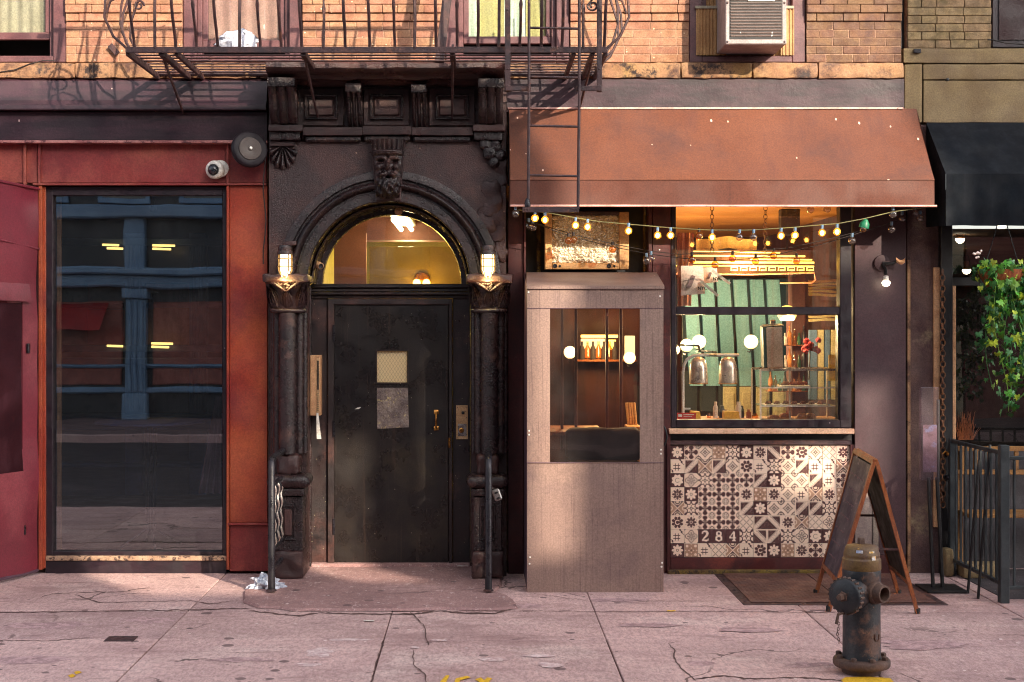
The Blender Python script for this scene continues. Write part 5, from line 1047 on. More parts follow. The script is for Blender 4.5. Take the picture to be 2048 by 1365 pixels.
# sash window
wf = MB()
for a, b, y0, y1, yy in ((1342, 1352, 396, 856, .0), (1680, 1703, 396, 856, .0), (1352, 1680, 614, 630, .005), (1352, 1680, 840, 856, .0), (1342, 1703, 856.3, 857.5, -.01)): wf.pbox(a, b, y0, y1, yy, .11, .004)
wf.pbox(1352.3, 1354, 631, 839.5, .03, .1, .001); wf.pbox(1676, 1679.7, 631, 839.5, .02, .1, .001)
wo2 = wf.build('window', M['darkframe'], cf)
M['cafeglass'] = glass('cafeglass', (.96,.95,.93), .09, 0, .025, .02, (.5,.45,.4), 1.2)
m = MB(); m.pbox(1352.2, 1679.8, 396, 613.8, .05, .055, 0); m.build('pane', M['cafeglass'], wo2)
m = MB(); m.pbox(1354.2, 1675.8, 630.2, 839.8, .062, .067, 0); m.build('pane', M['cafeglass'], wo2)
m = MB(); m.pbox(1338, 1709, 858, 868.5, -.07, .1, .004); m.build('sill', M['marble'], wo2)
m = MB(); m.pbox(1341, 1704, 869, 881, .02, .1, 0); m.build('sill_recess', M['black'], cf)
m = MB(); m.pbox(1341, 1704, 881.5, 890, -.02, .1, .002); m.build('steel_strip', M['iron'], cf)
m = MB(); m.pbox(1334, 1341, 869, 1146, -.03, .1, .002); m.pbox(1701, 1709, 890, 1146, -.03, .1, .002); m.pbox(1341.3, 1700.7, 1116, 1146, -.012, .1, .003); m.build('steel_frame', M['maroon'], cf)
m = MB(); m.pbox(1336, 1700, 1141, 1150, -.05, .0, .004); m.build('dirt_ledge', M['rustpipe'], cf)

# ------------------------------------------------------------------ patterned tiles
DK, LT, MD = h(76,48,50), h(236,208,186), h(176,136,112)
def tile_mat(name, fn):
    g = G('tile_'+name); tc = g.n('ShaderNodeTexCoord'); sp = g.n('ShaderNodeSeparateXYZ'); g.to(sp.inputs[0], tc.outputs['Object'])
    u, v = E(g, sp.outputs[0])*(1/.0500), E(g, sp.outputs[2])*(1/.0500)
    mk = fn(g, u, v); mid = None
    if isinstance(mk, tuple): mk, mid = mk
    base = LT
    nz = g.noise(tc.outputs['Object'], 90, 4, .7)
    if mid is not None: base = g.mix(mid, LT, MD)
    wn_ = g.ramp(nz, .66, .76, 1, .35)
    col = g.mix(mk*wn_, base, g.mix(g.ramp(nz, .4, .65), DK, h(96,62,60)))
    g.to(g.b.inputs['Base Color'], col); g.b.inputs['Roughness'].default_value = .28; g.b.inputs['Coat Weight'].default_value = .2
    g.bump(g.noise(g.pos(), 40, 4, .5), .06, .003); return g.mat
def pol(g, u, v): return g.m('SQRT', u*u+v*v), g.m('ARCTAN2', v, u)
def fold(g, th, n): return g.m('SUBTRACT', g.m('FLOORED_MODULO', th, 2*PI/n), PI/n)
def ell(g, r, a, c, rx, ry): x = (r*g.m('COSINE', a)-c)/rx; y = (r*g.m('SINE', a))/ry; return (x*x+y*y).lt(1)
def dot(g, u, v, cu, cv, r): return ((u-cu)*(u-cu)+(v-cv)*(v-cv)).lt(r*r)
def t_flower(g, u, v):
    r, th = pol(g, u, v); a = fold(g, th+PI/8, 8); m = ell(g, r, a, .50, .30, .165).mx(r.lt(.14))
    b = fold(g, th, 8); return m.mx(ell(g, r, b, .84, .06, .06))
def t_flower_i(g, u, v):
    r, th = pol(g, u, v); a = fold(g, th+PI/8, 8); return 1-ell(g, r, a, .52, .33, .19).mx(r.lt(.13))
def t_cross(g, u, v):
    r, th = pol(g, u, v); a = fold(g, th+PI/4, 4); m = ell(g, r, a, .68, .29, .36).mx(ell(g, r, a, .36, .2, .14)); b = fold(g, th, 4)
    m = m.mx(ell(g, r, b, .34, .1, .07)).mx(ell(g, r, b, 1.12, .22, .07)); c = fold(g, th+.16, 4); d = fold(g, th-.16, 4)
    m = m.mx(ell(g, r, fold(g, th+.2, 4), 1.08, .16, .05)).mx(ell(g, r, fold(g, th-.2, 4), 1.08, .16, .05)); return m.mx(r.lt(.2)*r.gt(.13)).mx(r.lt(.11))
def t_diam(g, u, v):
    au, av = abs(u), abs(v); s_ = g.m('POWER', au+.0001, .8)+g.m('POWER', av+.0001, .8); m = s_.gt(.70)*s_.lt(.86)
    r, th = pol(g, u, v); a = fold(g, th+PI/4, 4); m = m.mx(ell(g, r, a, .22, .14, .09)).mx(ell(g, r, fold(g, th, 4), .17, .08, .05))
    r2 = g.m('SQRT', (1-au)*(1-au)+(1-av)*(1-av)); m = m.mx(r2.lt(.48)*r2.gt(.34)).mx(r2.lt(.2)).mx(dot(g, au, av, .55, .98, .10)).mx(dot(g, au, av, .98, .55, .10)); return m
def t_latt(g, u, v):
    p, q = g.m('FRACT', (u+v)*1.0+.5)-.5, g.m('FRACT', (u-v)*1.0+.5)-.5; m = abs(p).lt(.06).mx(abs(q).lt(.06)); r = p*p+q*q
    return (m*(r.gt(.03))).mx(abs(abs(p)-abs(q)).lt(.05)*r.lt(.02))
def band(g, u, v, s_):
    w_ = (u-v*s_); bd_ = (u.gt(-.86))*(v.lt(.86)) if s_ > 0 else (u.lt(.86))*(v.lt(.86)); n_ = g.noise(g.n('ShaderNodeTexCoord').outputs['Object'], 190, 3, .6)
    inn = abs(w_).lt(.30); ln = abs(abs(w_)-.42).lt(.06); lt_ = inn*n_.lt(.58)+ln+(n_.gt(.62)*abs(w_).gt(.5)*.8)
    return (1-lt_.mn(1))*bd_.mx(inn*0+.0)
def t_band(g, u, v): return band(g, u, v, 1)
def t_bandr(g, u, v): return band(g, u, v, -1)
def star(g, u, v):
    r, th = pol(g, u, v); a = abs(fold(g, th, 8)); lim = .92-a*.62; return r, th, r.lt(lim)
def t_star(g, u, v):
    r, th, s_ = star(g, u, v); c = r.gt(.24)*r.lt(.38)*(1-(u.gt(.12)*abs(v).lt(.16))); sp_ = abs(fold(g, th+PI/8, 8)).lt(.05)*r.gt(.5); return s_*(1-c.mx(sp_))
def t_stari(g, u, v): r, th, s_ = star(g, u, v); c = r.gt(.26)*r.lt(.36)*(1-(u.gt(.12)*abs(v).lt(.16))); return (1-s_).mx(c*.6)
def t_x(g, u, v):
    d = abs(u)-abs(v); top = d.lt(-.10); r = g.m('SQRT', u*u+(1-abs(v))*(1-abs(v))); arc = r.lt(.52)*r.gt(.42); arc2 = r.lt(.26)
    m = top*(1-arc.mx(arc2))+abs(d).lt(.05)*0; r2 = g.m('SQRT', v*v+(1-abs(u))*(1-abs(u)));
    return m.mx(abs(d).lt(.07)*abs(d).gt(.03)*0), d.gt(.08)*(r2.gt(.35).mx(r2.lt(.2)))
def t_quat(g, u, v):
    au, av = abs(u), abs(v); r, th = pol(g, u, v); f_ = .74+.13*1*g.m('COSINE', th*4.0); m = r.lt(f_+.06)*r.gt(f_-.06); a = fold(g, th+PI/8, 8); m = m.mx(ell(g, r, a, .34, .24, .075)); return m.mx(ell(g, r, fold(g, th+PI/4, 4), .5, .1, .12)).mx(dot(g, au, av, 1, 1, .16))
def t_knot(g, u, v):
    s_ = g.m('FRACT', (u+1)*1.0)-.5; k1 = abs(abs(u+.1)-.22).lt(.055)*abs(v+.1).lt(.52); k2 = abs(abs(v+.1)-.22).lt(.055)*abs(u+.1).lt(.52)
    r = g.m('SQRT', (u-1)*(u-1)+(v-1)*(v-1)); q = abs(r-.62-.10*g.m('SINE', u*9)).lt(.055); r2 = g.m('SQRT', (u+1)*(u+1)+(v+1)*(v+1)); q2 = abs(r2-.42-.08*g.m('SINE', v*9)).lt(.05); d_ = (abs(u-.62)+abs(v-.62)).lt(.2); d2 = (abs(u+.72)+abs(v+.72)).lt(.16)
    return k1.mx(k2).mx(q).mx(q2).mx(d_).mx(d2)
def t_dots(g, u, v):
    au, av = abs(u), abs(v); r, th = pol(g, u, v); c = dot(g, au, av, .62, .62, .20).mx(ell(g, r, fold(g, th+PI/4, 4), .34, .12, .07)).mx(dot(g, au, av, .82, 0, .08)).mx(dot(g, au, av, 0, .82, .08)); e_ = au.mx(av); ln = e_.gt(.90)*e_.lt(.95); return ln*.7+r.lt(.14)*.7+(r.gt(.46)*r.lt(.52))*.5, (1-c)*e_.lt(.95)
def t_med(g, u, v):
    r, th = pol(g, u, v); f_ = .70+.10*g.m('COSINE', th*8.0); m = r.lt(f_+.09)*r.gt(f_-.09); au, av = abs(u), abs(v); m = m.mx(ell(g, r, fold(g, th+PI/4, 4), .36, .13, .06)).mx(r.lt(.22)*r.gt(.1)).mx(ell(g, r, fold(g, th, 4), 1.15, .3, .16)).mx(ell(g, r, fold(g, th+PI/4, 4), .92, .10, .14)); return m
def t_dark(g, u, v): return (u*0)+1
TM = {k_: tile_mat(n_, f_) for k_, n_, f_ in (('F', 'flower', t_flower), ('G', 'flower_light', t_flower_i), ('K', 'cross', t_cross), ('D', 'diamond', t_diam), ('L', 'lattice', t_latt), ('B', 'band', t_band), ('b', 'band_back', t_bandr),
      ('S', 'star', t_star), ('s', 'star_light', t_stari), ('X', 'saltire', t_x), ('Q', 'quatrefoil', t_quat), ('N', 'knot', t_knot), ('O', 'dots', t_dots), ('M', 'medallion', t_med), ('2', 'dark', t_dark))}
TM['8'] = TM['4'] = TM['2']
rows = ['GKDOMGFbKSDLF', 'NBXBDSNMDBNNX', 'sQMKKKBGDDBNK', 'FGKKKFOFDNXFO', 'XMKKKBGDDBBMB', 'SFKKKLBbFXLQM', 'NQ284MbBMQsGF', 'GONLXNSGOFKNM']
tp = thing('tile_panel', 'brown and cream patterned tile panel numbered 284 under the window', 'tile panel', (fx(1520), 0, fz(1115)))
m = MB(); m.pbox(1340.5, 1700.5, 890.3, 1116, .012, .1, 0); m.build('backing', pm('grout', h(190,160,140), h(170,140,120), 20, rough=.9), tp)
mesh_t = {}
for k_, mt in TM.items():
    if k_ in '84': mesh_t[k_] = mesh_t['2']; continue
    q = MB(); q.box(-.0500, .0500, -.006, .006, -.0500, .0500, .0012); me = bpy.data.meshes.new('tile'); me.from_pydata(q.v, [], q.f); me.materials.append(mt); mesh_t[k_] = me
tx0, tx1, tz0, tz1 = fx(1341), fx(1700), fz(891), fz(1115); pw, ph = (tx1-tx0)/13, (tz0-tz1)/8
CREAM = pm('numeral_cream', h(240,218,198), h(228,204,184), 10, rough=.3, bump=0)
def slab_digit(d):
    if d == '2': return [([(-.5,.45),(-.42,.72),(-.1,.86),(.25,.8),(.42,.5),(.3,.15),(-.1,-.25),(-.45,-.62)], [.11,.13,.14,.2,.24,.2,.14,.1]), ([(-.55,-.70),(-.2,-.66),(.2,-.74),(.5,-.62),(.55,-.35)], [.12,.15,.17,.13,.07]), ([(-.38,.5),(-.37,.52)], [.16,.16])]
    if d == '8': return [([(.0,.08),(-.34,.28),(-.34,.62),(.0,.82),(.34,.62),(.34,.28),(.0,.08)], [.13,.17,.15,.1,.15,.17,.13]), ([(.0,.1),(-.42,-.16),(-.44,-.56),(.0,-.80),(.44,-.56),(.42,-.16),(.0,.1)], [.13,.19,.18,.11,.18,.19,.13])]
    return [([(.22,.8),(.22,.0),(.22,-.72)], [.17,.18,.18]), ([(.2,.82),(-.25,.2),(-.55,-.22)], [.1,.07,.08]), ([(-.55,-.26),(.0,-.26),(.6,-.26)], [.1,.1,.1]), ([(-.1,-.74),(.22,-.74),(.55,-.74)], [.09,.09,.09])]
rt = random.Random(3)
for j, row in enumerate(rows):
    for i, ch in enumerate(row):
        o = bpy.data.objects.new('tile', mesh_t[ch]); COL.objects.link(o); o.location = (tx0+pw*(i+.5), .006+rt.uniform(-.0012, .0012), tz0-ph*(j+.5)); o.scale = ((pw-.0018)/.1, 1, (ph-.0018)/.1); par(o, tp)
        if ch in '284':
            m = MB()
            for pts, rs in slab_digit(ch): m.tube([(o.location.x+x*.043, -.0007, o.location.z+z*.043) for x, z in pts], [r*.043 for r in rs], 10)
            m.v = [(x, -.0007+(y+.0007)*.06, z) for x, y, z in m.v]; m.build('numeral', CREAM, o, True)

# ------------------------------------------------------------------ inside the cafe
M['cafewall'] = pm('cafewall', h(92,50,44), h(70,38,36), 2, aniso=(3,3,.6), rough=.6)
M['cafeceil'] = pm('cafeceil', h(214,146,74), h(196,130,64), 1.5, rough=.6)
M['tealpanel'] = pm('tealpanel', h(140,200,216), h(120,182,200), 2, aniso=(6,6,.5), rough=.5)
M['creamw'] = pm('creamw', h(214,206,160), h(196,186,140), 2, rough=.6)
room('cafe', .26, 3.05, .115, 4.6, .03, 2.765, M['cafewall'], M['floorwood'], M['cafeceil'])
m = MB(); m.box(1.30, 2.83, .115, .165, .03, fz(842, .1)); struct(m.build('cafe_apron_wall', M['cafewall']))
Yt_ = 2.3
tw_ = thing('teal_panelling', 'teal vertical panelling with cream dado inside the cafe', 'panelling', (fx(1450, Yt_), Yt_, 0))
for q in range(6):
    a = 1380+q*33; X0, X1 = fx(a, Yt_), fx(a+26, Yt_); lean = .06
    m = MB(); m.prism([(X0, fz(772, Yt_)), (X1, fz(772, Yt_)), (X1-lean, fz(560, Yt_)), (X0-lean, fz(560, Yt_))], Yt_-.02, Yt_+.02); m.build('board', M['tealpanel'], tw_)
    if q > 1: m = MB(); m.box(X0, X1, Yt_-.02, Yt_+.02, .3, fz(774, Yt_), .004); m.box(X0+.02, X1-.02, Yt_-.035, Yt_-.02, .4, fz(784, Yt_), .006); m.build('dado_panel', M['creamw'], tw_)
m = MB(); m.box(fx(1366, Yt_), fx(1584, Yt_), Yt_+.03, Yt_+.06, .03, fz(556, Yt_)); m.build('backing', M['black'], tw_)
m = MB(); m.grid(lambda u, v: (fx(1354+u*(34-6*v), .32), .32+.02*math.sin(u*16), fz(466+v*146, .32)), 24, 4); tag(m.build('peach_curtain', pm('peach', h(240,184,150), h(222,160,130), 3, aniso=(6,6,1), rough=.8), None, True), 'peach curtain strip at the left of the upper cafe pane', 'curtain')
m = MB(); m.grid(lambda u, v: (fx(1392+u*122, .75), .75+.015*math.sin(u*20), fz(476+v*24+3*math.sin(u*9), .75)), 40, 3); tag(m.build('cream_pelmet', pm('pelmet', h(236,216,170), h(216,194,148), 3, rough=.8), None, True), 'cream cloth pelmet above the neon sign', 'cloth')
m = MB(); m.pbox(1582, 1612, 540, 842, 1.5, 1.7, .01); struct(m.build('cafe_column', M['cafewall']))
sh_ = thing('reflected_slats', 'cream and blue slats standing in for a sunlit facade reflected in the cafe window', 'reflection stand-in', (fx(1650, 1.2), 1.2, .9))  # added slats stand for a sunlit facade mirrored in the glass
for q in range(9): y = 560+q*7+(22 if q > 4 else 0); m = MB(); m.grid(lambda u, v: (fx(1616+u*66, 1.2), 1.2-.02*v, fz(y+5*v+1.2*math.sin(u*5+q), 1.2)), 10, 1); m.build('slat', M['creamw'], sh_)
for a, b, mt in ((1618, 1634, 'castiron'), (1636, 1648, 'creamw'), (1650, 1660, 'castiron'), (1662, 1674, 'creamw'), (1675, 1684, 'castiron')): m = MB(); m.pbox(a, b, 660, 800, 1.22, 1.26, .003); m.build('facade_stripe', M[mt], sh_)
def globe_lamp(px, py, r, Y, label):
    c = P(px, py, Y); R = r*(D0+Y)/F; t = thing('globe_lamp', label, 'globe lamp', tuple(c), 'globe lamps in the cafe')
    m = MB(); m.lathe([(R*math.sin(PI*q/12*.93), R*math.cos(PI*q/12*.93)) for q in range(13)], c, seg=22); m.build('globe', M['globe'], t, True)
    m = MB(); m.lathe([(R*.30, -R*.95), (R*.5, -R*1.02), (R*.45, -R*1.15), (0, -R*1.2)], c, seg=14); m.tube([c+Vector((0, 0, -R*1.1)), c+Vector((0, .05, -R*1.5)), c+Vector((0, .16, -R*1.4))], R*.1, 6); m.build('fitting', M['irondark'], t, True); lamp('globe_light', t, c+Vector((0, -R*1.5, .02)), 7, (1, .70, .34), .03)
globe_lamp(1140, 705, 12.5, 1.6, 'round globe lamp glowing at the left in the booth window')
globe_lamp(1259, 716, 12, 2.2, 'globe lamp at the right edge of the booth window')
globe_lamp(1398, 684, 14, 1.5, 'larger globe lamp above the heat lamp arm')
globe_lamp(1373, 691, 13, 1.3, 'globe lamp crossed by a dark bar in the cafe window')
globe_lamp(1502, 684, 14, 1.7, 'globe lamp alone against the teal panelling')
globe_lamp(1350, 700, 10, 1.9, 'globe lamp half hidden by the cafe window frame')
m = MB(); m.tube([P(1354, 690, 1.1), P(1397, 692, 1.1)], .008, 6); m.tube([P(1397, 692, 1.1), P(1400, 702, 1.15), P(1432, 705, 1.3)], .01, 6); tag(m.build('bent_rod', M['irondark'], None, True), 'dark bent rod in front of the cafe globe lamps', 'rod')
c = P(1574, 628, .9); t = thing('bowl_lamp', 'yellow bowl shaped pendant lamp behind the window bar', 'pendant lamp', tuple(c)); r = 15*11.4/F
m = MB(); m.lathe([(r*1.25, -.010), (r*1.22, -.02), (r*.95, -.05), (r*.8, -.055), (0, -.056)], c, seg=22); m.lathe([(r*1.25, -.01), (r*1.05, .035), (r*.6, .062), (0, .07)], c, seg=22); m.build('bowl', emat('bowlglow', (1, .58, .10), .8), t, True)
m = MB(); m.tube([c+Vector((0, 0, .068)), c+Vector((0, 0, .75))], .006, 6); m.build('stem', M['irondark'], t); lamp('bowl_light', t, c+Vector((0, -.06, -.10)), 8, (1, .72, .36), .03)
# neon sign on chains
Yn = .55; ns = thing('neon_sign', 'yellow and orange neon sign glowing across the upper cafe window', 'neon sign', tuple(P(1490, 545, Yn)))
for y, a, b, mt, rr_ in ((503, 1362, 1480, 'neon', .010), (505, 1480, 1560, 'neon', .011), (512, 1354, 1610, 'neon', .015), (519, 1500, 1624, 'neon', .011), (525, 1354, 1628, 'neon', .018), (532, 1352, 1628, 'neon', .009)):
    m = MB(); m.tube([P(a, y, Yn), P((a+b)/2, y+.5, Yn), P(b, y+1, Yn)], rr_*.5, 8); m.build('tube', M[mt], ns, True)
for q in range(9):
    a = 1462+q*19; w_ = 13
    m = MB(); m.tube([P(a, 542, Yn-.02), P(a, 535, Yn-.02), P(a+w_, 535, Yn-.02), P(a+w_, 541, Yn-.02), P(a+3, 541, Yn-.02)], .006, 6); m.build('letter_tube', M['neon'], ns, True)
m = MB(); m.tube([P(1352, 548, Yn), P(1500, 550, Yn), P(1628, 546, Yn), P(1631, 560, Yn), P(1624, 566, Yn), P(1560, 567, Yn)], .006, 6); m.build('outline_tube', M['neonred'], ns, True)
m = MB(); m.box(fx(1352, Yn), fx(1632, Yn), Yn+.03, Yn+.05, fz(548, Yn), fz(500, Yn), .004); m.build('backing', M['cafewall'], ns); lamp('neon_light', ns, tuple(P(1490, 520, Yn-.12)), 8, (1, .60, .16), .1)
def chain(name, label, p0, p1, n, r, mat, th=.003):
    t = thing(name, label, 'chain', tuple(p1)); d = (p1-p0)/n; ax = d.normalized()
    s1 = ax.cross(Vector((0, 1, 0))).normalized(); s2 = Vector((0, 1, 0))
    for q in range(n):
        c = p0+d*(q+.5); s_ = s1 if q % 2 else (s2*.8+s1*.5).normalized(); L = d.length*.62
        m = MB(); m.tube([c+ax*(L*math.cos(a))+s_*(r*math.sin(a)) for a in [2*PI*k_/10 for k_ in range(10)]], th, 5, closed=True); m.build('link', mat, t, True)
    return t
chain('sign_chain', 'left chain that carries the neon sign', P(1424, 405, .5), P(1424, 505, .5), 12, .014, M['iron'])
chain('sign_chain', 'right chain that carries the neon sign', P(1531, 405, .5), P(1530, 505, .5), 12, .014, M['iron'])
m = MB(); m.pbox(1562, 1600, 418, 470, .7, .8, .006); tag(m.build('wall_box', M['roomdark']), 'dark box high in the upper cafe window', 'box')
# paper bags with lettering
M['bagpink'] = pm('bagpink', h(250,226,216), h(240,212,202), 3, rough=.7, bump=.4, bs=12)
for bx0, by0, bw, bh, lab in ((1362, 532, 48, 60, 'larger pale paper bag hanging at the left of the cafe window'), (1406, 534, 30, 34, 'smaller pale paper bag behind the larger one in the window')):
    Yk = .22 if bw == 48 else .28; t = thing('paper_bag', lab, 'bag', tuple(P(bx0+bw/2, by0+bh, Yk)))
    m = MB(); m.grid(lambda u, v: (fx(bx0+bw*u*(.92+.08*v), Yk), Yk-.03*math.sin(PI*u)*math.sin(PI*min(1, v*.9+.1)), fz(by0+bh*v-4*u*(v), Yk)), 14, 14); m.grid(lambda u, v: (fx(bx0+bw*(1-u)*(.92+.08*v), Yk), Yk+.03*math.sin(PI*u)*math.sin(PI*v), fz(by0+bh*v-4*(1-u)*v, Yk)), 10, 8); m.build('sack', M['bagpink'], t, True)
    f_ = bpy.data.curves.new('lettering', 'FONT'); f_.body = 'NYC'; f_.size = .034; f_.extrude = .0008; f_.offset = .0012; fo_ = bpy.data.objects.new('lettering', f_); COL.objects.link(fo_); f_.materials.append(M['black']); dg_ = bpy.context.evaluated_depsgraph_get(); dg_.update(); me_ = bpy.data.meshes.new_from_object(fo_.evaluated_get(dg_)); COL.objects.unlink(fo_); bpy.data.objects.remove(fo_); fo_ = bpy.data.objects.new('lettering', me_); COL.objects.link(fo_)
    pp = P(bx0+bw*.78-4, by0+bh*.80, Yk-.032); fo_.location = pp; fo_.rotation_euler = (PI/2, 0, 0); par(fo_, t)
    m = MB(); m.add([P(bx0+bw*.2, by0+bh*.75, Yk-.034), P(bx0+bw*.45, by0+bh*.30, Yk-.034), P(bx0+bw*.6, by0+bh*.35, Yk-.034), P(bx0+bw*.42, by0+bh*.72, Yk-.034)], [(0, 1, 2, 3)]); m.build('print', M['cloth'], t)
for q, (a, b) in enumerate((((1424, 541), (1460, 568)), ((1402, 563), (1436, 592)))):
    p0, p1 = P(*a, .18), P(*b, .18); m = MB(); m.tube([p0, p1], .014, 4, flat=.35); tag(m.build('paper_roll', M['white']), ('upper' if q == 0 else 'lower')+' slanted white paper strip beside the hanging bags', 'paper')
M['crust'] = pm('crust', h(206,140,70), h(170,98,48), 12, c3=h(228,176,104), s3=9, rough=.6, bump=.6, bs=50)
M['crustd'] = pm('crustd', h(146,78,48), h(112,58,40), 12, rough=.6, bump=.6, bs=50)
M['greenb'] = pm('greenb', h(40,90,70), h(30,70,56), 6, rough=.2)
# heat lamps
Yh = .34; hl_ = thing('heat_lamp', 'bent white pipe stand with two polished bell heat lamps', 'heat lamp', tuple(P(1365, 838, Yh)))
m = MB(); m.tube([P(1366, 836, Yh), P(1366, 745, Yh), P(1368, 730, Yh), P(1374, 719, Yh), P(1386, 712, Yh), P(1400, 710.5, Yh), P(1478, 710.5, Yh)], .0115, 10); m.build('stand', M['white'], hl_, True)
for px in (1397, 1456):
    c = P(px, 768, Yh); m = MB(); m.lathe([(.070, 0), (.071, .005), (.069, .05), (.067, .12), (.060, .16), (.045, .19), (.024, .206), (.0, .21)], c, seg=26); o = m.build('bell', M['chrome'], hl_, True)
    m = MB(); m.lathe([(.071, -.002), (.073, .002), (.071, .006)], c, seg=26); m.build('rim', M['brass'], o, True)
m = MB(); m.pbox(1419, 1434, 709, 713.5, Yh-.014, Yh, .002); m.build('badge', M['steel'], hl_)
jr = thing('jar_row', 'row of small jars and cups on the counter by the case', 'jars', tuple(P(1500, 840, .5)))
for q in range(9):
    px = 1418+q*11+(q % 3)*2; c = P(px, 840, .55); hh = .05+.03*((q*7) % 4); r_ = .016+.004*(q % 3); m = MB(); m.lathe([(0, 0), (r_, 0), (r_, hh*.7), (r_*.6, hh*.82), (r_*.6, hh), (0, hh)], c, seg=12); m.build('jar', [M['bulbamber'], M['white'], M['castdark'], M['crustd']][q % 4], jr, True)
sj = thing('bottle_shelf', 'dark shelf of bottles behind the loudspeaker', 'shelf', tuple(P(1590, 772, 1.4)))
for zz in (690, 735, 782):
    m = MB(); m.box(fx(1536, 1.4), fx(1614, 1.4), 1.36, 1.5, fz(zz+2, 1.4), fz(zz, 1.4), .002); m.build('board', M['woodframe'], sj)
    for q in range(8): c = P(1541+q*9.5, zz, 1.42); hh = .10+.03*((q*5+zz) % 3); r_ = .018; m = MB(); m.lathe([(0, 0), (r_, 0), (r_, hh*.6), (r_*.35, hh*.75), (r_*.35, hh), (0, hh)], c, seg=10); m.build('bottle', [M['bulbamber'], M['castdark'], M['crust'], M['greenb'], M['white']][(q*3+zz) % 5], sj, True)
# speaker, counter, cases and small goods
t = thing('loudspeaker', 'grey fronted loudspeaker hung tilted in the cafe window', 'loudspeaker', tuple(P(1550, 735, .5)))
R_ = Matrix.Rotation(-.05, 3, 'Y') @ Matrix.Rotation(.1, 3, 'X'); c = P(1549, 695, .55)
def rot(m): m.v = [tuple(R_ @ Vector(v)+c) for v in m.v]; return m
m = MB(); m.box(-.085, .075, 0, .12, -.165, .165, .006); rot(m).build('cabinet', M['black'], t)
m = MB(); m.box(-.062, .062, -.014, -.001, -.16, .16, .008); rot(m).build('grille', pm('grille', h(190,176,172), h(176,162,158), 60, rough=.7, bump=.5, bs=300), t)
m = MB(); m.box(-.02, .02, .02, .05, .166, .21, .004); m.box(-.075, .075, -.012, .1, .166, .172, .002); rot(m).build('bracket', M['steel'], t)
ct = MB(); ct.box(1.33, 2.80, .17, .75, fz(842, .2)-.04, fz(842, .2), .004); tag(ct.build('counter', M['wood']), 'timber counter shelf inside the cafe window', 'counter')
zc = fz(842, .2)+.001
def pcx(a, Y): return fx(a, Y)
case = thing('pastry_case', 'glass pastry case with shelves at the right of the cafe window', 'display case', (fx(1600, .3), .4, zc))
M['thinglass'] = glass('thinglass', (.95,.97,.96), .04, 0, 0, .03, (.6,.6,.6), 1.0)
X0, X1, Y0, Y1 = fx(1521, .28), fx(1676, .28), .28, .62; Zt = fz(739, .28)
for x in (X0, X1):
    for y in (Y0, Y1): m = MB(); m.box(x-.006, x+.006, y-.006, y+.006, zc, Zt, .001); m.build('upright', M['white'], case)
for y in (Y0, Y1): m = MB(); m.box(X0, X1, y-.007, y+.007, Zt-.012, Zt+.006, .001); m.build('top_rail', M['steel'], case)
for py in (776, 813): m = MB(); m.box(X0, X1, Y0, Y1, fz(py+1, .28), fz(py-1, .28), .001); m.build('shelf', M['thinglass'], case); 
for py in (776, 813): m = MB(); m.box(X0, X1, Y0-.009, Y0-.001, fz(py+1.2, .28), fz(py-1.2, .28), .001); m.build('shelf_edge', M['white'], case)
m = MB(); m.box(X0, X1, Y0-.004, Y0-.001, zc, Zt-.013); m.build('front_glass', M['thinglass'], case)
m = MB(); m.box(fx(1578, .4), fx(1581, .4), .4, .41, zc, Zt-.013, .001); m.build('divider', M['white'], case)
def bun(px, py, w_, hh, Y, mat, label, name='bun'):
    c = P(px, py, Y); R = w_*(D0+Y)/F/2; H2 = hh*(D0+Y)/F; m = MB()
    def fn(u, v):
        a = u*2*PI; b = v*PI*.5; k_ = 1+.10*noise.noise(Vector((math.cos(a)*2, math.sin(a)*2, px)))+.06*math.sin(a*5)
        return (c.x+R*math.cos(a)*math.cos(b)**.6*k_, c.y+R*.8*math.sin(a)*math.cos(b)**.6*k_, c.z+H2*math.sin(b))
    m.grid(fn, 18, 7); return tag(m.build(name, mat, None, True), label, 'pastry')
bun(1547, 839, 26, 9, .42, M['crust'], 'flat golden loaf at the left bottom of the pastry case', 'loaf')
bun(1570, 839, 26, 13, .46, M['crust'], 'tall golden cake beside the flat loaf in the case', 'cake')
bun(1604, 839, 22, 13, .42, M['crust'], 'round golden bun left of the last pastry in the case')
bun(1621, 839, 22, 13, .46, M['crust'], 'rightmost round golden bun in the pastry case')
for (a, b, py, lab) in ((1560, 1616, 774.5, 'white tray of dark croissants on the upper shelf'), (1528, 1648, 812, 'long tray of flat pastries on the lower shelf')):
    t = thing('pastry_tray', lab, 'tray', tuple(P((a+b)/2, py, .42))); m = MB(); m.box(fx(a, .42), fx(b, .42), .34, .54, fz(py, .42), fz(py-3.5, .42), .003); m.build('tray', M['white'], t)
    for q in range(7):
        px = a+8+(b-a-16)*q/6; m = MB(); c = P(px, py-4, .42); L = .022
        m.tube([c+Vector((-L, 0, .0)), c+Vector((-L*.5, -.01, .012)), c+Vector((0, -.012, .018 if py < 800 else .008)), c+Vector((L*.5, -.01, .012)), c+Vector((L, 0, 0))], [.004, .012, .016, .012, .004], 8); m.rough(.002, 60, q); m.build('croissant', M['crustd'], t, True)
for px, w_, lab in ((1464, 32, 'plain yellow card box in the middle of the counter'), (1392, 20, 'yellow card box behind the red sign')):
    m = MB(); Yq = .3; m.prism([(fx(px-w_/2, Yq), zc), (fx(px+w_/2, Yq), zc), (fx(px+w_/2-2, Yq), fz(824, Yq)), (fx(px-w_/2+1, Yq), fz(823, Yq))], Yq, Yq+.09); tag(m.build('card_box', pm('yellowcard', h(226,176,60), h(210,158,48), 4, rough=.6)), lab, 'box')
t = thing('red_card_sign', 'small red card with white lettering on the counter', 'sign', tuple(P(1372, 840, .2)))
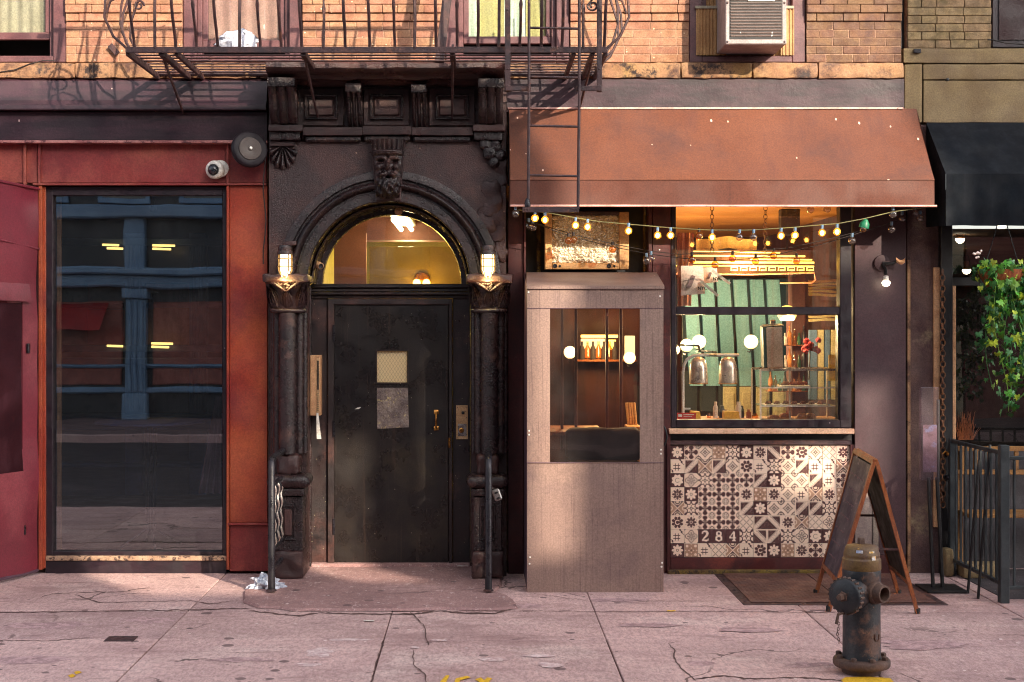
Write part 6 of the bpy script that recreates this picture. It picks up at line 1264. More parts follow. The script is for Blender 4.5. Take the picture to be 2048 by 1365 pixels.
m = MB(); m.pbox(1353.5, 1392, 826, 839, .18, .184, .0005); m.build('card', pm('redcard', h(206,50,40), h(190,44,36), 4, rough=.5), t)
for (a, b, y0, y1) in ((1356, 1364, 829, 834), (1367, 1388, 829, 830.5), (1367, 1384, 832.5, 833.7)): m = MB(); m.pbox(a, b, y0, y1, .178, .1805, 0); m.build('print', M['white'], t)
m = MB(); m.pbox(1365, 1381, 816, 819.5, .18, .184, .0005); tag(m.build('payment_sticker', M['white']), 'tiny strip of card stickers above the red sign', 'sticker')
m = MB(); m.pbox(1657, 1677, 710, 762, .5, .503, 0); tag(m.build('yellow_poster', pm('yposter', h(236,206,70), h(224,190,60), 3, rough=.6)), 'yellow poster at the right edge inside the cafe', 'poster')
fm = thing('red_flowers', 'red flower bunch above the pastry case', 'flowers', tuple(P(1614, 700, .8)))
for q in range(16): rq = random.Random(q); m = MB(); m.sphere(P(1604+rq.uniform(0, 34), 680+rq.uniform(0, 24), .8+rq.uniform(0, .1)), .022, 8); m.rough(.008, 50, q); m.build('bloom', M['redaw'], fm)
m = MB(); m.tube([P(1620, 700, .85), P(1618, 760, .85)], .006, 5); m.build('stem', M['irondark'], fm)
# bright shelves and fittings seen in the booth window
Yw = 4.3
bs_ = thing('lit_back_bar', 'glowing yellow back bar shelves deep in the cafe', 'shelving', (fx(1200, Yw), Yw, 1.0))
for a, b, y0, y1, mt in ((1162, 1236, 670, 676, 'neon'), (1162, 1210, 678, 716, 'panelA'), (1214, 1232, 680, 700, 'neon'), (1250, 1270, 672, 715, 'panelB'), (1162, 1178, 748, 765, 'panelA'), (1196, 1203, 760, 790, 'neon'), (1228, 1236, 735, 765, 'panelA'), (1247, 1262, 745, 770, 'panelB')):
    if mt == 'panelA' and 'panelA' not in M: M['panelA'] = emat('panelA', (1, .62, .30), .55); M['panelB'] = emat('panelB', (.9, .75, .35), .5)
    m = MB(); m.pbox(a, b, y0, y1, Yw, Yw+.05, .004); m.build('light_panel', M[mt], bs_)
for q in range(7): rq = random.Random(q+20); px = 1164+q*11; m = MB(); m.lathe([(.03, 0), (.03, .12), (.012, .16), (.012, .2)], P(px, 722, Yw-.12), seg=10); m.build('bottle', M['bulbamber'] if q % 2 else M['roomdark'], bs_, True)
m = MB(); m.pbox(1150, 1275, 720, 724, Yw-.2, Yw, .003); m.build('shelf', M['woodframe'], bs_)
m = MB(); m.pbox(1150, 1275, 722, 900, Yw-.02, Yw+.1, .003); m.build('cupboard', M['cafewall'], bs_); lamp('bar_light', bs_, tuple(P(1200, 690, Yw-.4)), 8, (1, .66, .22), .1)
for a in (1122, 1150, 1212, 1240): m = MB(); m.pbox(a, a+5, 600, 900, .9, .96, .004); tag(m.build('timber_upright', M['cafewall']), {1122: 'first', 1150: 'second', 1212: 'third', 1240: 'last'}[a]+' dark timber upright from the left in the booth window', 'post')
t = thing('wooden_table', 'orange brown wooden table low in the booth window', 'table', tuple(P(1190, 900, .9)))
zt_ = fz(862, .7); m = MB(); m.box(.48, 1.0, .6, 1.3, zt_-.03, zt_, .006); m.build('top', M['woodframe'], t)
for x in (.52, .96):
    for y in (.64, 1.26): m = MB(); m.box(x-.02, x+.02, y-.02, y+.02, .03, zt_-.031, .003); m.build('leg', M['woodframe'], t)
t = thing('black_sofa', 'dark leather bench seat in front of the wooden table', 'bench', tuple(P(1220, 920, .4)))
m = MB(); m.rock(.68, 1.25, .35, .55, fz(925, .35), fz(858, .35), 14, .01, .05, 5, 2); m.build('back', M['roomdark'], t, True); m = MB(); m.rock(.68, 1.25, .12, .348, .1, fz(925, .35)+.02, 12, .006, .04, 5, 3); m.build('seat', M['roomdark'], t, True)
t = thing('cafe_chair', 'small wooden chair with slatted back in the booth window', 'chair', tuple(P(1258, 890, 1.5)))
m = MB(); 
for q in range(4): m = MB(); a = P(1253+q*5, 806, 1.5); b = P(1257+q*5, 850, 1.5); m.tube([a, b], .012, 6); m.build('back_slat', M['tanwood'], t)
m = MB(); m.box(fx(1250, 1.5), fx(1278, 1.5), 1.3, 1.55, fz(856, 1.5), fz(850, 1.5), .004); m.build('seat', M['tanwood'], t)
for x in (1252, 1275):
    for y in (1.32, 1.53): m = MB(); m.tube([(fx(x, 1.5), y, .03), (fx(x, 1.5), y, fz(856, 1.5))], .014, 6); m.build('leg', M['tanwood'], t)

# ------------------------------------------------------------------ string lights under the awning
def bulb(parent, px, py, Y, kind):
    c = P(px, py, Y); R = .0275
    m = MB(); m.tube([c+Vector((0, 0, .028)), c+Vector((0, 0, .055))], .0105, 8); so_ = m.build('socket', M['cabledark'] if kind == 'amber' else M['castiron'], parent, True)
    m = MB(); m.lathe([(R*math.sin(PI*q/10), -R*math.cos(PI*q/10)) for q in range(10)]+[(.010, R*1.15)], c, seg=16)
    m.build('bulb', {'hot': M['bulbglassl'], 'off': M['bulbglass'], 'amber': M['bulbamber'], 'green': M['greenshade']}[kind], so_, True)
    if kind == 'hot': m = MB(); m.sphere(c+Vector((0, 0, -.002)), .015, 10, sz=1.2); m.build('filament', M['bulbhot'], so_, True)
M['bulbglassl'] = glass('bulbglassl', (1, .80, .40), .05, .05, 0, .35, (1, .6, .15), 1.0)
M['greenshade'] = pm('greenshade', h(30,120,80), h(24,96,66), 6, rough=.4)
s1 = thing('string_lights', 'string of lit warm bulbs swagged along the awning edge', 'string lights', tuple(P(1420, 470, -.42)))
cab = [(1036,420),(1062,422),(1100,427),(1150,436),(1200,444),(1257,449),(1315,454),(1341,456),(1400,460),(1424,460.5),(1480,461),(1508,460.5),(1560,457),(1590,455),(1644,450),(1674,448),(1728,438),(1786,424),(1858,414)]
m = MB(); m.tube([P(a, b, -.42) for a, b in cab], .0038, 6); m.build('cable', M['cable'], s1, True)
for px, py, kd in ((1070,437,'hot'),(1090,440,'hot'),(1151,451,'hot'),(1175,454,'hot'),(1257,462,'hot'),(1315,471,'hot'),(1341,471,'hot'),(1424,475,'hot'),(1479,475,'off'),(1507,475,'off'),(1562,472,'hot'),(1590,471,'hot'),(1644,466,'hot'),(1674,464,'hot'),(1786,429,'off'),(1031,428,'off')): bulb(s1, px, py, -.42, kd)
c = P(1728, 453, -.42); m = MB(); m.lathe([(.012, .05), (.034, .02), (.036, -.012), (.030, -.012), (.028, .015)], c, (.25, -.1, 1), 14); m.build('green_shade', M['greenshade'], s1, True); m = MB(); m.sphere(c+Vector((-.01, -.01, -.02)), .024, 12); m.build('bulb', M['bulbamber'], s1, True)
s2 = thing('string_lights', 'slack dark string of unlit amber bulbs nearer the wall', 'string lights', tuple(P(1420, 520, -.2)))
m = MB(); m.tube([P(a, b, -.2) for a, b in [(1050,436),(1075,449),(1120,466),(1160,478),(1225,494),(1290,507),(1345,515),(1400,520.5),(1450,521),(1500,518),(1560,508),(1640,490),(1720,466),(1800,440)]], .0028, 6); m.build('cable', M['cabledark'], s2, True)
m = MB(); m.tube([P(a, b, -.16) for a, b in [(1050,440),(1110,459),(1165,474),(1235,490),(1300,503),(1360,509),(1430,506),(1500,503),(1580,496),(1660,478),(1760,452)]], .0028, 6); m.build('cable', M['cabledark'], s2, True)
for px, py, kd in ((1066,455,'off'),(1058,452,'off'),(1137,482,'amber'),(1147,480,'amber'),(1225,499,'amber'),(1302,518,'off'),(1293,522,'off'),(1384,520,'amber'),(1430,530,'amber'),(1465,518,'amber'),(1511,523,'amber'),(1547,512,'amber'),(1593,522,'amber'),(1398,472,'amber'),(1704,482,'off'),(1783,459,'off'),(1621,420,'off'),(1654,419,'off'),(1804,438,'off'),(1840,437,'off'),(1832,426,'off')): bulb(s2, px, py, -.2, kd)
# ------------------------------------------------------------------ plum pier and neighbouring building
pr = thing('plum_pier', 'smooth plum painted pier between the tiles and the chain', 'pier', (fx(1760), .0, 0))
m = MB(); m.pbox(1709.5, 1812, 395, 1110, -.005, .12, .003); m.build('face', M['plum'], pr)
m = MB(); m.pbox(1709.5, 1812, 1110.5, 1147, -.012, .12, .003); m.build('base_strip', M['maroon'], pr)
m = MB(); m.pbox(1746, 1757, 985, 1109, -.02, -.004, .003); m.build('pipe_cover', pm('greycover', h(150,134,120), h(130,114,104), 4, rough=.6), pr)
m = MB(); m.pbox(1709.6, 1745, 985, 1109, -.012, -.004, .003); m.build('panel', pm('greypanel', h(150,132,124), h(128,110,106), 4, rough=.6), pr)
nb = thing('neighbour_building', 'yellow grey brick and brownstone building at the right edge', 'building', (4.2, .2, 0))
m = MB(); m.box(fx(1815)+.003, fx(1985)-.003, .03, .3, fz(96), 5.4); m.box(fx(1985), 6.5, .3, .4, fz(96), 5.4); m.build('wall', M['mortar'], nb)
lay(nb, fx(1816), fx(1984), fz(96.5), 10, .0603, .205, yel, {}, 33, .012)
rr = random.Random(12)
for a, b, y0, y1 in ((1806, 2560, 96.5, 127), (1808, 1845, 128, 246), (1846, 2560, 128, 160), (1846, 2560, 161, 246)):
    m = MB(); m.rock(fx(a)+.002, fx(b)-.002, .0, .25, fz(y1)+.001, fz(y0)-.001, 22, .004, .008, 6, a+y0); m.build('stone', M['brown'], nb, True)
m = MB(); m.pbox(1804, 1816, -80, 96, .10, .2, 0); m.build('gap', M['black'], nb)
m = MB(); m.pbox(1985, 2560, -80, 95, .10, .2, .003); wn5 = m.build('window', M['darkframe'], nb)
m = MB(); m.pbox(1998, 2560, -80, 80, .09, .098, 0); m.build('pane', pm('pane5', h(60,46,48), h(50,38,40), 3, rough=.15), wn5)
m = MB(); m.tube([P(2055, 90, -.02), P(2010, 86, -.03), P(1985, 80, -.02), P(1975, 80, .0)], .006, 6); m.build('cable', M['cabledark'], nb, True)
c = P(1895, 160, 0); m = MB(); m.lathe([(.015, -.01), (.012, .006), (0, .008)], c, (0, -1, 0), 8); m.rough(.003, 40, 1); m.build('bolt_hole', M['black'], nb)
m = MB(); m.pbox(1828, 1842, 98, 106, -.02, .0, .002); m.build('junction_plate', M['irondark'], nb)
m = MB(); m.pbox(1813, 1881, 250, 1150, .02, .25, .004); m.build('pier', M['stucco'], nb)
m = MB(); m.pbox(1815, 1821, 520, 1145, -.01, .02, .002); m.build('corner_bead', M['belt'], nb)
m = MB(); m.pbox(1868, 1880, 535, 1055, -.01, .02, .003); m.build('timber_strip', M['tan'], nb)
m = MB(); m.pbox(1882, 1905, 380, 1150, -.04, .25, .004); m.build('black_post', M['black'], nb)
for y0, y1 in ((555, 572),): m = MB(); m.pbox(1905, 2560, y0, y1, .12, .25, .003); m.build('transom_bar', M['black'], nb)
m = MB(); m.pbox(1905, 1912, 572, 880, .1, .2, .003); m.build('window_stop', M['tan'], nb)
m = MB(); m.pbox(1905, 2560, 440, 554, .2, .205, 0); m.build('upper_pane', M['cafeglass'], nb)
m = MB(); m.pbox(1912, 2560, 573, 900, .2, .205, 0); m.build('lower_pane', glass('nbglass', (.5,.45,.45), .06, 0, .05, .04, (.4,.36,.34), 1.2), nb)
m = MB(); m.pbox(1905, 2560, 900, 1160, .2, .3, 0); m.build('apron', pm('metalpanel', h(70,66,70), h(56,52,58), 6, rough=.5, bump=.6, bs=18), nb)
M['nbwall'] = pm('nbwall', h(44,34,34), h(32,26,28), 2, rough=.9); M['nbceil'] = pm('nbceil', h(150,116,86), h(132,100,74), 2, rough=.8)
room('neighbour_room', 3.42, 6.0, .26, 4.2, .3, 2.56, M['nbwall'], M['floorwood'], M['nbceil'])
for px, py, Y, lab in ((1920, 478, 1.0, 'nearer hanging dome bulb in the neighbour window'), (1933, 540, 3.0, 'farther hanging dome bulb in the neighbour window'), (2003, 450, .8, 'dome bulb just under the black awning edge')):
    c = P(px, py, Y); t = thing('dome_bulb', lab, 'bulb', tuple(c)); r = .036 if Y < 2 else .04
    m = MB(); m.lathe([(r, 0)]+[(r*math.cos(q*PI/12), -r*math.sin(q*PI/12)*1.05) for q in range(7)], c, seg=16); m.build('dome', M['led'], t, True)
    m = MB(); m.lathe([(r*.95, 0), (r*.9, .03), (.02, .045), (.02, .08)], c, seg=14); m.build('cap', M['tan'], t, True)
# black awning
Yk = -.45; ba = thing('black_awning', 'black canvas awning over the neighbour at the right edge', 'awning', (4.4, -.2, fz(452, Yk)))
xa0, xa1 = fx(1846, -.0), 6.4; z0_, z1_, z2_ = fz(246, -.0), fz(348, Yk), fz(452, Yk)
m = MB(); m.grid(lambda u, v: (xa0+.02+(xa1-xa0)*u, -.01+(Yk+.01)*v, z0_+(z1_-z0_)*v), 30, 8); m.build('slope', M['blackaw'], ba, True)
m = MB(); m.grid(lambda u, v: (xa0+.02+(xa1-xa0)*u, Yk-.002+.006*math.sin(u*120)*v, z1_+(z2_-z1_)*v+.006*noise.noise(Vector((u*14, 0, 3)))*v), 200, 3); m.build('valance', M['blackaw'], ba, True)
m = MB(); m.add([(xa0+.02, -.01, z0_), (xa0+.02, Yk, z1_), (xa0+.02, Yk, z2_), (xa0+.02, -.01, z2_+.02)], [(0, 1, 2, 3)]); m.build('side', M['blackaw'], ba)
# work lamp on the plum pier
c = P(1763, 527, -.005); t = thing('pier_lamp', 'small lit bulb on a round base on the plum pier', 'wall lamp', tuple(c))
m = MB(); m.lathe([(.06, 0), (.058, .02), (.03, .028), (0, .03)], c, (0, -1, 0), 22); m.build('base', M['plum'], t, True)
m = MB(); m.tube([c+Vector((0, -.025, -.01)), c+Vector((.01, -.06, -.05)), P(1771, 548, -.09)], .014, 8); m.tube([c+Vector((0, -.03, 0)), P(1785, 528, -.06), P(1797, 520, -.06)], .012, 8); m.build('arm', M['black'], t, True)
c2 = P(1772, 566, -.09); m = MB(); m.lathe([(.030*math.cos(q*PI/12), -.028*math.sin(q*PI/12)) for q in range(7)], c2, seg=16); m.lathe([(.030, 0), (.026, .012), (0, .014)], c2, seg=16); m.build('bulb', M['led'], t, True)
m = MB(); m.lathe([(.02, .013), (.018, .05), (.0, .055)], c2, seg=12); m.build('holder', M['white'], t, True)
m = MB(); m.grid(lambda u, v: tuple(P(1792+u*18, 515+8*math.sin(u*2.4)+v*9-u*4, -.07-.02*math.sin(v*PI))), 8, 4); m.build('tape_wrap', M['tan'], t, True)
M['chainrust'] = pm('chainrust', h(128,84,52), h(92,60,44), 20, rough=.7)
# chain down the post
chain('door_chain', 'long rusty chain hanging down the black post', P(1885, 540, -.06), P(1886, 1015, -.06), 44, .018, M['chainrust'], .005)
chain('chain_tail', 'loose doubled end of the rusty chain', P(1880, 960, -.07), P(1879, 1005, -.07), 5, .016, M['chainrust'], .005)
for py, lab in ((908, 'upper padlock bracket on the black post'), (955, 'lower padlock bracket on the black post')):
    c = P(1897, py, -.05); m = MB(); m.lathe([(.018, 0), (.02, .02), (.012, .045), (0, .05)], c, (-.3, -1, 0), 12); m.tube([c, c+Vector((-.03, -.02, .02)), c+Vector((-.055, -.02, -.005))], .006, 6); tag(m.build('lock_bracket', M['brass'] if py == 908 else M['irondark'], None, True), lab, 'lock')
# sign stand with leaflet holder
t = thing('leaflet_stand', 'leaning twin pole stand with clear leaflet holder and black base', 'stand', tuple(gp(1881, 1181))+(0,))
bx0, by0 = gp(1838, 1170), gp(1925, 1187); yb0, yb1 = -.80, -.52
m = MB(); m.prism([(0, 0), (1, 0)], 0, 1) if 0 else None; xx0, xx1 = fx(1842, -.66), fx(1922, -.66); m.box(xx0, xx1, yb0, yb1, .003, .018, .003); m.build('base_plate', M['black'], t)
for a, b in ((1866, 1857), (1885, 1874)): m = MB(); m.tube([P(a, 1176, -.66), P(b, 955, -.62)], .0135, 6); m.build('pole', M['black'], t, True)
M['leaf_holder'] = glass('leaf_holder', (.85,.80,.84), .05, .05, .3, .12, (.4,.32,.36), 1.2)
m = MB(); m.pbox(1842, 1878, 775, 961, -.64, -.60, .003); m.build('holder', M['leaf_holder'], t)
m = MB(); m.pbox(1846, 1874, 850, 945, -.625, -.622, 0); m.build('leaflet', pm('leaflet', h(110,84,96), h(80,52,62), 20, c3=h(100,106,140), s3=14, rough=.6), t)
m = MB(); m.pbox(1875.5, 1880, 800, 965, -.63, -.60, .002); m.build('side_bar', M['black'], t)
# areaway: dark pit edge, railings, leaning sticks, bench
M['darkgreen'] = pm('darkgreen', h(44,50,54), h(32,38,42), 6, rough=.45, bump=.2)
fn_ = thing('areaway_fence', 'dark iron railing gate running back from the end post', 'fence', (3.46, -.6, 0))
Xf = 3.47; ztop = lambda y: .98; 
for y, w_ in ((-.10, .022), (-1.12, .030)):
    m = MB(); m.box(Xf-w_, Xf+w_, y-w_, y+w_, .0, 1.04 if w_ > .025 else 1.0, .004); m.build('post', M['darkgreen'], fn_)
for z in (.985, .12): m = MB(); m.box(Xf-.014, Xf+.014, -1.09, -.12, z-.012, z+.012, .003); m.build('rail', M['darkgreen'], fn_)
for q in range(9): y = -.19-q*.10; m = MB(); m.box(Xf-.008, Xf+.008, y-.008, y+.008, .125, .975, .002); m.build('bar', M['darkgreen'], fn_)
f2 = thing('street_fence', 'dark iron fence panel parallel to the street at right edge', 'fence', (4.0, -1.12, 0))
for z in (.955, .10): m = MB(); m.box(Xf+.032, 5.2, -1.135, -1.105, z-.012, z+.012, .003); m.build('rail', M['darkgreen'], f2)
for q in range(16): x = Xf+.07+q*.10; m = MB(); m.box(x-.008, x+.008, -1.128, -1.112, .113, .943, .002); m.build('bar', M['darkgreen'], f2)
m = MB(); m.box(5.17, 5.23, -1.15, -1.09, 0, 1.02, .004); m.build('post', M['darkgreen'], f2)
for i, (a, b, c_, d_, Y0, Y1, lab) in enumerate(((1935, 1193, 1958, 920, -.78, -.72, 'thin dark stick leaning on the railing gate'), (1955, 1212, 1980, 890, -.98, -.85, 'longer dark stick leaning across the railing gate'))):
    m = MB(); m.tube([P(a, b, Y0), P(c_, d_, Y1)], .010, 6); tag(m.build('leaning_stick', M['black'], None, True), lab, 'stick')
pit = MB(); pit.box(Xf+.05, 5.3, -1.0, .15, .0, .004); struct(pit.build('areaway_floor', M['asphalt']))
m = MB(); m.rock(3.50, 3.82, -.26, -.08, .0, .11, 8, .006, .03, 8, 1); tag(m.build('kerb_stone', M['brown'], None, True), 'yellowish kerb stone at the foot of the railing gate', 'stone')
m = MB(); m.rock(3.40, 3.465, -.17, -.05, .0, .2, 8, .006, .02, 8, 1); tag(m.build('post_stump', M['brown'], None, True), 'short crumbling stone stump under the gate post', 'stump')
t = thing('yellow_bench', 'yellow slatted wooden bench behind the railing gate', 'bench', (3.9, -.05, .3)); Yb_ = -.02
for z in (fz(898, Yb_), fz(945, Yb_)): m = MB(); m.box(3.54, 4.6, Yb_, Yb_+.03, z-.018, z+.018, .003); m.build('rail', M['amber'], t)
for q in range(10): x = 3.56+q*.10; m = MB(); m.box(x, x+.03, Yb_+.005, Yb_+.025, fz(945, Yb_)+.019, fz(898, Yb_)-.019, .002); m.build('slat', M['amber'], t)
for x in (3.55, 4.55): m = MB(); m.box(x, x+.04, Yb_+.031, Yb_+.07, .005, fz(898, Yb_), .003); m.build('leg', M['amber'], t)
m = MB(); m.box(3.54, 4.6, -.25, Yb_+.03, .44, .47, .004); m.build('seat', M['amber'], t)
dg = thing('dried_plant', 'dried brown grass tuft behind the neighbour window', 'plant', (3.58, .34, .95))
for q in range(60):
    rq = random.Random(q); a = Vector((fx(1915+rq.uniform(0, 30), .16), .14, fz(880, .16))); b = a+Vector((rq.uniform(-.06, .06), rq.uniform(-.02, .02), rq.uniform(.08, .22))); m = MB(); m.tube([a, a.lerp(b, .5)+Vector((0, 0, .01)), b], [.002, .0016, .001], 4); m.build('blade', M['woodframe'], dg)
# hanging ivy basket
M['ivy'] = None
g = G('ivy'); oi = g.n('ShaderNodeObjectInfo'); g.to(g.b.inputs['Base Color'], g.mix(g.ramp(oi.outputs['Random'], .3, .8), h(84,156,50), h(166,182,52))); g.b.inputs['Roughness'].default_value = .35
g.b.inputs['Subsurface Weight'].default_value = 0; M['ivy'] = g.mat
g = G('ivyd'); oi = g.n('ShaderNodeObjectInfo'); g.to(g.b.inputs['Base Color'], g.mix(g.ramp(oi.outputs['Random'], .2, .8), h(56,120,58), h(110,150,56))); g.b.inputs['Roughness'].default_value = .35; M['ivyd'] = g.mat
iv = thing('ivy_basket', 'hanging basket of trailing green ivy under the black awning', 'hanging plant', tuple(P(2010, 570, -.3)))
Yi_ = -.28; cb_ = P(2004, 548, Yi_)
m = MB(); m.lathe([(.045, -.16), (.10, -.11), (.15, -.02), (.16, .03), (.15, .03), (.14, -.01)], cb_, seg=22); m.rough(.006, 20, 1); m.build('basket', M['woodframe'], iv, True)
for sx in (-.13, .13):
    m = MB(); m.tube([cb_+Vector((sx, 0, .03)), cb_+Vector((sx*.15, 0, .40))], .004, 6); m.build('hanger', M['black'], iv, True)
leafm = []
for kind in range(4):
    pts = [(0, 0), (.35, -.18), (.52, .12), (.34, .22), (.42, .55), (.16, .48), (0, .95), (-.16, .48), (-.42, .55), (-.34, .22), (-.52, .12), (-.35, -.18)]
    m = MB(); n = len(pts); z_ = lambda x, y: -.18*abs(x)+.1*math.sin(y*3+kind)-.12*y*y
    m.add([(0, .2, .03)]+[(x, y, z_(x, y)) for x, y in pts], [(0, i+1, (i+1) % n+1) for i in range(n)]); me = bpy.data.meshes.new('leaf'); me.from_pydata([(x*.045, y*.045, z*.045) for x, y, z in m.v], [], m.f); me.materials.append(M['ivy'] if kind < 2 else M['ivyd']); leafm.append(me)
M['ivyd2'] = pm('ivyd2', h(52,112,52), h(36,86,44), 16, c3=h(110,140,50), s3=9, rough=.4, bump=0)
rq = random.Random(21); nl = 0
vines = []
for q in range(15):
    x0 = rq.uniform(-.17, .19); y0 = rq.uniform(-.12, .05); L = rq.uniform(.3, .9) if q > 4 else .98
    if x0 < -.10: L *= .5
    pts = []; x, y, z = x0, y0, rq.uniform(-.03, .05)
    for k_ in range(16):
        f = k_/15; pts.append(cb_+Vector((x0+.05*math.sin(f*5+q)+(0.02+.05*f)*(1 if x0 > -.05 else .5), y0-.05*math.sin(f*3), z+.06*math.sin(min(1, f*5)*PI)*(1 if f < .2 else 0)-L*f)))
    m = MB(); m.tube(pts, .0025, 5); m.build('vine', M['ivyd'], iv, True); vines.append(pts)
def put_leaf(p, s_):
    o = bpy.data.objects.new('leaf', leafm[rq.randrange(4)]); COL.objects.link(o); o.location = p; o.rotation_euler = (PI/2+rq.uniform(-.9, .5), rq.uniform(-.5, .5)+PI, rq.uniform(-1.1, 1.1)); o.scale = (s_, s_, s_); par(o, iv)
for pts in vines:
    for k_ in range(15):
        if nl > 236: break
        p = pts[k_].lerp(pts[k_+1], rq.random()) if k_ < 15 else pts[k_]
        put_leaf(p+Vector((rq.uniform(-.035, .035), rq.uniform(-.04, .01), rq.uniform(-.02, .03))), rq.uniform(.95, 1.7)); nl += 1
for q in range(60): put_leaf(cb_+Vector((rq.uniform(-.19, .19), rq.uniform(-.17, .05), rq.uniform(-.10, .10))), rq.uniform(.8, 1.4))
fm_ = MB(); rz = random.Random(77)
for q in range(620):                                           # the smaller leaves deep in the plant
    pts = vines[rz.randrange(len(vines))]; k2 = rz.randrange(15); p = pts[k2].lerp(pts[k2+1], rz.random())+Vector((rz.uniform(-.06, .06), rz.uniform(-.03, .07), rz.uniform(-.04, .04))) if q > 140 else cb_+Vector((rz.uniform(-.19, .2), rz.uniform(-.13, .12), rz.uniform(-.14, .09)))
    R_ = Matrix.Rotation(rz.uniform(-1.2, 1.2), 3, 'Z') @ Matrix.Rotation(PI+rz.uniform(-.6, .6), 3, 'Y') @ Matrix.Rotation(PI/2+rz.uniform(-1, .6), 3, 'X'); lm_ = leafm[2+q % 2]; s_ = rz.uniform(.7, 1.3)
    fm_.add([p+R_ @ (v.co*s_) for v in lm_.vertices], [tuple(f.vertices) for f in lm_.polygons])
fo3 = fm_.build('foliage', M['ivyd2'], iv); fo3['kind'] = 'stuff'
for q in range(9): m = MB(); m.sphere(P(1953+rq.uniform(-8, 10), 508+rq.uniform(-8, 8), -.36), .009, 7); m.build('blossom', M['bagpink'], iv, True)

# ------------------------------------------------------------------ folding chalkboard
M['chalk'] = pm('chalk', h(70,60,74), h(54,46,60), 3, c3=h(92,82,94), s3=3, wear=(h(150,140,150), 12, .60, .74), streak=(h(130,120,130), (10,10,40), .62, .72, .5), rough=.6, bump=.2)
ab = thing('sandwich_board', 'wood framed folding chalkboard standing beside the hydrant', 'sandwich board', (2.55, -1.1, 0))
LB, LF = Vector((2.304, -.82, .0)), Vector((2.25, -1.39, .0)); RB, RF = Vector((2.86, -.84, 0)), Vector((2.795, -1.465, 0)); TB, TF = Vector((2.577, -.82, .975)), Vector((2.545, -1.40, .955))
def slab_bar(a, b, w1, t1, ref):
    d = (b-a).normalized(); s_ = d.cross(ref).normalized(); r_ = s_.cross(d).normalized(); m = MB(); vs = []
    for p in (a, b):
        for i, j in ((-1, -1), (1, -1), (1, 1), (-1, 1)): vs.append(p+s_*(i*w1)+r_*(j*t1))
    return m.add(vs, [(3, 2, 1, 0), (4, 5, 6, 7), (0, 1, 5, 4), (1, 2, 6, 5), (2, 3, 7, 6), (3, 0, 4, 7)])
for side, (B, Fp, off) in {'l': (LB, LF, -.008), 'r': (RB, RF, .008)}.items():
    tb_, tf_ = TB+Vector((off, 0, 0)), TF+Vector((off, 0, 0)); nrm = (tf_-tb_).cross(B-tb_).normalized()
    for a, b in ((tb_, B), (tf_, Fp)):
        slab_bar(a, b, .016, .011, nrm).build('leg', M['woodframe'], ab); m = MB(); m.lathe([(.018, 0), (.018, .03), (.012, .034)], (b.x, b.y, 0.001), seg=10); m.build('rubber_foot', M['rubber'], ab, True)
    slab_bar(tb_, tf_, .016, .011, nrm).build('top_rail', M['woodframe'], ab)
    b0, f0 = tb_.lerp(B, .80), tf_.lerp(Fp, .80); slab_bar(b0, f0, .014, .010, nrm).build('bottom_rail', M['woodframe'], ab)
    m = MB(); q4 = [tb_.lerp(B, .03), tf_.lerp(Fp, .03), f0, b0]; m.add([p+nrm*.004 for p in q4]+[p-nrm*.004 for p in q4], [(0, 1, 2, 3), (7, 6, 5, 4), (0, 4, 5, 1), (1, 5, 6, 2), (2, 6, 7, 3), (3, 7, 4, 0)]); m.build('board', M['chalk'] if side == 'l' else M['rubber'], ab)
m = MB(); m.tube([TF.lerp(LF, .58), TF.lerp(RF, .58)], .008, 6); m.build('stay', M['iron'], ab); m = MB(); m.tube([TB.lerp(LB, .45), TB.lerp(RB, .45)], .008, 6); m.build('stay', M['iron'], ab)
for q in range(0, 13, 2):                                      # faint chalk scribble, too worn to read
    f0 = .14+q*.046; m = MB(); a_, b_ = TB.lerp(LB, f0)+Vector((-.0128, 0, .0)), TF.lerp(LF, f0)+Vector((-.0128, 0, 0)); nq = 26; u0, u1 = .12+.1*((q*37) % 5)/5, .86-.3*((q*53) % 7)/7
    m.tube([a_.lerp(b_, u0+(u1-u0)*k2/nq)+Vector((-.0012, 0, .007*math.sin(k2*2.1+q*3)+.004*math.sin(k2*5.3))) for k2 in range(nq+1)], .0010, 4); m.build('chalk_mark', M['cloth'], ab)
# ------------------------------------------------------------------ hydrant
hx, hy = gp(1723, 1345); hy = -3.0; hx = fx(1723, hy); k_ = (D0+hy)/F
M['hyd'] = pm('hyd', h(42,42,46), h(30,32,38), 5, c3=h(88,62,52), s3=5, t3=(.53,.66), wear=(h(122,86,66), 16, .60, .70), speck=(h(130,140,80), 18, .05, .25), rough=.5, bump=.6, bs=60)
M['hydrust'] = pm('hydrust', h(96,70,58), h(74,54,48), 8, c3=h(84,70,66), s3=6, rough=.75, bump=.7, bs=70)
M['hydcap'] = pm('hydcap', h(116,88,52), h(92,66,46), 7, c3=h(90,66,60), s3=7, t3=(.5,.62), wear=(h(196,150,60), 20, .62, .7), rough=.55, bump=.5, bs=70)
hy_ = thing('fire_hydrant', 'weathered dark fire hydrant with yellowed bonnet near the kerb', 'hydrant', (hx, hy, 0))
O = (hx, hy, 0)
m = MB(); m.lathe([(.10, 0), (.105, .025), (.105, .04)], O, seg=28); m.build('ground_collar', M['hydrust'], hy_, True)
m = MB(); m.lathe([(.10, .034), (.142, .036), (.148, .045), (.148, .068), (.140, .078), (.10, .08)], O, seg=32); fo2 = m.build('flange', M['hydrust'], hy_, True)
for q in range(8): a = q*PI/4+.2; m = MB(); m.lathe([(.016, .076), (.016, .094), (.011, .098), (0, .098)], (hx+.124*math.cos(a), hy+.124*math.sin(a), 0), seg=6); m.build('bolt', M['hydrust'], fo2)
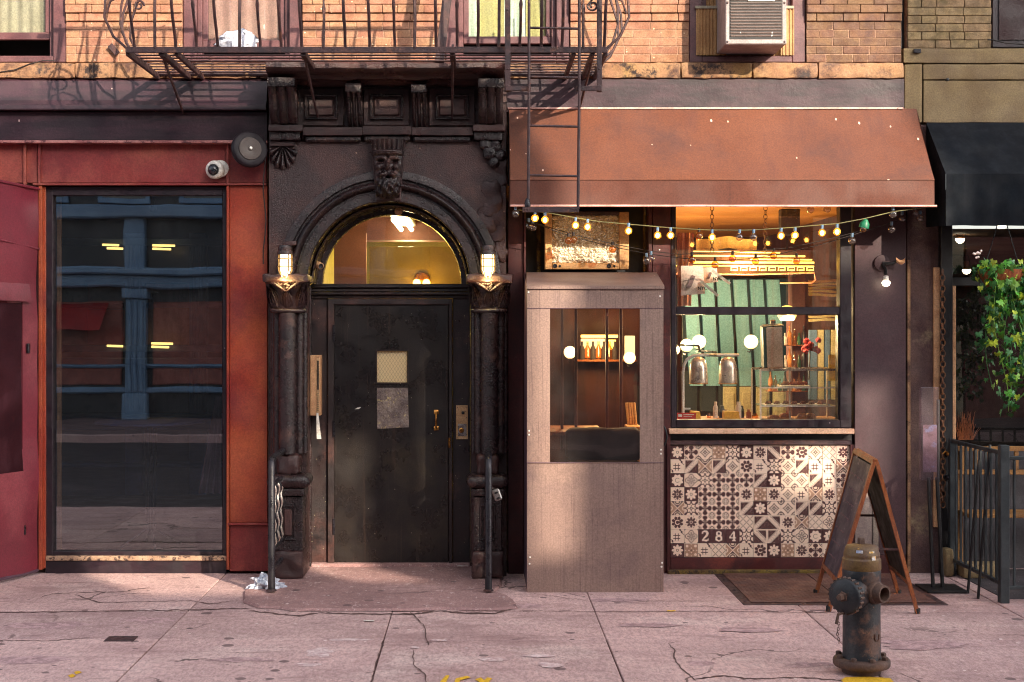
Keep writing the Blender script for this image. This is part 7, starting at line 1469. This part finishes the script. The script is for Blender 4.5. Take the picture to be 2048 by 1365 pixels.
m = MB(); m.lathe([(.102, .079), (.098, .10), (.097, .40), (.098, .50), (.100, .535), (.098, .545)], O, seg=36); m.build('barrel', M['hyd'], hy_, True)
m = MB(); m.lathe([(.098, .545), (.101, .55), (.100, .60), (.094, .604), (.092, .612), (.094, .618), (.094, .628), (.088, .642), (.086, .655), (.078, .668), (.04, .676), (.022, .678)], O, seg=36); bo2 = m.build('bonnet', M['hydcap'], hy_, True)
m = MB(); m.lathe([(.022, .676), (.02, .705), (.016, .71), (0, .71)], O, seg=5); m.build('operating_nut', M['hydrust'], bo2)
for (a, b, zz, cl) in ((-1.95, .22, .655, (170,190,230)), (-1.2, .2, .650, (236,180,40)), (-1.12, .16, .625, (230,170,40))):
    m = MB(); R_ = .0955 if zz < .64 else .0885; m.grid(lambda u, v: (hx+R_*math.cos(a+b*(u-.5)*1.8), hy+R_*math.sin(a+b*(u-.5)*1.8), zz-.022+v*.022), 6, 2); m.build('sticker', pm('stk%d' % int(zz*1000+a*10), h(*cl), h(220,215,215), 60, rough=.5, bump=0), bo2)
ax = Vector((-.70, -.72, 0)).normalized(); c = Vector((hx, hy, .425))
m = MB(); m.lathe([(.085, .04), (.082, .10), (.078, .125), (.086, .128), (.086, .14)], c, ax, 28); m.build('pumper_nozzle', M['hyd'], hy_, True)
m = MB(); m.lathe([(.088, .138), (.092, .142), (.092, .175), (.084, .185), (.03, .190), (0, .19)], c, ax, 32); pc = m.build('pumper_cap', M['hyd'], hy_, True)
u_ = ax.cross(Vector((0, 0, 1))).normalized()
for q in range(22): a = 2*PI*q/22; pp = c+(u_*math.cos(a)+Vector((0, 0, 1))*math.sin(a))*.092; m = MB(); m.tube([pp+ax*.144, pp+ax*.174], .0075, 5); m.build('grip_rib', M['hydrust'], pc)
m = MB(); m.lathe([(.030, .188), (.026, .20), (.018, .203), (.017, .232), (0, .234)], c, ax, 5); m.build('cap_nut', M['hydrust'], pc)
ax2 = Vector((.55, -.83, 0)).normalized(); c3 = Vector((hx, hy, .435))
m = MB(); m.lathe([(.062, .06), (.060, .105), (.058, .11), (.050, .113), (.047, .15), (.044, .155), (.036, .155), (.034, .13), (.033, .06)], c3, ax2, 26); m.build('hose_nozzle', M['hydrust'], hy_, True)
m = MB(); m.lathe([(.033, .075), (0, .075)], c3, ax2, 20); m.build('nozzle_bore', M['black'], hy_)
stroke_glyphs([[(0, 1), (0, .3), (.2, 0), (.5, 0), (.7, .3), (.7, 1)]], (hx+.045, .185), .03, .035, hy-.0885, .004, M['hyd'], 'cast_letter', hy_)
chp = c+ax*.20+Vector((-.02, 0, -.09))
m = MB(); m.tube([c+ax*.17+Vector((0, 0, -.085)), chp+Vector((.0, 0, .0)), chp+Vector((-.012, -.005, -.05))], .008, 6); m.build('chain_lug', M['hydrust'], pc)
for q in range(9):
    cc = chp+Vector((.004*math.sin(q), 0, -.035-q*.0135)); s_ = Vector((1, 0, 0)) if q % 2 else Vector((.2, 1, 0)).normalized()
    m = MB(); m.tube([cc+Vector((0, 0, .0095*math.cos(a)))+s_*(.0055*math.sin(a)) for a in [2*PI*w_/8 for w_ in range(8)]], .0018, 5, closed=True); m.build('chain_link', M['hydrust'], pc)
